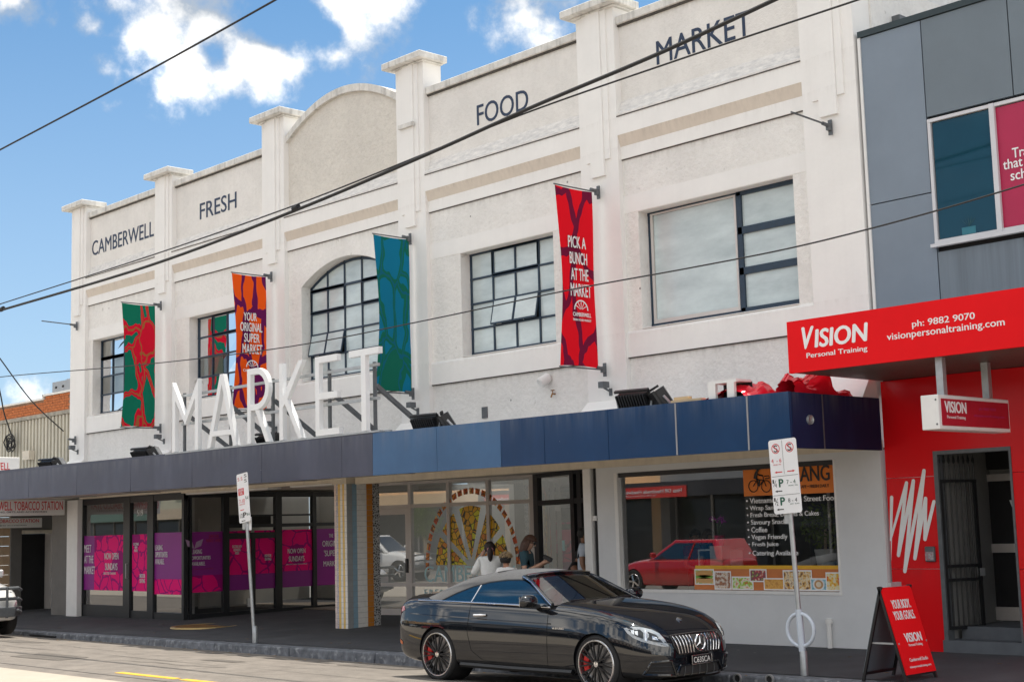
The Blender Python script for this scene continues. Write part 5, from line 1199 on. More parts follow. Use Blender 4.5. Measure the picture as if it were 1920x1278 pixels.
# perpendicular hanging signs
def hsign(x, u0, u1, v0, v1, name, lab, lines, my=.1):
    y1, z1 = UX(u1, v0, x); z0 = UX(u1, v1, x)[1]; y0 = UX(u0, v0, x)[0]
    t = thing(name, (x, y1, z0), lab, 'sign'); MB().box(x-my, x, y0, y1, z0, z1).build('case', mt['white_paint'], t, bevel=.01)
    for s, ua_, ub_, va_, vb_, m in lines:
        ya, za = UX(ua_, vb_, x+.004); yb, zb = UX(ub_, va_, x+.004); text('lettering', s, (x+.003, ya, za), (0, 1, 0), ZA, yb-ya, zb-za, m, t, depth=.003, bold=.004)
    return t
hsign(-35.02, -46, 122, 936, 965, 'tobacco_hanging_sign', 'large white tobacco shop sign hanging square to the street under the awning', [('CAMBERWELL TOBACCO STATION', -42, 118, 939, 957, mt['textred']), ('SMOKING, GIFTS AND ACCESSORIES', -22, 88, 957, 962, mt['textblack'])])
hsign(-38.2, -70, 79, 970, 988, 'small_tobacco_sign', 'smaller white tobacco shop sign hanging farther back under the awning', [('CAMBERWELL TOBACCO STATION', -66, 73, 972, 981, mt['textred']), ('SMOKING, GIFTS AND ACCESSORIES', -50, 50, 983, 987, mt['textblack'])])
hsign(-35.6, -80, 37, 857, 883, 'rooftop_shop_sign', 'white sign with red lettering standing on the awning at the far left', [('CAMBERWELL', -60, 19, 867, 880, mt['textred'])])
# doorway wall of the tobacco shop
DW = Wall2((-38.6, 16.4), (-39.6, 22.0)); da = lambda u, v=1060: DW.px(u, v)[0]
mt['greywall'] = M('grey_painted_wall', (.16, .15, .14), .7, var=.15, vs=2)
mt['peachtile'] = M('peach_wall_tile', (.55, .38, .24), .4, var=.15, vs=6)
db0, db1 = da(40), da(98); zd_ = DW.px(60, 1000)[1]
DW.box('wall', da(20), db0, -.1, 3, -.1, 0, mt['greywall'], tb); DW.box('wall', db1, DW.L, -.1, 3, -.1, 0, mt['greywall'], tb); DW.box('wall', db0, db1, zd_, 3, -.1, 0, mt['greywall'], tb)
DW.box('dark_door', db0, db1, -.1, zd_, -.3, -.25, mt['dark'], tb); DW.box('door_jamb', db1-.08, db1, 0, zd_, -.24, .02, mt['silver_alu'], tb); DW.box('door_head', db0, da(115), zd_, zd_+.1, 0, .08, mt['cream'], tb)
DW.sheet('side_pane', da(103), da(114), .5, zd_, .02, mt['shopglass'], tb); DW.sheet('green_poster', da(103), da(114), zd_-.55, zd_-.1, .015, foodmat('green_poster', [(.05, .4, .02), (.2, .6, .1), (.02, .2, .02)], 8), tb)
DW.box('emergency_light', da(105), da(116), DW.px(108, 981)[1], DW.px(108, 972)[1], .01, .06, mt['white_paint'], tb)
ptl = MB().box(0, .24, -.01, .0, 0, .24)
for i in range(3):
    for k in range(11):
        DW.box('wall_tile', da(20)-.02-(i+1)*.26, da(20)-.02-i*.26-.012, .02+k*.26, .02+k*.26+.248, -.02, 0, mt['peachtile'], tb)
box('corner_pier', -36.0, -34.95, 17.34, 17.75, -.15, 2.95, mt['greywall'], tb)
box('shop_ceiling', -60, -35, 17.3, 24, 2.99, 3.03, mt['soffit'], tb)
# ------------------------------------------------------------------ parking signs
mt['signwhite'] = M('sign_white', (.82, .82, .83), .4, var=.04, vs=4)
mt['signgreen'] = M('sign_green', (.01, .10, .06), .5)
def flat(m_, pts, n): m_.add(pts, [list(range(len(pts)))])
def parking_sign(name, lab, Y, tl, tr, bl, base, style, hoop=False):
    x0, z0 = UY(*bl, Y); x1, z1 = UY(*tl, Y); x2, z2 = UY(*tr, Y)
    o = Vector((x0, Y, z0)); up = Vector((x1-x0, 0, z1-z0)); H = up.length; up.normalize(); rt_ = Vector((up.z, 0, -up.x)); Wd = (Vector((x2, Y, z2))-Vector((x1, Y, z1))).length
    fy = Y+.05; gb = None; z = .1
    bx_, by_ = base
    for _ in range(10):
        X = UZ(bx_, by_, z)[0]; z = gz(X, fy)
    X, zz = UY(bx_, by_, fy)
    foot = Vector((X, fy, gz(X, fy)))
    t = thing(name, tuple(foot), lab, 'street sign', 'parking sign posts on the kerb')
    topc = o+up*(H*.9)+rt_*(Wd*.5)+Vector((0, .045, 0))
    MB().tube([foot-Vector((0, 0, .1)), topc], .03, 12).build('pole', mt['galv'], t, smooth=True, angle=50)
    MB().lathe([(.045, 0), (.045, .28), (.034, .30), (.03, .30)], 12, foot).build('pole_sleeve', mt['galv'], t, smooth=True, angle=40)
    n_ = Vector((0, -1, 0)); r_ = .035; pl = []
    for cx_, cy_, a0 in ((Wd-r_, r_, -90), (Wd-r_, H-r_, 0), (r_, H-r_, 90), (r_, r_, 180)):
        for k in range(6): a = math.radians(a0+18*k); pl.append((cx_+r_*math.cos(a), cy_+r_*math.sin(a)))
    plate = MB().prism(pl, o, rt_, up, Vector((0, .004, 0))).build('sign_plate', mt['signwhite'], t)
    def P(a, b, d=.002): return o+rt_*(a*Wd)+up*(b*H)+n_*d
    def tx(s, a0, a1, b0, b1, m, **k): text('print', s, P(a0, b0), rt_, up, (a1-a0)*Wd, (b1-b0)*H, m, plate, depth=.001, **k)
    def ln(a0, b0, a1, b1, w, m):
        q = MB(); q.bar(P(a0, b0), P(a1, b1), w, .001, up=(0, 1, 0)); q.build('print', m, plate)
    def arrow(a0, a1, b, m):
        s_ = 1 if a1 > a0 else -1; ln(a0, b, a1-s_*.05, b, .012, m)
        q = MB(); flat(q, [P(a1, b), P(a1-s_*.09, b+.016), P(a1-s_*.09, b-.016)], 3); q.build('print', m, plate, fix=False)
    def ring(a, b, r0, m):
        q = MB(); n = 22; c = P(a, b)
        for k in range(n):
            A_, B_ = 2*PI*k/n, 2*PI*(k+1)/n
            q.add([c+rt_*(r0*math.cos(A_))+up*(r0*math.sin(A_)), c+rt_*(r0*math.cos(B_))+up*(r0*math.sin(B_)), c+rt_*(.84*r0*math.cos(B_))+up*(.84*r0*math.sin(B_)), c+rt_*(.84*r0*math.cos(A_))+up*(.84*r0*math.sin(A_))], [(0, 1, 2, 3)])
        q.build('print', m, plate, fix=False)
    def nostop(a, b, r0):
        ring(a, b, r0, mt['textred']); kx, ky = r0/Wd, r0/H
        tx('S', a-.45*kx, a+.45*kx, b-.68*ky, b+.68*ky, mt['textblack'], bold=.015)
        q = MB(); q.bar(P(a-.62*kx, b+.62*ky, .004), P(a+.62*kx, b-.62*ky, .004), .010, .001, up=(0, 1, 0)); q.build('print', mt['textred'], plate)
    if style == 'B':
        nostop(.25, .88, .062); nostop(.75, .88, .062); ln(.49, .53, .49, .985, .004, mt['darkgrey']); ln(.03, .505, .97, .505, .005, mt['darkgrey']); ln(.03, .25, .97, .25, .005, mt['darkgrey'])
        tx('4  - 6', .06, .42, .69, .745, mt['textred']); tx('MON  FRI', .12, .4, .655, .672, mt['textred']); arrow(.42, .14, .56, mt['textred']); arrow(.6, .88, .56, mt['textred'])
        for b, fr_, a_, bb, c_ in ((.36, '4', '7', '4', 'MON  FRI'), (.115, '2', '8', '4', 'SAT  SUN')):
            tx('1', .04, .09, b+.055, b+.105, mt['textblack']); tx(fr_, .12, .18, b+.0, b+.055, mt['textblack']); ln(.06, b+.01, .17, b+.095, .005, mt['textblack'])
            tx('P', .27, .42, b+.0, b+.105, mt['signgreen'], bold=.03); tx(a_+' - '+bb, .54, .86, b+.03, b+.085, mt['signgreen'] if b > .2 else mt['darkgrey']); tx(c_, .6, .92, b-.0, b+.015, mt['signgreen']); 
            arrow(.36, .10, b-.055, mt['textblack'])
    else:
        tx('S', .1, .25, .86, .93, mt['textred']); tx('S', .38, .52, .86, .93, mt['textred']); tx('S', .68, .9, .90, .97, mt['textblack']); tx('S', .68, .9, .80, .87, mt['textblack'])
        q = MB(); flat(q, [P(.08, .56, .0015), P(.58, .56, .0015), P(.58, .70, .0015), P(.08, .70, .0015)], 4); q.build('print', mt['textred'], plate, fix=False)
        text('print', 'LOADING\nZONE', P(.12, .575, .003), rt_, up, .42*Wd, .11*H, mt['textwhite'], plate, depth=.001)
        tx('7-10', .12, .6, .40, .48, mt['textred']); tx('MON FRI', .12, .6, .36, .385, mt['textred']); arrow(.5, .15, .26, mt['textred']); tx('P', .4, .66, .10, .20, mt['textblack'], bold=.03); tx('1/2', .1, .34, .10, .19, mt['textblack']); tx('8-6', .72, .95, .12, .18, mt['signgreen']); arrow(.55, .2, .035, mt['textblack']); tx('9-4', .68, .93, .44, .52, mt['signgreen'])
    MB().obox(topc+Vector((0, 0, -H*.95)), (.05, 0, 0), (0, .01, 0), (0, 0, .08)).build('clamp', mt['galv'], t)
    if hoop:
        c = foot+(topc-foot)*((1.0-foot.z)/(topc.z-foot.z))*1.0
        hz = UY(1502, 1180, fy)[1]; c = foot+(topc-foot)*((hz-foot.z)/(topc.z-foot.z)); rr = .195
        MB().tube([c+Vector((rr*math.cos(a), -.0, rr*math.sin(a))) for a in [2*PI*k/36 for k in range(37)]], .024, 10, cap=False).build('bicycle_ring', M('ring_paint', (.62, .68, .76), .35, var=.06), t, smooth=True)
        d = (topc-foot).normalized(); MB().tube([c-d*(rr+.06), c+d*(rr+.05)], .042, 12).build('ring_sleeve', M('ring_sleeve_paint', (.60, .66, .74), .35, var=.06), t, smooth=True, angle=50)
    else:
        MB().obox(foot+(topc-foot)*.72+Vector((.06, .02, 0)), (.05, 0, 0), (0, .006, 0), (0, 0, .12)).build('small_plate', mt['signwhite'], t)
parking_sign('parking_sign_post', 'tall parking sign with four panels and a bicycle ring before the cafe', 14.72, (1440, 826), (1492, 823), (1452, 964), (1508, 1256), 'B', True)
parking_sign('parking_sign_post', 'leaning parking sign with a red loading zone panel before the purple shop', 14.72, (443, 890), (464, 888), (449, 981), (478, 1203), 'A')

# ------------------------------------------------------------------ overhead wires
def wire(pts, Y, r_, lab, knobs=()):
    P = [Vector((UY(u, v, y_)[0], y_, UY(u, v, y_)[1])) for (u, v), y_ in zip(pts, Y if isinstance(Y, (list, tuple)) else [Y]*len(pts))]
    # smooth spline through the support points
    Q = []
    for i in range(len(P)-1):
        p0, p1, p2, p3 = P[max(0, i-1)], P[i], P[i+1], P[min(len(P)-1, i+2)]
        for k in range(8):
            t_ = k/8; Q.append(.5*((2*p1)+(p2-p0)*t_+(2*p0-5*p1+4*p2-p3)*t_*t_+(3*p1-p0-3*p2+p3)*t_**3))
    Q.append(P[-1])
    if knobs:
        t = thing('overhead_wire', tuple(P[0]), lab, 'cable'); MB().tube(Q, r_, 6).build('cable', mt['cable'], t)
        for u, v in knobs:
            y_ = Y if not isinstance(Y, (list, tuple)) else Y[0]; x_, z_ = UY(u, v, y_); MB().tube([(x_-.07, y_, z_+.0), (x_+.07, y_, z_+.02)], .05, 8).build('clamp', mt['cable'], t)
    else:
        o = MB().tube(Q, r_, 6).build('overhead_wire', mt['cable']); tag(o, lab, 'cable')
wire([(-80, 722), (0, 706.5), (270, 683), (540, 650), (800, 600), (1060, 545), (1300, 501), (1500, 461), (1720, 405), (1920, 346), (1990, 322)], 14.0, .010, 'thin low cable crossing the banners and the white letters')
wire([(-80, 324), (0, 281), (260, 143), (515, 1), (700, -104)], 9.2, .013, 'lone cable rising steeply through the blue sky')
wire([(-80, 597), (0, 570), (280, 480), (550, 386), (800, 287), (1000, 207), (1300, 103), (1600, 3), (1760, -52)], 13.5, .012, 'thin cable crossing the facade just under the name lettering')
wire([(-80, 606), (0, 582), (280, 498), (550, 396), (800, 290), (1000, 200), (1230, 103), (1450, 1), (1560, -52)], 13.5, .026, 'thick twisted cable crossing the facade beside a thinner one', [(555, 391), (4, 580)])
wire([(-60, 590), (0, 672), (60, 752), (119, 808)], [14.5, 15.3, 16.3, 17.35], .016, 'service cable sagging to the corner of the white market')
wire([(-30, 600), (0, 735), (8, 775), (24, 822)], [15.5, 16.6, 17.0, 17.25], .02, 'dark service cable dropping to the coil on the cream cladding')
# coil of cable on the cladding
c = Vector((UY(20, 832, 17.3)[0], 17.3, UY(20, 832, 17.3)[1])); m_ = MB(); random.seed(4)
for k in range(9):
    r0 = random.uniform(.12, .26); a0 = random.uniform(0, 6); off = Vector((random.uniform(-.12, .12), random.uniform(-.04, .04), random.uniform(-.1, .1)))
    m_.tube([c+off+Vector((r0*math.cos(a0+a), random.uniform(-.02, .02), r0*.8*math.sin(a0+a))) for a in [k2*.5 for k2 in range(11)]], .018, 5)
o = m_.build('cable_coil', mt['cable']); tag(o, 'tangled black cable coil on the cream cladding above the awning', 'cable')
random.seed(7)
x_, z_ = UY(48, 853, 17.3); o = box('junction_box', x_-.2, x_+.2, 17.3, 17.46, z_-.12, z_+.12, mt['cream']); tag(o, 'beige electrical box fixed to the stained cream cladding', 'electrical box')
# ------------------------------------------------------------------ cars
def lerp_tab(tab, x):
    if x <= tab[0][0]: return tab[0][1]
    for (x0, y0), (x1, y1) in zip(tab, tab[1:]):
        if x <= x1: return y0+(y1-y0)*(x-x0)/(x1-x0)
    return tab[-1][1]
def eval_mods(o):
    dg = bpy.context.evaluated_depsgraph_get(); dg.update()
    me = bpy.data.meshes.new_from_object(o.evaluated_get(dg)); return me
def loft_body(name, xs, W_, ZB, ZS_, ZT, mat, wheels, wr, mid=(.36, .53, .66, .78), crown=.03, sub=2, extra=None):
    V_, F_ = [], []; n = None
    for x_ in xs:
        w, zb, zs, zt = lerp_tab(W_, x_), lerp_tab(ZB, x_), lerp_tab(ZS_, x_), lerp_tab(ZT, x_)
        k = (zs-zb)/(.93-.17)
        zz = [zb+(m-.17)*k for m in mid]
        h_ = [(0, zb), (w*.80, zb), (w*.955, zb+.05*k), (w*.985, zz[0]), (w*.997, zz[1]), (w*1.0, zz[2]), (w*.965, zz[3]), (w*.94, zs-.035*k), (w*.90, zs), (w*.80, zs+(zt-zs)*.55), (w*.55, zs+(zt-zs)*.9), (w*.28, zt), (0, zt+.004)]
        ring = [(x_, -a, b) for a, b in h_] + [(x_, a, b) for a, b in h_[-2:0:-1]]
        n = len(ring); V_ += ring
    for i in range(len(xs)-1):
        for k in range(n): F_.append((i*n+k, i*n+(k+1) % n, (i+1)*n+(k+1) % n, (i+1)*n+k))
    F_.append(list(range(n))[::-1]); F_.append([(len(xs)-1)*n+k for k in range(n)])
    me = bpy.data.meshes.new(name); me.from_pydata(V_, [], F_); bm = bmesh.new(); bm.from_mesh(me); bmesh.ops.recalc_face_normals(bm, faces=bm.faces); bm.to_mesh(me); bm.free()
    o = bpy.data.objects.new(name, me); COL.objects.link(o); s_ = o.modifiers.new('s', 'SUBSURF'); s_.levels = s_.render_levels = sub
    m1 = eval_mods(o); bpy.data.objects.remove(o)
    o = bpy.data.objects.new(name, m1); COL.objects.link(o)
    cut = MB()
    for (wx, wzc) in wheels:
        for sgn in (-1, 1):
            cut.lathe([(.0005, 0), (wr, 0), (wr, .6), (.0005, .6)], 40, (wx, sgn*.52, wzc), (0, sgn, 0))
    cm = cut.mesh('cut', mat); co = bpy.data.objects.new('cut', cm); COL.objects.link(co)
    b = o.modifiers.new('b', 'BOOLEAN'); b.operation = 'DIFFERENCE'; b.object = co; b.solver = 'EXACT'
    m2 = eval_mods(o); bpy.data.objects.remove(o); bpy.data.objects.remove(co)
    m2.materials.clear(); m2.materials.append(mat)
    m2.polygons.foreach_set('use_smooth', [True]*len(m2.polygons)); m2.set_sharp_from_angle(angle=math.radians(38))
    return m2, BVHTree.FromPolygons([v.co for v in m1.vertices], [list(p.vertices) for p in m1.polygons])
mt['tyre'] = M('tyre_rubber', (.02, .02, .021), .8, var=.2, bump=.2, bs=60, obj=True)
mt['rimdark'] = M('rim_dark', (.012, .012, .013), .45, metal=.0, var=.1, obj=True); mt['rimedge'] = M('rim_edge', (.55, .55, .56), .25, metal=.9, var=.05, obj=True); mt['disc'] = M('brake_disc', (.35, .35, .36), .35, metal=.8, obj=True); mt['caliper'] = M('caliper_red', (.6, .01, .01), .35, obj=True)
mt['chrome'] = M('chrome', (.75, .75, .77), .12, metal=1.0, var=.03, obj=True)
mt['blacktrim'] = M('black_trim', (.012, .012, .013), .4, var=.1, obj=True)
def wheel(par, x, y, sgn, R, rimr, dark=True, width=.235, spokes=10, star=True):
    ax = (0, sgn, 0); org = (x, y, R); q = lambda p: p
    hw = width/2
    ty = MB().lathe([(rimr, -width), (R-.03, -width), (R, -width+.03), (R, -.03), (R-.012, -.012), (rimr+.03, .002), (rimr, -.004)], 40, org, ax, closed=True).build('wheel', mt['tyre'], par, smooth=True, angle=35, local=True)
    MB().lathe([(rimr+.004, -.004), (rimr-.004, .006), (rimr-.016, .004), (rimr-.02, -.03), (rimr-.02, -width+.01)], 40, org, ax).build('rim', mt['rimedge'], ty, smooth=True, angle=35)
    sp = MB(); O = Vector(org)
    for k in range(spokes):
        for dlt in ((-.085, .085) if spokes > 6 else (0,)):
            a = 2*PI*k/spokes; a2 = a+dlt*1.5
            p0 = O+Vector((.05*math.cos(a), -sgn*.012, .05*math.sin(a))); p1 = O+Vector(((rimr-.012)*math.cos(a2), -sgn*.02, (rimr-.012)*math.sin(a2)))
            sp.bar(p0, p1, .015 if spokes > 6 else .05, .02, up=(0, 1, 0))
    sp.lathe([(.001, .004), (.05, 0), (.058, -.03), (.03, -.05)], 20, (x, y-sgn*.006, R), ax)
    sp.build('spokes', mt['rimdark'] if dark else mt['chrome'], ty)
    if star:
        MB().lathe([(.001, .002), (.033, .0)], 18, (x, y, R), ax).build('hub_cap', mt['chrome'], ty)
        MB().lathe([(.05, 0), (rimr-.06, 0), (rimr-.06, -.02), (.05, -.02)], 32, (x, y-sgn*.07, R), ax, closed=True).build('brake_disc', mt['disc'], ty)
        cl = MB()
        for k in range(3):
            a0, a1 = [math.radians(155+k*16+d) for d in (0, 16)]; r0, r1 = .15, rimr-.055
            cl.hexa([O+Vector((r*math.cos(a), -sgn*dy, r*math.sin(a))) for dy in (.105, .035) for (r, a) in ((r0, a0), (r1, a0), (r1, a1), (r0, a1))])
        cl.build('brake_caliper', mt['caliper'], ty)
    MB().lathe([(.001, 0), (rimr-.01, 0)], 30, (x, y-sgn*.12, R), ax).build('wheel_back', mt['dark'], ty)
    return ty

# --- black convertible coupe parked at the kerb
CR_X, CR_Y = -14.97, 12.62+.885
car = thing('parked_convertible', (CR_X, CR_Y, -.028), 'glossy black two door convertible with grey soft top parked at the kerb', 'car', rz=math.radians(1.2))
mt['carpaint'] = M('black_car_paint', (.006, .007, .010), .3, metal=.0, var=.0, coat=1.0, spec=.0, obj=True)
mt['carpaint'].node_tree.nodes['Principled BSDF'].inputs['Coat IOR'].default_value = 1.75
xs = [-1.05, -1.035, -1.0, -.95, -.88, -.75, -.55, -.3, 0, .3, .7, 1.2, 1.7, 2.05, 2.3, 2.55, 2.84, 3.08, 3.26, 3.40, 3.52, 3.60, 3.66, 3.69]
cW = [(-1.05, .60), (-1.035, .70), (-1.0, .77), (-.95, .81), (-.88, .835), (-.75, .86), (-.55, .885), (-.3, .905), (0, .915), (.3, .905), (.7, .89), (1.2, .888), (1.7, .888), (2.05, .893), (2.3, .90), (2.55, .91), (2.84, .912), (3.08, .895), (3.26, .86), (3.40, .81), (3.52, .735), (3.60, .65), (3.66, .54), (3.69, .42)]
cB = [(-1.05, .38), (-1.0, .30), (-.9, .24), (-.7, .20), (0, .17), (3.2, .165), (3.45, .16), (3.69, .20)]
cS = [(-1.05, .66), (-1.035, .76), (-1.0, .86), (-.95, .91), (-.88, .935), (-.55, .955), (0, .955), (.7, .945), (1.2, .935), (1.7, .925), (2.3, .905), (2.84, .865), (3.08, .825), (3.26, .775), (3.40, .72), (3.52, .665), (3.60, .62), (3.66, .57), (3.69, .50)]
cT = [(-1.05, .70), (-1.035, .82), (-1.0, .95), (-.95, 1.01), (-.88, 1.025), (-.55, 1.03), (0, 1.02), (1.7, .98), (2.05, .99), (2.3, .975), (2.55, .955), (2.84, .92), (3.08, .875), (3.26, .83), (3.40, .775), (3.52, .715), (3.60, .66), (3.66, .60), (3.69, .53)]
sc_ = lambda T: [(x_ if x_ > 0 else x_*.90, z_ if z_ < .45 else .45+(z_-.45)*1.15) for x_, z_ in T]
xs = [x_ if x_ > 0 else x_*.90 for x_ in xs]; cS, cT = sc_(cS), sc_(cT); cW = [(x_ if x_ > 0 else x_*.90, w) for x_, w in cW]; cB = [(x_ if x_ > 0 else x_*.90, w) for x_, w in cB]
me, bvh = loft_body('body', xs, cW, cB, cS, cT, mt['carpaint'], ((0, .345), (2.84, .345)), .362)
body = link('body', me, car, local=True)
def hit(o, d):
    r_ = bvh.ray_cast(Vector(o), Vector(d).normalized()); return r_
def side(x_, z_, off=.004):
    h_ = hit((x_, -2, z_), (0, 1, 0))
    return (h_[0]+h_[1]*off) if h_[0] else Vector((x_, -.9, z_))
def front(y_, z_, off=.004):
    h_ = hit((5, y_, z_), (-1, 0, 0))
    return (h_[0]+h_[1]*off) if h_[0] else Vector((3.6, y_, z_))
def corner(y_, z_, off=.006, dr=(-1, .75, 0)):
    o = Vector((0, 0, z_))+Vector((3.2, -.62, 0))+Vector((.6, .8, 0))*0
    d = Vector(dr).normalized(); perp = Vector((-d.y, d.x, 0)); p = Vector((3.2, -.70, z_))-d*3+perp*(-y_)
    h_ = hit(p, d); return (h_[0]+h_[1]*off) if h_[0] else None
def patch(fn, poly, nu=10, nv=6):
    """bilinear quad poly [(a,b)x4] pushed on to the body through fn"""
    (a0, b0), (a1, b1), (a2, b2), (a3, b3) = poly; g = []
    for i in range(nv+1):
        t_ = i/nv
        for j_ in range(nu+1):
            s_ = j_/nu; a = (a0*(1-s_)+a1*s_)*(1-t_)+(a3*(1-s_)+a2*s_)*t_; b = (b0*(1-s_)+b1*s_)*(1-t_)+(b3*(1-s_)+b2*s_)*t_
            g.append(fn(a, b))
    return MB().grid(g, nv+1, nu+1)
def strip(name, fn, pts, r_, mat, par=car, n=5):
    Q = []
    for (a, b), (c_, d_) in zip(pts, pts[1:]):
        for k in range(n): Q.append(fn(a+(c_-a)*k/n, b+(d_-b)*k/n))
    Q.append(fn(*pts[-1])); return MB().tube(Q, r_, 6).build(name, mat, par, smooth=True, local=True)
for y_s in (-1, 1):
    for wx in (0, 2.84):
        w_ = wheel(car, wx, y_s*.892, y_s, .342, .284)
    for wx in (0, 2.84): MB().lathe([(.361, 0), (.361, -.34), (.001, -.34)], 30, (wx, y_s*.86, .345), (0, y_s, 0)).build('wheel_well', mt['dark'], car, local=True)
# seams, handle, skirt, badge
seam = M('panel_gap', (.002, .002, .002), .9, var=0, obj=True)
strip('door_seam', lambda a, b: side(a, b, .0005), [(.62, .99), (.60, .65), (.66, .42), (.86, .30), (1.4, .285), (2.02, .29), (2.04, .6), (2.03, .96)], .0035, seam)
strip('bonnet_seam', lambda a, b: side(a, b, .0005), [(2.06, .965), (2.5, .925), (2.9, .89), (3.2, .82)], .0035, seam)
strip('sill_skirt', lambda a, b: side(a, b, .010), [(.42, .235), (1.2, .225), (2.0, .225), (2.42, .23)], .035, mt['blacktrim'])
strip('body_crease', lambda a, b: side(a, b, -.008), [(-.6, .86), (.3, .835), (1.2, .81), (2.1, .79)], .012, mt['carpaint'])
hb = side(.82, .865, .018); MB().tube([hb+Vector((-.11, .012, 0)), hb+Vector((-.08, -.012, 0)), hb+Vector((.08, -.012, .004)), hb+Vector((.11, .012, .004))], [.012, .02, .02, .012], 8).build('door_handle', mt['chrome'], car, smooth=True, local=True)
b0 = side(2.13, .73, .003); text('badge', 'V8 BITURBO', b0, (1, 0, 0), ZA, .20, .022, mt['chrome'], car, depth=.002, local=True)
# front: grille, emblem, plate, intakes, splitter
gp4 = [(-.40, .425), (.40, .425), (.46, .625), (-.46, .625)]
patch(lambda a, b: front(a, b+.025, .004), [(-.37, .43), (.37, .43), (.44, .635), (-.44, .635)], 16, 6).build('grille', mt['dark'], car, local=True, smooth=True)
for k in range(15):
    y_ = -.406+k*.058
    if abs(y_) < .085: continue
    zt_ = .632; strip('grille_bar', lambda a, b: front(a, b+.025, .012), [(y_*.9, .437), (y_*.97, .54), (y_*1.02, zt_-.004)], .007, mt['chrome'])
fr = [(-.37, .43), (0, .425), (.37, .43), (.445, .53), (.44, .638), (0, .648), (-.44, .638), (-.445, .53), (-.37, .43)]
strip('grille_surround', lambda a, b: front(a, b+.025, .006), fr, .011, mt['blacktrim'])
ec = front(0, .56, .03)
MB().tube([ec+Vector((0, .092*math.cos(a), .092*math.sin(a))) for a in [2*PI*k/32 for k in range(33)]], .011, 8, cap=False).build('emblem_ring', mt['chrome'], car, smooth=True, local=True)
st_ = MB()
for k in range(3):
    a = PI/2+k*2*PI/3; t_ = Vector((0, math.cos(a), math.sin(a))); s_ = Vector((0, -math.sin(a), math.cos(a)))
    st_.add([ec+Vector((.012, 0, 0)), ec+t_*.018*0+s_*.016-t_*.009, ec+t_*.088, ec-s_*.016-t_*.009], [(0, 1, 2), (0, 2, 3)])
st_.build('emblem_star', mt['chrome'], car, local=True, fix=False)
pc = front(0, .375, .03); pxm = pc.x+.012
pl = MB().box(pxm-.008, pxm, -.19, .19, .32, .43).build('number_plate', M('plate_black', (.012, .012, .014), .35, obj=True), car, bevel=.004, local=True)
text('plate_text', 'C63SCA', (pxm+.0008, -.155, .34), (0, 1, 0), ZA, .31, .065, M('plate_white', (.78, .78, .76), .5), pl, depth=.002)
strip('plate_border', lambda a, b: Vector((pxm+.001, a, b)), [(-.185, .325), (.185, .325), (.185, .425), (-.185, .425), (-.185, .325)], .0035, mt['chrome'], pl)
for sg_ in (-1, 1):
    fn = lambda a, b: front(a*sg_, b, .004)
    patch(fn, [(.43, .225), (.745, .245), (.70, .375), (.50, .385)], 10, 6).build('air_intake', mt['dark'], car, local=True, smooth=True)
    strip('intake_trim', lambda a, b: front(a*sg_, b, .012), [(.43, .222), (.75, .242), (.705, .38), (.50, .39), (.43, .222)], .015, mt['carpaint'])
    for zz in (.27, .32): strip('intake_blade', lambda a, b: front(a*sg_, b, .01), [(.46, zz), (.72, zz+.01)], .006, mt['blacktrim'])
patch(lambda a, b: front(a, b, .003), [(-.38, .195), (.38, .195), (.33, .315), (-.33, .315)], 14, 5).build('lower_grille', mt['dark'], car, local=True, smooth=True)
for k in range(5): strip('lower_grille_bar', lambda a, b: front(a, b, .008), [(-.28+k*.14, .20), (-.27+k*.135, .31)], .004, mt['darkgrey'])
strip('front_splitter', lambda a, b: front(a, b, .03), [(-.70, .19), (-.5, .178), (0, .172), (.5, .178), (.70, .19)], .012, mt['blacktrim'])
strip('splitter_frame', lambda a, b: front(a, b, .012), [(-.44, .21), (-.36, .325), (.36, .325), (.44, .21)], .014, mt['carpaint'])
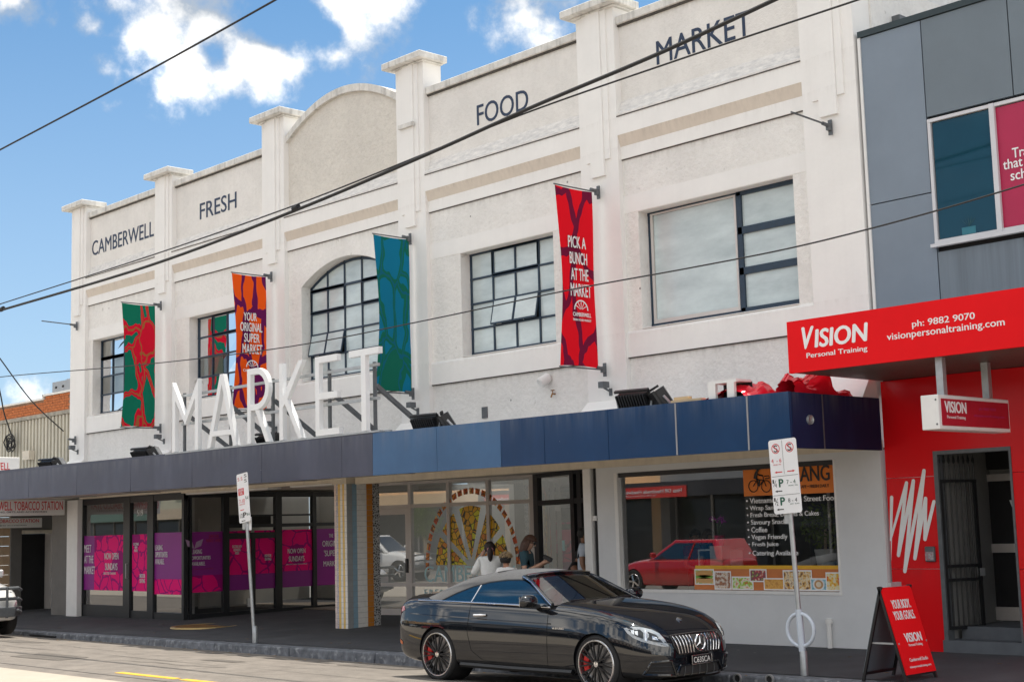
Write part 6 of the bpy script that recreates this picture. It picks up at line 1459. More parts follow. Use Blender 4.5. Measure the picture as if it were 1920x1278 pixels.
# lights wrap the corners
mt['lens'] = M('clear_lens', (.30, .33, .36), .06, var=.0, coat=1, spec=.9, obj=True); mt['lampdark'] = M('lamp_inside', (.05, .055, .06), .2, metal=.5, obj=True); mt['lampwhite'] = M('lamp_projector', (.8, .84, .88), .1, metal=.7, obj=True)
def mirror_y(fn, sg_): return lambda a, b: (lambda p: Vector((p.x, p.y*(-sg_), p.z)) if p else Vector((3.4, -.7*(-sg_), b)))(fn(a, b))
for sg_ in (-1, 1):
    cn = mirror_y(lambda a, b: corner(a, b, .006), sg_); cn2 = mirror_y(lambda a, b: corner(a, b, .011), sg_); cn3 = mirror_y(lambda a, b: corner(a, b, .016), sg_)
    cmi = Matrix.LocRotScale(car.location, car.rotation_euler, None).inverted(); c0 = cmi @ Vector((0, 0, CAM_H))
    def cpt(u, v, off=.006):
        d = (cmi.to_3x3() @ ray(u, v)).normalized(); h_ = bvh.ray_cast(c0, d); p = h_[0]+h_[1]*off if h_[0] else c0+d*17
        return Vector((p.x, p.y*(-sg_), p.z))
    def lamp(outer, off, nm, mat, par, loc_):
        c_ = (sum(p[0] for p in outer)/len(outer), sum(p[1] for p in outer)/len(outer)); n = len(outer); rings = []
        for k in (1.0, .66, .33): rings.append([cpt(c_[0]+(u-c_[0])*k, c_[1]+(v-c_[1])*k, off) for u, v in outer])
        q = MB(); q.v = [tuple(p) for r_ in rings for p in r_]+[tuple(cpt(*c_, off))]
        for i in range(2):
            for k in range(n): q.f.append([i*n+k, i*n+(k+1) % n, (i+1)*n+(k+1) % n, (i+1)*n+k]); q.mi.append(0)
        for k in range(n): q.f.append([2*n+k, 2*n+(k+1) % n, 3*n]); q.mi.append(0)
        return q.build(nm, mat, par, smooth=True, angle=None, local=loc_)
    hl = lamp([(1169, 1177), (1185, 1174), (1205, 1176), (1222, 1180), (1236, 1187), (1246, 1198), (1254, 1211), (1240, 1211), (1222, 1207), (1203, 1202), (1187, 1195), (1177, 1187)], .005, 'headlight', mt['lens'], car, True)
    lamp([(1178, 1180), (1200, 1180), (1206, 1186), (1206, 1197), (1192, 1192)], .009, 'lamp_unit', mt['lampdark'], hl, False)
    lamp([(1214, 1184), (1230, 1190), (1243, 1204), (1228, 1203), (1214, 1199)], .009, 'lamp_unit', mt['lampdark'], hl, False)
    for pu, pv in ((1186, 1184), (1193, 1186)): lamp([(pu-3, pv-3), (pu+3, pv-3), (pu+3.5, pv+5), (pu-1, pv+3)], .013, 'projector', mt['lampwhite'], hl, False)
    lamp([(1208, 1181), (1212, 1182), (1213, 1202), (1209, 1200)], .013, 'projector', mt['lampwhite'], hl, False)
    lamp([(1222, 1192), (1231, 1195), (1234, 1200), (1223, 1198)], .013, 'projector', mt['lampwhite'], hl, False)
    # tail light
    def rear(a, b):
        h_ = hit((-3, a*sg_*1.0, b), (1, 0, 0)); return (h_[0]+h_[1]*.005) if h_[0] else Vector((-1.0, a*sg_, b))
    patch(rear, [(.42, .83), (.80, .86), (.795, .94), (.45, .92)], 8, 5).build('tail_light', M('tail_red', (.42, .012, .03), .15, coat=1, obj=True), car, smooth=True, local=True)
    sd = lambda a, b: (lambda p: Vector((p.x, p.y*(-sg_), p.z)))(side(a, b, .005))
    patch(sd, [(-.885, .85), (-.72, .90), (-.76, .955), (-.86, .935)], 6, 4).build('tail_light', M('tail_red_side', (.42, .012, .03), .15, coat=1, obj=True), car, smooth=True, local=True)
    patch(sd, [(-.87, .46), (-.77, .44), (-.76, .48), (-.85, .51)], 6, 3).build('side_reflector', M('reflector_amber', (.55, .12, .02), .2, obj=True), car, smooth=True, local=True)
# greenhouse
mt['softtop'] = M('soft_top_fabric', (.050, .051, .055), .95, var=.12, vs=6, bump=.3, bs=160, obj=True, sheen=.2)
mt['carglass'] = M('dark_side_glass', (.002, .018, .036), .03, metal=.0, var=0, spec=.6, coat=1.0, ior=1.6, obj=True)
mt['screen'] = glass('windscreen_glass', (.55, .72, .66), .22)
WT = [(x_, 1.03+(z_-.955)*.857) for x_, z_ in [(-.02, .965), (.10, 1.03), (.25, 1.10), (.5, 1.195), (.8, 1.265), (1.1, 1.30), (1.38, 1.305), (1.55, 1.24), (1.75, 1.12), (1.95, .99), (2.02, .95)]]
def gy(z_): return .815-.235*max(0, (z_-1.0)/.36)**1.08        # half width of the greenhouse at height z
def belt(x_): return lerp_tab([(-.5, 1.035), (.3, 1.025), (1.2, 1.01), (2.05, .985)], x_)
for sg_ in (-1, 1):
    g = []; nx, nz_ = 30, 8
    for i in range(nx+1):
        x_ = -.02+(2.0+.02)*i/nx; zt_ = max(belt(x_)+.004, lerp_tab(WT, x_)-.02)
        for k in range(nz_+1): z_ = belt(x_)+(zt_-belt(x_))*k/nz_; g.append((x_, sg_*(gy(z_)+.004), z_))
    MB().grid(g, nx+1, nz_+1).build('side_window', mt['carglass'], car, smooth=True, angle=None, local=True)
    tp = [(x_, sg_*(gy(z_)+.006), z_-.008) for x_, z_ in [(-.02+2.02*i/30, max(belt(-.02+2.02*i/30), lerp_tab(WT, -.02+2.02*i/30)-.012)) for i in range(31)]]
    MB().tube(tp[:22], .011, 6).build('window_seal', mt['blacktrim'], car, smooth=True, local=True)
    MB().tube([(x_, sg_*(gy(belt(x_))+.012), belt(x_)+.004) for x_ in [-.45+k*.1 for k in range(26)]], .011, 6).build('belt_trim', mt['chrome'], car, smooth=True, local=True)
    MB().tube([(.60, sg_*(gy(1.03)+.01), 1.025), (.66, sg_*(gy(1.24)+.01), 1.24)], .008, 6).build('window_divider', mt['chrome'], car, local=True)
    ap = [(1.36, 1.345), (1.55, 1.28), (1.8, 1.145), (2.06, 1.01)]
    MB().tube([(x_, sg_*(gy(z_)-.01), z_) for x_, z_ in ap], [.028, .028, .03, .035], 8).build('a_pillar', mt['carpaint'], car, smooth=True, local=True)
    MB().tube([(x_+.012, sg_*(gy(z_)+.018), z_+.004) for x_, z_ in ap], .009, 6).build('pillar_trim', mt['chrome'], car, smooth=True, local=True)
    mc = Vector((1.80, sg_*1.0, 1.065)); 
    mm = MB().lathe([(.001, -.125), (.05, -.12), (.082, -.08), (.09, 0), (.088, .08), (.07, .115), (.001, .125)], 20, (0, 0, 0), (0, 1, 0)); mm.v = [(mc.x+.03+p[0]*1.0 if p[0] > 0 else mc.x+.03+p[0]*.35, mc.y+p[1], mc.z+p[2]*.88) for p in mm.v]
    mo = mm.build('door_mirror', mt['carpaint'], car, smooth=True, angle=None, local=True)
    MB().bar((1.84, sg_*.83, .995), (1.83, sg_*.96, 1.015), .09, .05).build('mirror_arm', mt['blacktrim'], mo)
    MB().box(mc.x-.012, mc.x-.004, mc.y-.10, mc.y+.10, mc.z-.06, mc.z+.06).build('mirror_glass', mt['chrome'], mo)
# soft top: from window-top line over the roof, rear quarters down to the deck
g = []; cols = 21; sx = [-.46, -.40, -.3, -.2, -.1, -.02, .10, .25, .5, .8, 1.1, 1.30, 1.42]
ZC = [(x_, 1.03+(z_-.955)*.9) for x_, z_ in [(-.46, 1.005), (-.40, 1.03), (-.3, 1.09), (-.1, 1.19), (.10, 1.265), (.3, 1.325), (.6, 1.375), (.9, 1.395), (1.2, 1.385), (1.42, 1.352)]]
for x_ in sx:
    ze = belt(x_)+.012 if x_ < -.02 else lerp_tab(WT, x_)-.01
    ye = gy(ze)+.004; zc = lerp_tab(ZC, x_)
    if x_ < -.02: ye *= (1-.10*((-.02-x_)/.44)**2)
    for k in range(cols):
        q = -1+2*k/(cols-1); e = 1-abs(q)**3.0
        y_ = ye*math.copysign(abs(q)**.85, q)
        g.append((x_, y_, ze+(zc-ze)*(e**.75)))
MB().grid(g, len(sx), cols).build('soft_top', mt['softtop'], car, smooth=True, angle=None, local=True)
for xb in (.25, .8): MB().tube([(xb, -.5+k*.1, lerp_tab(ZC, xb)-.0-.02*abs((-.5+k*.1)/.5)**3) for k in range(11)], .008, 5).build('roof_bow', mt['softtop'], car, smooth=True, local=True)
# windscreen, header, interior
g = []
for i in range(9):
    t_ = i/8; 
    for k in range(13):
        q = -1+2*k/12; bow = .10*(1-q*q)
        x_ = 1.42+(2.10-1.42)*t_+bow*(1.0 if t_ > .0 else 1)*(.55+.6*t_); z_ = 1.345+.03*(1-q*q)*(1-t_)+(1.01-1.345)*t_+.035*(1-q*q)*t_
        g.append((x_, q*(gy(1.34)-.012+(gy(1.01)-.0-gy(1.34))*t_), z_))
MB().grid(g, 9, 13).build('windscreen', mt['screen'], car, smooth=True, angle=None, local=True)
MB().tube([(1.41+.055*(1-q*q), q*(gy(1.34)-.01), 1.352+.03*(1-q*q)) for q in [-1+k/6 for k in range(13)]], .026, 8).build('windscreen_header', mt['carpaint'], car, smooth=True, local=True)
MB().tube([(1.44+.055*(1-q*q), q*(gy(1.34)-.01), 1.366+.03*(1-q*q)) for q in [-1+k/6 for k in range(13)]], .008, 6).build('header_trim', mt['chrome'], car, smooth=True, local=True)
mt['leather'] = M('dark_leather', (.03, .032, .034), .5, var=.2, obj=True)
MB().hexa([(1.75, -.72, .80), (2.12, -.74, .80), (2.12, .74, .80), (1.75, .72, .80), (1.78, -.70, 1.05), (2.14, -.72, 1.02), (2.14, .72, 1.02), (1.78, .70, 1.05)]).build('dashboard', mt['leather'], car, bevel=.03, local=True)
MB().box(-.3, 1.75, -.70, .70, 1.0, 1.01).build('cabin_floor', mt['dark'], car, local=True)
for y_ in (-.36, .36):
    MB().hexa([(.78, y_-.24, .9), (.95, y_-.24, .9), (.95, y_+.24, .9), (.78, y_+.24, .9), (.62, y_-.2, 1.20), (.74, y_-.2, 1.22), (.74, y_+.2, 1.22), (.62, y_+.2, 1.20)]).box(.60, .68, y_-.12, y_+.12, 1.205, 1.31).build('seat', mt['leather'], car, bevel=.02, local=True)
MB().tube([(1.62+.05*math.sin(a), -.36+.17*math.cos(a), 1.07+.13*math.sin(a)) for a in [2*PI*k/20 for k in range(21)]], .014, 6, cap=False).build('steering_wheel', mt['leather'], car, local=True)
MB().box(1.60, 1.63, -.11, .11, 1.24, 1.29).build('rear_view_mirror', mt['blacktrim'], car, local=True)
for y0_, y1_ in ((-.55, .05), (0.02, .6)): MB().bar((2.14, y0_, 1.055), (2.10+.03, y1_, 1.06), .018, .018).build('wiper', mt['blacktrim'], car, local=True)
MB().bar((3.38, 0, .84), (3.44, 0, .82), .035, .02).build('bonnet_badge', mt['chrome'], car, local=True)

# --- simple cars that the shop windows mirror, and the four wheel drive at the left edge
def plain_car(name, lab, loc, rz, paint, k=dict()):
    c_ = thing(name, loc, lab, 'car', rz=rz)
    h_ = k.get('h', 1.0); xs = [-.75, -.70, -.6, -.3, 0, .6, 1.4, 2.0, 2.5, 2.9, 3.15, 3.28, 3.34]
    Wt = [(-.75, .62), (-.7, .74), (-.6, .80), (0, .86), (2.5, .86), (2.9, .82), (3.15, .74), (3.28, .62), (3.34, .48)]
    me_, b_ = loft_body('body', xs, Wt, [(-.75, .4), (-.6, .28), (0, .2+.12*(h_-1)*4), (3.1, .2+.12*(h_-1)*4), (3.34, .35)], [(-.75, .85*h_), (-.6, .93*h_), (1.8, .92*h_), (2.5, .86*h_), (3.1, .74*h_), (3.34, .6*h_)], [(-.75, .9*h_), (-.6, .98*h_), (1.8, 1.0*h_), (2.5, .95*h_), (3.1, .83*h_), (3.34, .66*h_)], paint, ((0, .33*h_), (2.55, .33*h_)), .36*h_, sub=1)
    link('body', me_, c_, local=True)
    R = .33*h_
    for s_ in (-1, 1):
        for wx in (0, 2.55): wheel(c_, wx, s_*.84, s_, R, R*.66, False, .21, 5, False)
    # cabin
    ca = MB(); zb_, zr = .90*h_, k.get('roof', 1.48)
    xr0, xr1 = k.get('xr', (-.35, 1.15)); xb0, xb1 = k.get('xb', (-.66, 2.05))
    P = [(xb0, .78, zb_), (xb1, .78, zb_), (xr1, .60, zr), (xr0, .62, zr)]
    A = [Vector((a, -b, z_)) for a, b, z_ in P]; B = [Vector((a, b, z_)) for a, b, z_ in P]
    ca.add(A+B, [(0, 1, 2, 3), (4, 7, 6, 5), (3, 2, 6, 7), (0, 3, 7, 4), (1, 5, 6, 2), (0, 4, 5, 1)]); ca.build('cabin', paint, c_, bevel=.06, seg=3, smooth=True, local=True)
    for sg_ in (-1, 1):
        q = [(xb0+.22, zb_+.05), (xb1-.22, zb_+.05), (xr1-.04, zr-.09), (xr0+.12, zr-.09)]
        def yy(z_): return sg_*(.78+(.61-.78)*(z_-zb_)/(zr-zb_)+.006)
        MB().add([(a, yy(b), b) for a, b in q], [(0, 1, 2, 3)]).build('side_window', mt['carglass'], c_, local=True, fix=False)
        MB().tube([(( xb0+xb1)/2-.15, yy(zb_+.05), zb_+.05), ((xr0+xr1)/2, yy(zr-.09), zr-.09)], .03, 6).build('pillar', paint, c_, local=True)
        MB().lathe([(.001, 0), (.10, .01), (.12, -.02)], 14, (3.12, sg_*.60, .68*h_), (.8, sg_*.55, .2)).build('headlight', mt['lens'], c_, local=True)
        MB().box(1.62, 1.75, sg_*.95-.09, sg_*.95+.09, 1.0*h_, 1.14*h_).build('door_mirror', paint, c_, bevel=.03, local=True)
    def mixp(a, b, t_): return a+(b-a)*t_
    MB().add([(mixp(xb1, xr1, t_)+.012, s_*(mixp(.78, .60, t_)-.10), mixp(zb_, zr, t_)+.012) for t_, s_ in ((.08, -1), (.08, 1), (.9, 1), (.9, -1))], [(0, 1, 2, 3)]).build('windscreen', mt['carglass'], c_, local=True, fix=False)
    MB().box(3.22, 3.32, -.35, .35, .5*h_, .62*h_).build('grille', mt['dark'], c_, local=True)
    if k.get('bullbar'):
        for zz in (.55, .80, 1.02): MB().tube([(3.15, -.80, zz-.05), (3.42, -.62, zz), (3.48, 0, zz), (3.42, .62, zz), (3.15, .80, zz-.05)], .035, 8).build('bull_bar_tube', mt['darkgrey'], c_, smooth=True, local=True)
        for yy_ in (-.35, .35): MB().tube([(3.47, yy_, .4), (3.47, yy_, 1.05)], .03, 8).build('bull_bar_tube', mt['darkgrey'], c_, smooth=True, local=True)
        MB().hexa([(3.1, -.84, .42), (3.5, -.5, .42), (3.5, .5, .42), (3.1, .84, .42), (3.1, -.86, .62), (3.5, -.52, .62), (3.5, .52, .62), (3.1, .86, .62)]).build('steel_bumper', mt['darkgrey'], c_, bevel=.03, seg=2, local=True)
    return c_
mt['paintwhite'] = M('white_car_paint', (.75, .75, .74), .2, var=0, coat=1, obj=True); mt['paintred'] = M('red_car_paint', (.45, .008, .012), .25, var=0, coat=1, obj=True)
nx_, _ = UY(38, 1120, 13.85)
plain_car('four_wheel_drive', 'white four wheel drive with dark bull bar entering at the left edge', (nx_-3.45, 13.2, -.06), 0, mt['paintwhite'], dict(h=1.22, roof=1.85, bullbar=True))
# ------------------------------------------------------------------ people
def person(name, lab, loc, rz, H=1.7, arms=None, legs=None, lean=0.0, shirt=(.7,.7,.7), pants=(.05,.05,.06), skin=(.42,.24,.16), hair=(.03,.02,.015), hairstyle='short', sleeve=.5, head_tilt=0.0, seat=None, bulk=1.0, glasses=False, group=None, tank=False):
    t = thing(name, loc, lab, 'person', group, rz)
    k = H/1.72
    J = dict(pelvis=(0,0,.94), spine=(.0,0,1.12), chest=(.01,0,1.33), neck=(.0,0,1.475), jaw=(.03,0,1.555), crown=(.015,0,1.645),
             shl=(0,.17,1.405), shr=(0,-.17,1.405), ell=(-.03,.235,1.12), elr=(-.03,-.235,1.12), wrl=(.06,.235,.88), wrr=(.06,-.235,.88),
             hil=(0,.09,.90), hir=(0,-.09,.90), knl=(.02,.10,.50), knr=(.02,-.10,.50), anl=(-.01,.10,.09), anr=(-.01,-.10,.09), tol=(.15,.115,.035), tor=(.15,-.115,.035))
    for d in (arms, legs):
        if d: J.update(d)
    if head_tilt:
        n0 = Vector(J['neck'])
        for q in ('jaw', 'crown'):
            v = Vector(J[q])-n0; v.rotate(Matrix.Rotation(head_tilt, 3, 'Y')); J[q] = tuple(n0+v)
    if lean:
        p0 = Vector(J['pelvis'])
        for q in ('spine', 'chest', 'neck', 'jaw', 'crown', 'shl', 'shr') + (() if arms else ('ell', 'elr', 'wrl', 'wrr')):
            v = Vector(J[q])-p0; v.rotate(Matrix.Rotation(lean, 3, 'Y')); J[q] = tuple(p0+v)
    Rr = dict(pelvis=.135*bulk, spine=.118*bulk, chest=.135*bulk, neck=.052, jaw=.070, crown=.082, shl=.068*bulk, shr=.068*bulk, ell=.043*bulk, elr=.043*bulk, wrl=.028, wrr=.028, hil=.088, hir=.088, knl=.056, knr=.056, anl=.038, anr=.038, tol=.034, tor=.034)
    E_ = [('pelvis','spine','sh'), ('spine','chest','sh'), ('chest','neck','nk'), ('neck','jaw','sk'), ('jaw','crown','sk'), ('chest','shl','sh'), ('chest','shr','sh'), ('shl','ell','ua'), ('shr','elr','ua'), ('ell','wrl','sk'), ('elr','wrr','sk'),
          ('pelvis','hil','pa'), ('pelvis','hir','pa'), ('hil','knl','pa'), ('hir','knr','pa'), ('knl','anl','pa'), ('knr','anr','pa'), ('anl','tol','fo'), ('anr','tor','fo')]
    names = list(J); idx = {n: i for i, n in enumerate(names)}
    me = bpy.data.meshes.new(name); me.from_pydata([tuple(c*k for c in J[n]) for n in names], [(idx[a], idx[b]) for a, b, _ in E_], [])
    o = bpy.data.objects.new(name, me); COL.objects.link(o); o.modifiers.new('k', 'SKIN'); s_ = o.modifiers.new('s', 'SUBSURF'); s_.levels = s_.render_levels = 2
    for n in names:
        sv = me.skin_vertices[0].data[idx[n]]; sv.radius = (Rr[n]*k, Rr[n]*k); sv.use_root = (n == 'pelvis')
    m2 = eval_mods(o); bpy.data.objects.remove(o)
    mats = [M('cloth_top', shirt, .85, var=.12, vs=8, obj=True, bump=.3, bs=40), M('skin', skin, .5, var=.08, vs=10, obj=True), M('cloth_legs', pants, .85, var=.15, vs=8, obj=True), M('shoes', (.04, .04, .045), .5, obj=True)]
    # hands: palm with five bent fingers, appended to the same mesh
    hb = MB()
    for sfx, sgn in (('l', 1), ('r', -1)):
        w = Vector(J['wr'+sfx])*k; e = Vector(J['el'+sfx])*k; d = (w-e).normalized(); side_ = d.cross(Vector((0, 0, 1)))
        if side_.length < .2: side_ = Vector((0, 1, 0))
        side_.normalize(); nn = side_.cross(d)
        hb.tube([w-d*.02, w+d*.03, w+d*.075], [.026*k, .034*k, .032*k], 8)
        for fi, (off, ln) in enumerate(((-.028, .055), (-.01, .068), (.009, .064), (.027, .050))):
            b0 = w+d*.07+side_*off; hb.tube([b0, b0+d*ln*.5-nn*.008, b0+d*ln*.8-nn*.03], [.0095*k, .009*k, .007*k], 6)
        b0 = w+d*.025-side_*.03*sgn; hb.tube([b0, b0+d*.03-side_*.025*sgn-nn*.01, b0+d*.055-side_*.022*sgn-nn*.025], [.011*k, .010*k, .008*k], 6)
    bm = bmesh.new(); bm.from_mesh(m2)
    nb_ = len(bm.faces)
    vs_ = [bm.verts.new(v) for v in hb.v]
    for f in hb.f:
        try: bm.faces.new([vs_[i] for i in f])
        except ValueError: pass
    bm.faces.ensure_lookup_table(); bmesh.ops.recalc_face_normals(bm, faces=bm.faces)
    segs = [(Vector(J[a])*k, Vector(J[b])*k, c, Rr[a], Rr[b]) for a, b, c in E_]
    for fi, f in enumerate(bm.faces):
        f.smooth = True
        if fi >= nb_: f.material_index = 1; continue
        c = f.calc_center_median(); best = None
        for a, b, cl, ra__, rb__ in segs:
            ab = b-a; q = max(0, min(1, (c-a).dot(ab)/ab.length_squared)); dd_ = (c-(a+ab*q)).length/(ra__+(rb__-ra__)*q)
            if best is None or dd_ < best[0]: best = (dd_, cl, q)
        cl, q = best[1], best[2]
        f.material_index = {'sh': 0, 'pa': 2, 'fo': 3, 'sk': 1}.get(cl, 0)
        if cl == 'nk': f.material_index = 1 if q > .55 else 0
        if cl == 'ua': f.material_index = 0 if q < sleeve else 1
        if tank and cl == 'ua': f.material_index = 1
    m2.materials.clear()
    for m in mats: m2.materials.append(m)
    bm.to_mesh(m2); bm.free()
    body_ = link('body', m2, t, local=True)
    hc = (Vector(J['jaw'])*.45+Vector(J['crown'])*.55)*k; ax = (Vector(J['crown'])-Vector(J['jaw'])).normalized()
    R3 = Vector((0, 0, 1)).rotation_difference(ax).to_matrix()
    R3 = Matrix.Rotation(head_tilt+lean, 3, 'Y')
    def HP(p): return hc+R3 @ (Vector(p)*k)
    fm_ = MB(); fm_.add([HP((.088, -.012, -.02)), HP((.088, .012, -.02)), HP((.115, 0, -.028)), HP((.085, 0, .02))], [(0, 1, 2), (0, 2, 3), (2, 1, 3)])
    for s_ in (-1, 1): fm_.lathe([(.001, .01), (.022, .006), (.026, 0)], 8, HP((.0, s_*.082, -.012)), (0, s_, 0))
    fm_.build('nose_and_ears', mats[1], t, local=True)
    em = MB()
    for s_ in (-1, 1): em.lathe([(.001, .003), (.011, .0)], 8, HP((.079, s_*.031, .014)), R3 @ Vector((1, s_*.25, 0)))
    em.bar(HP((.083, -.022, -.052)), HP((.083, .022, -.052)), .008, .006); em.build('eyes_and_mouth', M('face_dark', (.05, .02, .018), .5), t, local=True)
    if glasses:
        g_ = MB()
        for s_ in (-1, 1): g_.lathe([(.001, .006), (.028, .004), (.03, 0)], 12, HP((.088, s_*.034, .012)), R3 @ Vector((1, s_*.2, 0)))
        for s_ in (-1, 1): g_.bar(HP((.085, s_*.06, .018)), HP((.0, s_*.086, .01)), .006, .008)
        g_.build('sunglasses', mt['blackplastic'], t, local=True)
    # hair: noisy shell over skull, optional lengths
    hm = MB(); nu, nv = 24, 14; rnd = random.Random(len(lab)); g = []
    for i in range(nv+1):
        th_ = PI*i/nv*.70
        for j_ in range(nu):
            ph = 2*PI*j_/nu; cx_ = math.cos(ph)
            lim = 1.0 if cx_ < .25 else .62
            tt = th_*lim
            r0 = .104+(.012*rnd.random() if hairstyle != 'curly' else .006+.022*rnd.random())
            if hairstyle == 'cap': r0 = .104
            g.append(HP((r0*math.sin(tt)*math.cos(ph)*1.02-.008, r0*math.sin(tt)*math.sin(ph)*.92, .022+r0*math.cos(tt)*1.02)))
    for i in range(nv):
        for j_ in range(nu): hm.f.append([i*nu+j_, i*nu+(j_+1) % nu, (i+1)*nu+(j_+1) % nu, (i+1)*nu+j_]); hm.mi.append(0)
    hm.v = [tuple(p) for p in g]
    if hairstyle == 'long':
        for j_ in range(26):
            ph = PI*.42+PI*1.16*j_/25; x0, y0 = .085*math.cos(ph)-.01, .088*math.sin(ph)
            hm.tube([HP((x0, y0, .06)), HP((x0*1.15-.012, y0*1.12, -.04)), HP((x0*1.1-.02, y0*1.2, -.15)), HP((x0*1.0-.02+rnd.uniform(-.02, .02), y0*1.15, -.24-rnd.uniform(0, .06)))], [.02, .024, .02, .006], 6)
    if hairstyle == 'tail':
        hm.tube([HP((-.09, 0, .02)), HP((-.125, 0, -.01)), HP((-.13, .0, -.09)), HP((-.115, 0, -.18)), HP((-.10, 0, -.22))], [.03, .045, .05, .035, .008], 10)
        for j_ in range(16):
            ph = PI*.6+PI*.8*j_/15; hm.tube([HP((.09*math.cos(ph), .09*math.sin(ph), .03)), HP((-.10, .02*math.sin(ph), -.0))], [.02, .02], 5)
    hcol = hair
    mh = M('hair', hcol, .5, var=.4, vs=40, obj=True, bump=.6, bs=90)
    if hairstyle == 'curly':
        tips = M('bleached_curls', (.42, .30, .17), .6, var=.5, vs=60, obj=True); hmc = MB()
        for _ in range(120):
            th_, ph = math.acos(1-rnd.random()*.75), rnd.random()*2*PI; d = Vector((math.sin(th_)*math.cos(ph), math.sin(th_)*math.sin(ph), math.cos(th_))); c = HP(tuple(d*.118+Vector((-.006, 0, .028)))); n_ = d.orthogonal().normalized(); b_ = d.cross(n_); r1 = .015
            hmc.tube([c+(n_*math.cos(a)+b_*math.sin(a))*r1+d*(.006*a-.01) for a in [q*1.1 for q in range(6)]], .0055, 4)
        hmc.build('bleached_curls', tips, t, local=True)
    hm.build('hair', mh, t, smooth=True, angle=None, local=True, fix=True)
    if hairstyle == 'tail':
        MB().tube([HP((-.118+.0*a, .045*math.cos(a), -.01+.03*math.sin(a))) for a in [2*PI*q/14 for q in range(15)]], .012, 6, cap=False).build('hair_tie', M('pink_band', (.6, .25, .28), .7), t, local=True)
    return t
def place(u, v, Y, dz):            # head-centre pixel -> ground point and body height
    X, z_ = UY(u, v, Y); g_ = gz(X, min(Y, 18)) + (.01*(Y-18) if Y > 18 else 0); return (X, Y, g_), (z_-g_)/1.6*1.72+dz
loc, H = place(918.5, 1029, 16.3, 0)
person('person', 'person in a white top seen from behind at the glazed entrance', loc, math.radians(140), H, dict(ell=(.12, .30, 1.16), wrl=(.15, .13, 1.50), elr=(.10, -.27, 1.10), wrr=(.28, -.12, 1.15)), shirt=(.78, .79, .78), hair=(.018, .008, .008), hairstyle='tail', bulk=1.34, sleeve=1.0, skin=(.48, .27, .19))
loc, H = place(948, 1050, 16.1, 0)
person('person', 'person in a white tee just showing above the car roof', loc, math.radians(105), H, shirt=(.78, .78, .77), hair=(.015, .011, .01), hairstyle='curly', skin=(.50, .25, .16))
loc, H = place(987, 1014, 16.5, -.02)
w2 = person('person', 'person in sunglasses and a dark teal tee looking at a phone', loc, math.radians(30), H, dict(ell=(.04, .22, 1.13), wrl=(.27, .05, 1.25), elr=(.02, -.23, 1.12), wrr=(.28, -.07, 1.26)), shirt=(.025, .065, .085), pants=(.03, .03, .035), hair=(.075, .032, .018), hairstyle='long', head_tilt=.32, glasses=True, sleeve=.62, skin=(.50, .29, .20))
ph = Matrix.LocRotScale(Vector(loc), Matrix.Rotation(math.radians(30), 3, 'Z').to_euler(), None)
kk = H/1.72; pm = MB().obox((.36*kk, -.02*kk, 1.335*kk), (.012, 0, .03), (0, .04, 0), (-.065, 0, .035)); pm.v = [tuple(ph @ Vector(v)) for v in pm.v]
o = pm.build('mobile_phone', mt['blackplastic'], None, bevel=.004); tag(o, 'dark mobile phone held by the person in sunglasses', 'phone')
bg_ = MB().obox((.02, -.20, .98), (.10, 0, 0), (0, .045, 0), (0, 0, .12)); bg_.v = [tuple(ph @ (Vector(v)*kk)) for v in bg_.v]
o = bg_.build('shoulder_bag', M('black_bag', (.014, .014, .016), .6), None, bevel=.03, seg=2); tag(o, 'black shoulder bag at the side of the person in sunglasses', 'bag')
loc, H = place(1093, 1000, 17.85, -.03)
person('person', 'person in a pale blue tee half hidden by the white post', loc, math.radians(38), H, dict(ell=(.02, .24, 1.12), wrl=(.18, .22, .95), elr=(.0, -.25, 1.12), wrr=(.12, -.24, .90)), shirt=(.62, .68, .76), pants=(.05, .055, .07), hair=(.02, .016, .014), skin=(.33, .17, .10), sleeve=.55, bulk=1.05)
X, zz = UY(1064, 1043, 18.1); g_ = gz(X, 18)+.003
st_t = thing('bar_stool', (X, 18.1, g_), 'dark stool under the seated person in the entrance', 'stool')
MB().lathe([(.001, .70), (.17, .70), (.18, .72), (.17, .74), (.001, .74)], 18, (X, 18.1, g_)).build('seat', mt['dark'], st_t, smooth=True, angle=40)
for k in range(4):
    a = PI/4+k*PI/2; MB().bar((X+.11*math.cos(a), 18.1+.11*math.sin(a), g_+.70), (X+.19*math.cos(a), 18.1+.19*math.sin(a), g_), .03).build('leg', mt['darkgrey'], st_t)
hz_ = zz-g_
zp = .80; dlt = zp-.94
JJ = dict(pelvis=(0,0,zp), spine=(.05,0,zp+.17), chest=(.12,0,zp+.36), neck=(.17,0,zp+.49), jaw=(.22,0,zp+.56), crown=(.22,0,zp+.65), shl=(.13,.18,zp+.42), shr=(.13,-.18,zp+.42), ell=(.26,.26,zp+.16), elr=(.26,-.26,zp+.16), wrl=(.42,.12,zp+.08), wrr=(.42,-.10,zp+.06))
LL = dict(hil=(.02,.09,zp-.03), hir=(.02,-.09,zp-.03), knl=(.42,.14,zp-.10), knr=(.42,-.14,zp-.10), anl=(.36,.14,.22), anr=(.36,-.14,.22), tol=(.50,.15,.17), tor=(.50,-.15,.17))
person('person', 'person in a black tank top seated in the entrance', (X, 18.1, g_), math.radians(35), 1.72*max(.9, min(1.1, hz_/(zp+.62))), JJ, LL, shirt=(.016, .016, .018), pants=(.05, .05, .055), hair=(.012, .01, .009), skin=(.36, .17, .10), tank=True, head_tilt=.25, bulk=1.1)
loc = (UY(1303, 1000, 19.2)[0], 19.2, .16)
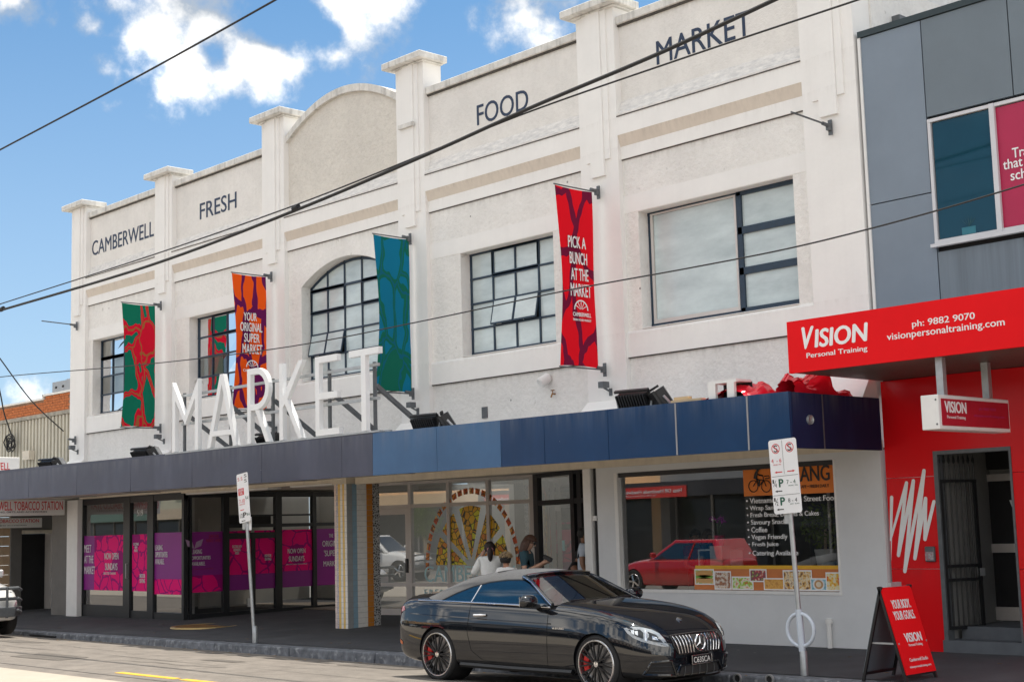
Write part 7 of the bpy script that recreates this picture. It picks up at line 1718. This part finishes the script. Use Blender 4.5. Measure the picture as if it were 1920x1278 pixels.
person('person', 'person in a red top inside the cafe behind the glass', loc, math.radians(-20), 1.66, dict(ell=(.08, .24, 1.1), wrl=(.28, .1, 1.05), elr=(.08, -.24, 1.1), wrr=(.28, -.1, 1.05)), shirt=(.35, .03, .04), hairstyle='tail', hair=(.02, .015, .012))
loc = (UY(1327, 1000, 18.9)[0], 18.9, .16)
person('person', 'person in a dark blue dress inside the cafe behind the glass', loc, math.radians(10), 1.66, shirt=(.04, .05, .12), pants=(.04, .05, .12), hairstyle='long', hair=(.06, .03, .02))

# ------------------------------------------------------------------ plants in the cafe
def leafy(name, c, rx, rz_, n, col, par, size=.06, seed=1):
    rnd = random.Random(seed); m_ = MB()
    for _ in range(n):
        d = Vector((rnd.gauss(0, 1), rnd.gauss(0, 1), rnd.gauss(0, 1))).normalized()*rnd.random()**.4
        p = Vector(c)+Vector((d.x*rx, d.y*rx, d.z*rz_)); u_ = Vector((rnd.uniform(-1, 1), rnd.uniform(-1, 1), rnd.uniform(-.4, 1))).normalized(); v_ = u_.orthogonal().normalized(); s_ = size*rnd.uniform(.6, 1.3)
        m_.add([p-u_*s_, p+v_*s_*.35, p+u_*s_, p-v_*s_*.35], [(0, 1, 2, 3)])
    return m_.build(name, M('leaf_'+name, col, .5, var=.5, vs=7, col2=tuple(min(1, c_*1.8) for c_ in col)), par, fix=False)
x_, z_ = UY(1545, 985, 18.0)
t = thing('potted_shrub', (x_, 18.0, 1.0), 'bushy green potted shrub behind the right end of the cafe window', 'plant'); leafy('foliage', (x_, 18.0, z_), .36, .34, 420, (.09, .13, .015), t, .05, 5)
MB().lathe([(.001, 0), (.12, 0), (.16, .28), (.13, .28), (.12, .22)], 18, (x_, 18.0, z_-.62)).build('pot', M('white_pot', (.6, .6, .58), .5), t, smooth=True, angle=40); MB().tube([(x_, 18, z_-.4), (x_+.02, 18, z_)], .02, 6).build('stem', mt['wood'], t)
box('pot_stand', x_-.16, x_+.16, 17.84, 18.16, .16, z_-.62, mt['inwall'], t)
x_, z_ = UY(1349, 1015, 17.9)
t = thing('orchid_pot', (x_, 17.9, z_), 'magenta orchid in a bright pink pot inside the cafe window', 'plant')
MB().lathe([(.001, -.06), (.07, -.06), (.09, .10), (.07, .10)], 16, (x_, 17.9, z_)).build('pot', M('pink_pot', (.7, .02, .15), .4), t, smooth=True, angle=40)
MB().tube([(x_, 17.9, z_+.05), (x_-.02, 17.9, z_+.25), (x_-.10, 17.9, z_+.36)], .008, 5).tube([(x_, 17.9, z_+.05), (x_+.03, 17.9, z_+.25), (x_+.05, 17.9, z_+.34)], .008, 5).build('stem', M('orchid_stem', (.06, .12, .03), .6), t)
for (dx, dz) in ((-.12, .36), (-.05, .33), (.04, .36), (.09, .31)): leafy('blossom', (x_+dx, 17.9, z_+dz), .045, .05, 14, (.35, .02, .35), t, .035, int(dx*100)+50)
box('stand', x_-.12, x_+.12, 17.8, 18.0, .16, z_-.06, mt['inwall'], t)

# ------------------------------------------------------------------ the other side of the street, seen mirrored in the glass
def opp(x0, x1, h, col, aw_col, lab, seed):
    t = thing('shop_opposite', ((x0+x1)/2, -12.5, 0), lab, 'building'); w_ = M('opposite_wall', col, .8, var=.08, vs=1.0, streak=.1)
    box('wall', x0, x1, -14.5, -12.5, 3.2, h, w_, t); box('parapet', x0, x1, -12.5, -12.35, h-.35, h, w_, t)
    box('pier', x0, x0+.5, -13, -12.45, 0, 3.2, w_, t); box('pier', x1-.5, x1, -13, -12.45, 0, 3.2, w_, t)
    box('shopfront', x0+.5, x1-.5, -13.2, -12.9, .1, 3.2, M('opposite_glazing', (.04, .045, .05), .1), t)
    n = max(2, int((x1-x0)/2.6))
    for k in range(n+1):
        a = x0+.5+(x1-x0-1.0)*k/n; box('mullion', a-.05, a+.05, -12.92, -12.82, .1, 3.2, mt['silver_alu'], t)
    if h > 6:
        for k in range(n):
            a = x0+.8+(x1-x0-1.2)*k/n; box('window', a, a+1.0, -12.52, -12.44, 4.3, 6.0 if h > 7 else 5.4, M('opposite_window', (.05, .06, .07), .1), t)
    box('awning', x0, x1, -12.4, -9.4, 3.25, 3.45, M('opposite_awning', aw_col, .5), t); box('awning_fascia', x0, x1, -9.42, -9.32, 3.0, 3.6, M('opposite_fascia', aw_col, .5), t)
    return t
OPP = [(-150, -118, 7.5, (.5, .48, .44), (.25, .25, .27), 'grey shop at the far end of the opposite row'), (-118, -96, 6.6, (.38, .16, .09), (.4, .36, .3), 'red brick shop across the street'), (-96, -78, 7.6, (.62, .55, .42), (.12, .2, .16), 'cream shop with green awning across the street'),
       (-78, -60, 6.2, (.72, .48, .28), (.62, .5, .36), 'tall peach rendered shop across the street'), (-60, -41, 5.4, (.78, .54, .32), (.85, .60, .36), 'low peach shop mirrored in the entrance glass'), (-41, -36, 7.0, (.30, .30, .30), (.05, .05, .055), 'dark grey shop with red sign across the street'),
       (-36, -24, 6.0, (.10, .10, .11), (.03, .03, .035), 'charcoal shop mirrored in the cafe window'), (-24, -8, 7.4, (.55, .5, .45), (.2, .12, .08), 'tan shop across the street'), (-8, 20, 6.5, (.5, .46, .42), (.2, .2, .2), 'pale shop across the street near the camera')]
for i, (a, b, h_, c_, ac_, lb) in enumerate(OPP): opp(a, b, h_, c_, ac_, lb, i)
of_ = box('footpath_opposite', -160, 60, -12.6, -8.6, -.5, .12, M('pale_footpath', (.30, .29, .27), .85, var=.15, vs=2)); tag(of_, kind='structure')
yv = 2*17.385+9.3
xa, za = UY(1156, 936, yv); xb, zb = UY(1287, 909, yv)
t = thing('headwear_sign', ((xa+xb)/2, -9.3, za), 'red hat shop sign across the street, mirrored in the cafe window', 'sign')
box('board', xa, xb, -9.32, -9.27, za, zb, M('headwear_red', (.70, .05, .04), .4), t)
text('lettering', 'Hats Off Handmade Headwear', (xb-.06*(xb-xa), -9.265, za+.42*(zb-za)), (-1, 0, 0), ZA, (xb-xa)*.84, (zb-za)*.34, mt['textwhite'], t, bold=.01)
text('lettering', 'Ph. 9078 1047 | www.hatsoff.com', (xb-.42*(xb-xa), -9.265, za+.12*(zb-za)), (-1, 0, 0), ZA, (xb-xa)*.5, (zb-za)*.16, mt['textwhite'], t)
plain_car('red_hatchback', 'red hatchback on the road, mirrored in the cafe window', (-25.6, 2.8, .006), math.radians(180), mt['paintred'])
def mirror_spot(u, v): 
    x1_, z1_ = UY(u, v, 17.385); return x1_
plain_car('white_utility', 'white utility with bull bar on the road, mirrored in the entrance glass', (-41.9, -1.5, 0), 0, mt['paintwhite'], dict(h=1.2, roof=1.8, bullbar=True))
plain_car('white_sedan', 'white sedan parked across the street, mirrored in the purple shop', (-79.5, -7.0, 0), math.radians(180), mt['paintwhite'])
for i, (tx_, ty_, hh_) in enumerate(((-43.7, -9.0, 3.1), (-64, -9.3, 5.2), (-27, -9.3, 4.8))):
    t = thing('street_tree', (tx_, ty_, .1), ['round street tree across the street between parked cars', 'taller street tree across the street near the peach shop', 'street tree across the street opposite the cafe'][i], 'tree')
    MB().tube([(tx_, ty_, .1), (tx_+.05, ty_, 1.4), (tx_-.03, ty_+.05, hh_-1.4)], [.11, .09, .06], 8).tube([(tx_, ty_, hh_-2.2), (tx_+.6, ty_+.3, hh_-1.0)], [.05, .02], 6).tube([(tx_, ty_, hh_-2.0), (tx_-.5, ty_-.4, hh_-.9)], [.05, .02], 6).build('trunk', mt['wood'], t)
    leafy('crown', (tx_, ty_, hh_-.8), 1.25 if hh_ > 4 else .85, 1.05 if hh_ > 4 else .75, 900, (.10, .17, .015), t, .13, 20+i)

# ------------------------------------------------------------------ wear on the road and litter
random.seed(11)
mt['patch'] = M('newer_asphalt_patch', (.12, .105, .09), .9, var=.25, vs=5, bump=.5, bs=120)
def road_patch(x0, x1, y0, y1):
    n = 22; pts = []
    for k in range(n):
        a = 2*PI*k/n; q = 1/max(abs(math.cos(a)), abs(math.sin(a)))*random.uniform(.86, 1.0); x_, y_ = (x0+x1)/2+(x1-x0)/2*math.cos(a)*q, (y0+y1)/2+(y1-y0)/2*math.sin(a)*q
        pts.append((x_, y_, gz(x_, y_)+.005))
    MB().add(pts, [list(range(n))]).build('asphalt_patch', mt['patch'], road, fix=False)
for q in ((-18.6, -16.9, 13.55, 14.1), (-24.5, -22.6, 11.0, 11.7), (-29, -27.4, 12.6, 13.3), (-20.6, -19.7, 12.4, 12.8)): road_patch(*q)
def crack(p, n, dx, dy, jit):
    P = [p]
    for k in range(n): P.append((P[-1][0]+dx+random.uniform(-jit, jit), P[-1][1]+dy+random.uniform(-jit, jit)))
    m_ = MB(); m_.add([(x_, y_+s_*random.uniform(.006, .016), gz(x_, y_)+.0065) for x_, y_ in P for s_ in (-1, 1)], [(2*i, 2*i+2, 2*i+3, 2*i+1) for i in range(n)]); m_.build('crack', mt['dirt_and_shade'], road, fix=False)
crack((-20.9, 13.7), 14, .22, .015, .05); crack((-19.2, 13.2), 12, .2, .02, .05); crack((-26.5, 12.9), 16, .2, -.02, .05); crack((-23, 13.9), 9, .2, .0, .04); crack((-22.5, 11.4), 14, .25, .03, .05)
lm = M('dry_leaf', (.30, .17, .05), .8, var=.4, vs=20); lf_me = MB().add([(-.04, 0, 0), (0, .018, .006), (.05, 0, .002), (0, -.018, .008)], [(0, 1, 2, 3)]).mesh('dry_leaf', lm, fix=False)
lit = MB()
for k in range(70):
    x_ = random.uniform(-34, -9); y_ = random.choice((14.3, 14.35, 14.25, 13.9, 15.2, 16.5))+random.uniform(-.08, .1); z_ = gz(x_, y_)+.008; a = random.uniform(0, 6.3); s_ = random.uniform(.6, 1.3)
    c_, d_ = math.cos(a)*s_, math.sin(a)*s_; lit.add([(x_+p[0]*c_-p[1]*d_, y_+p[0]*d_+p[1]*c_, z_+p[2]) for p in ((-.04, 0, 0), (0, .018, .006), (.05, 0, .002), (0, -.018, .008))], [(0, 1, 2, 3)])
o = lit.build('leaf_litter', lm, None, fix=False); tag(o, 'dry brown leaves scattered along the gutter and footpath', 'leaves', kind='stuff')
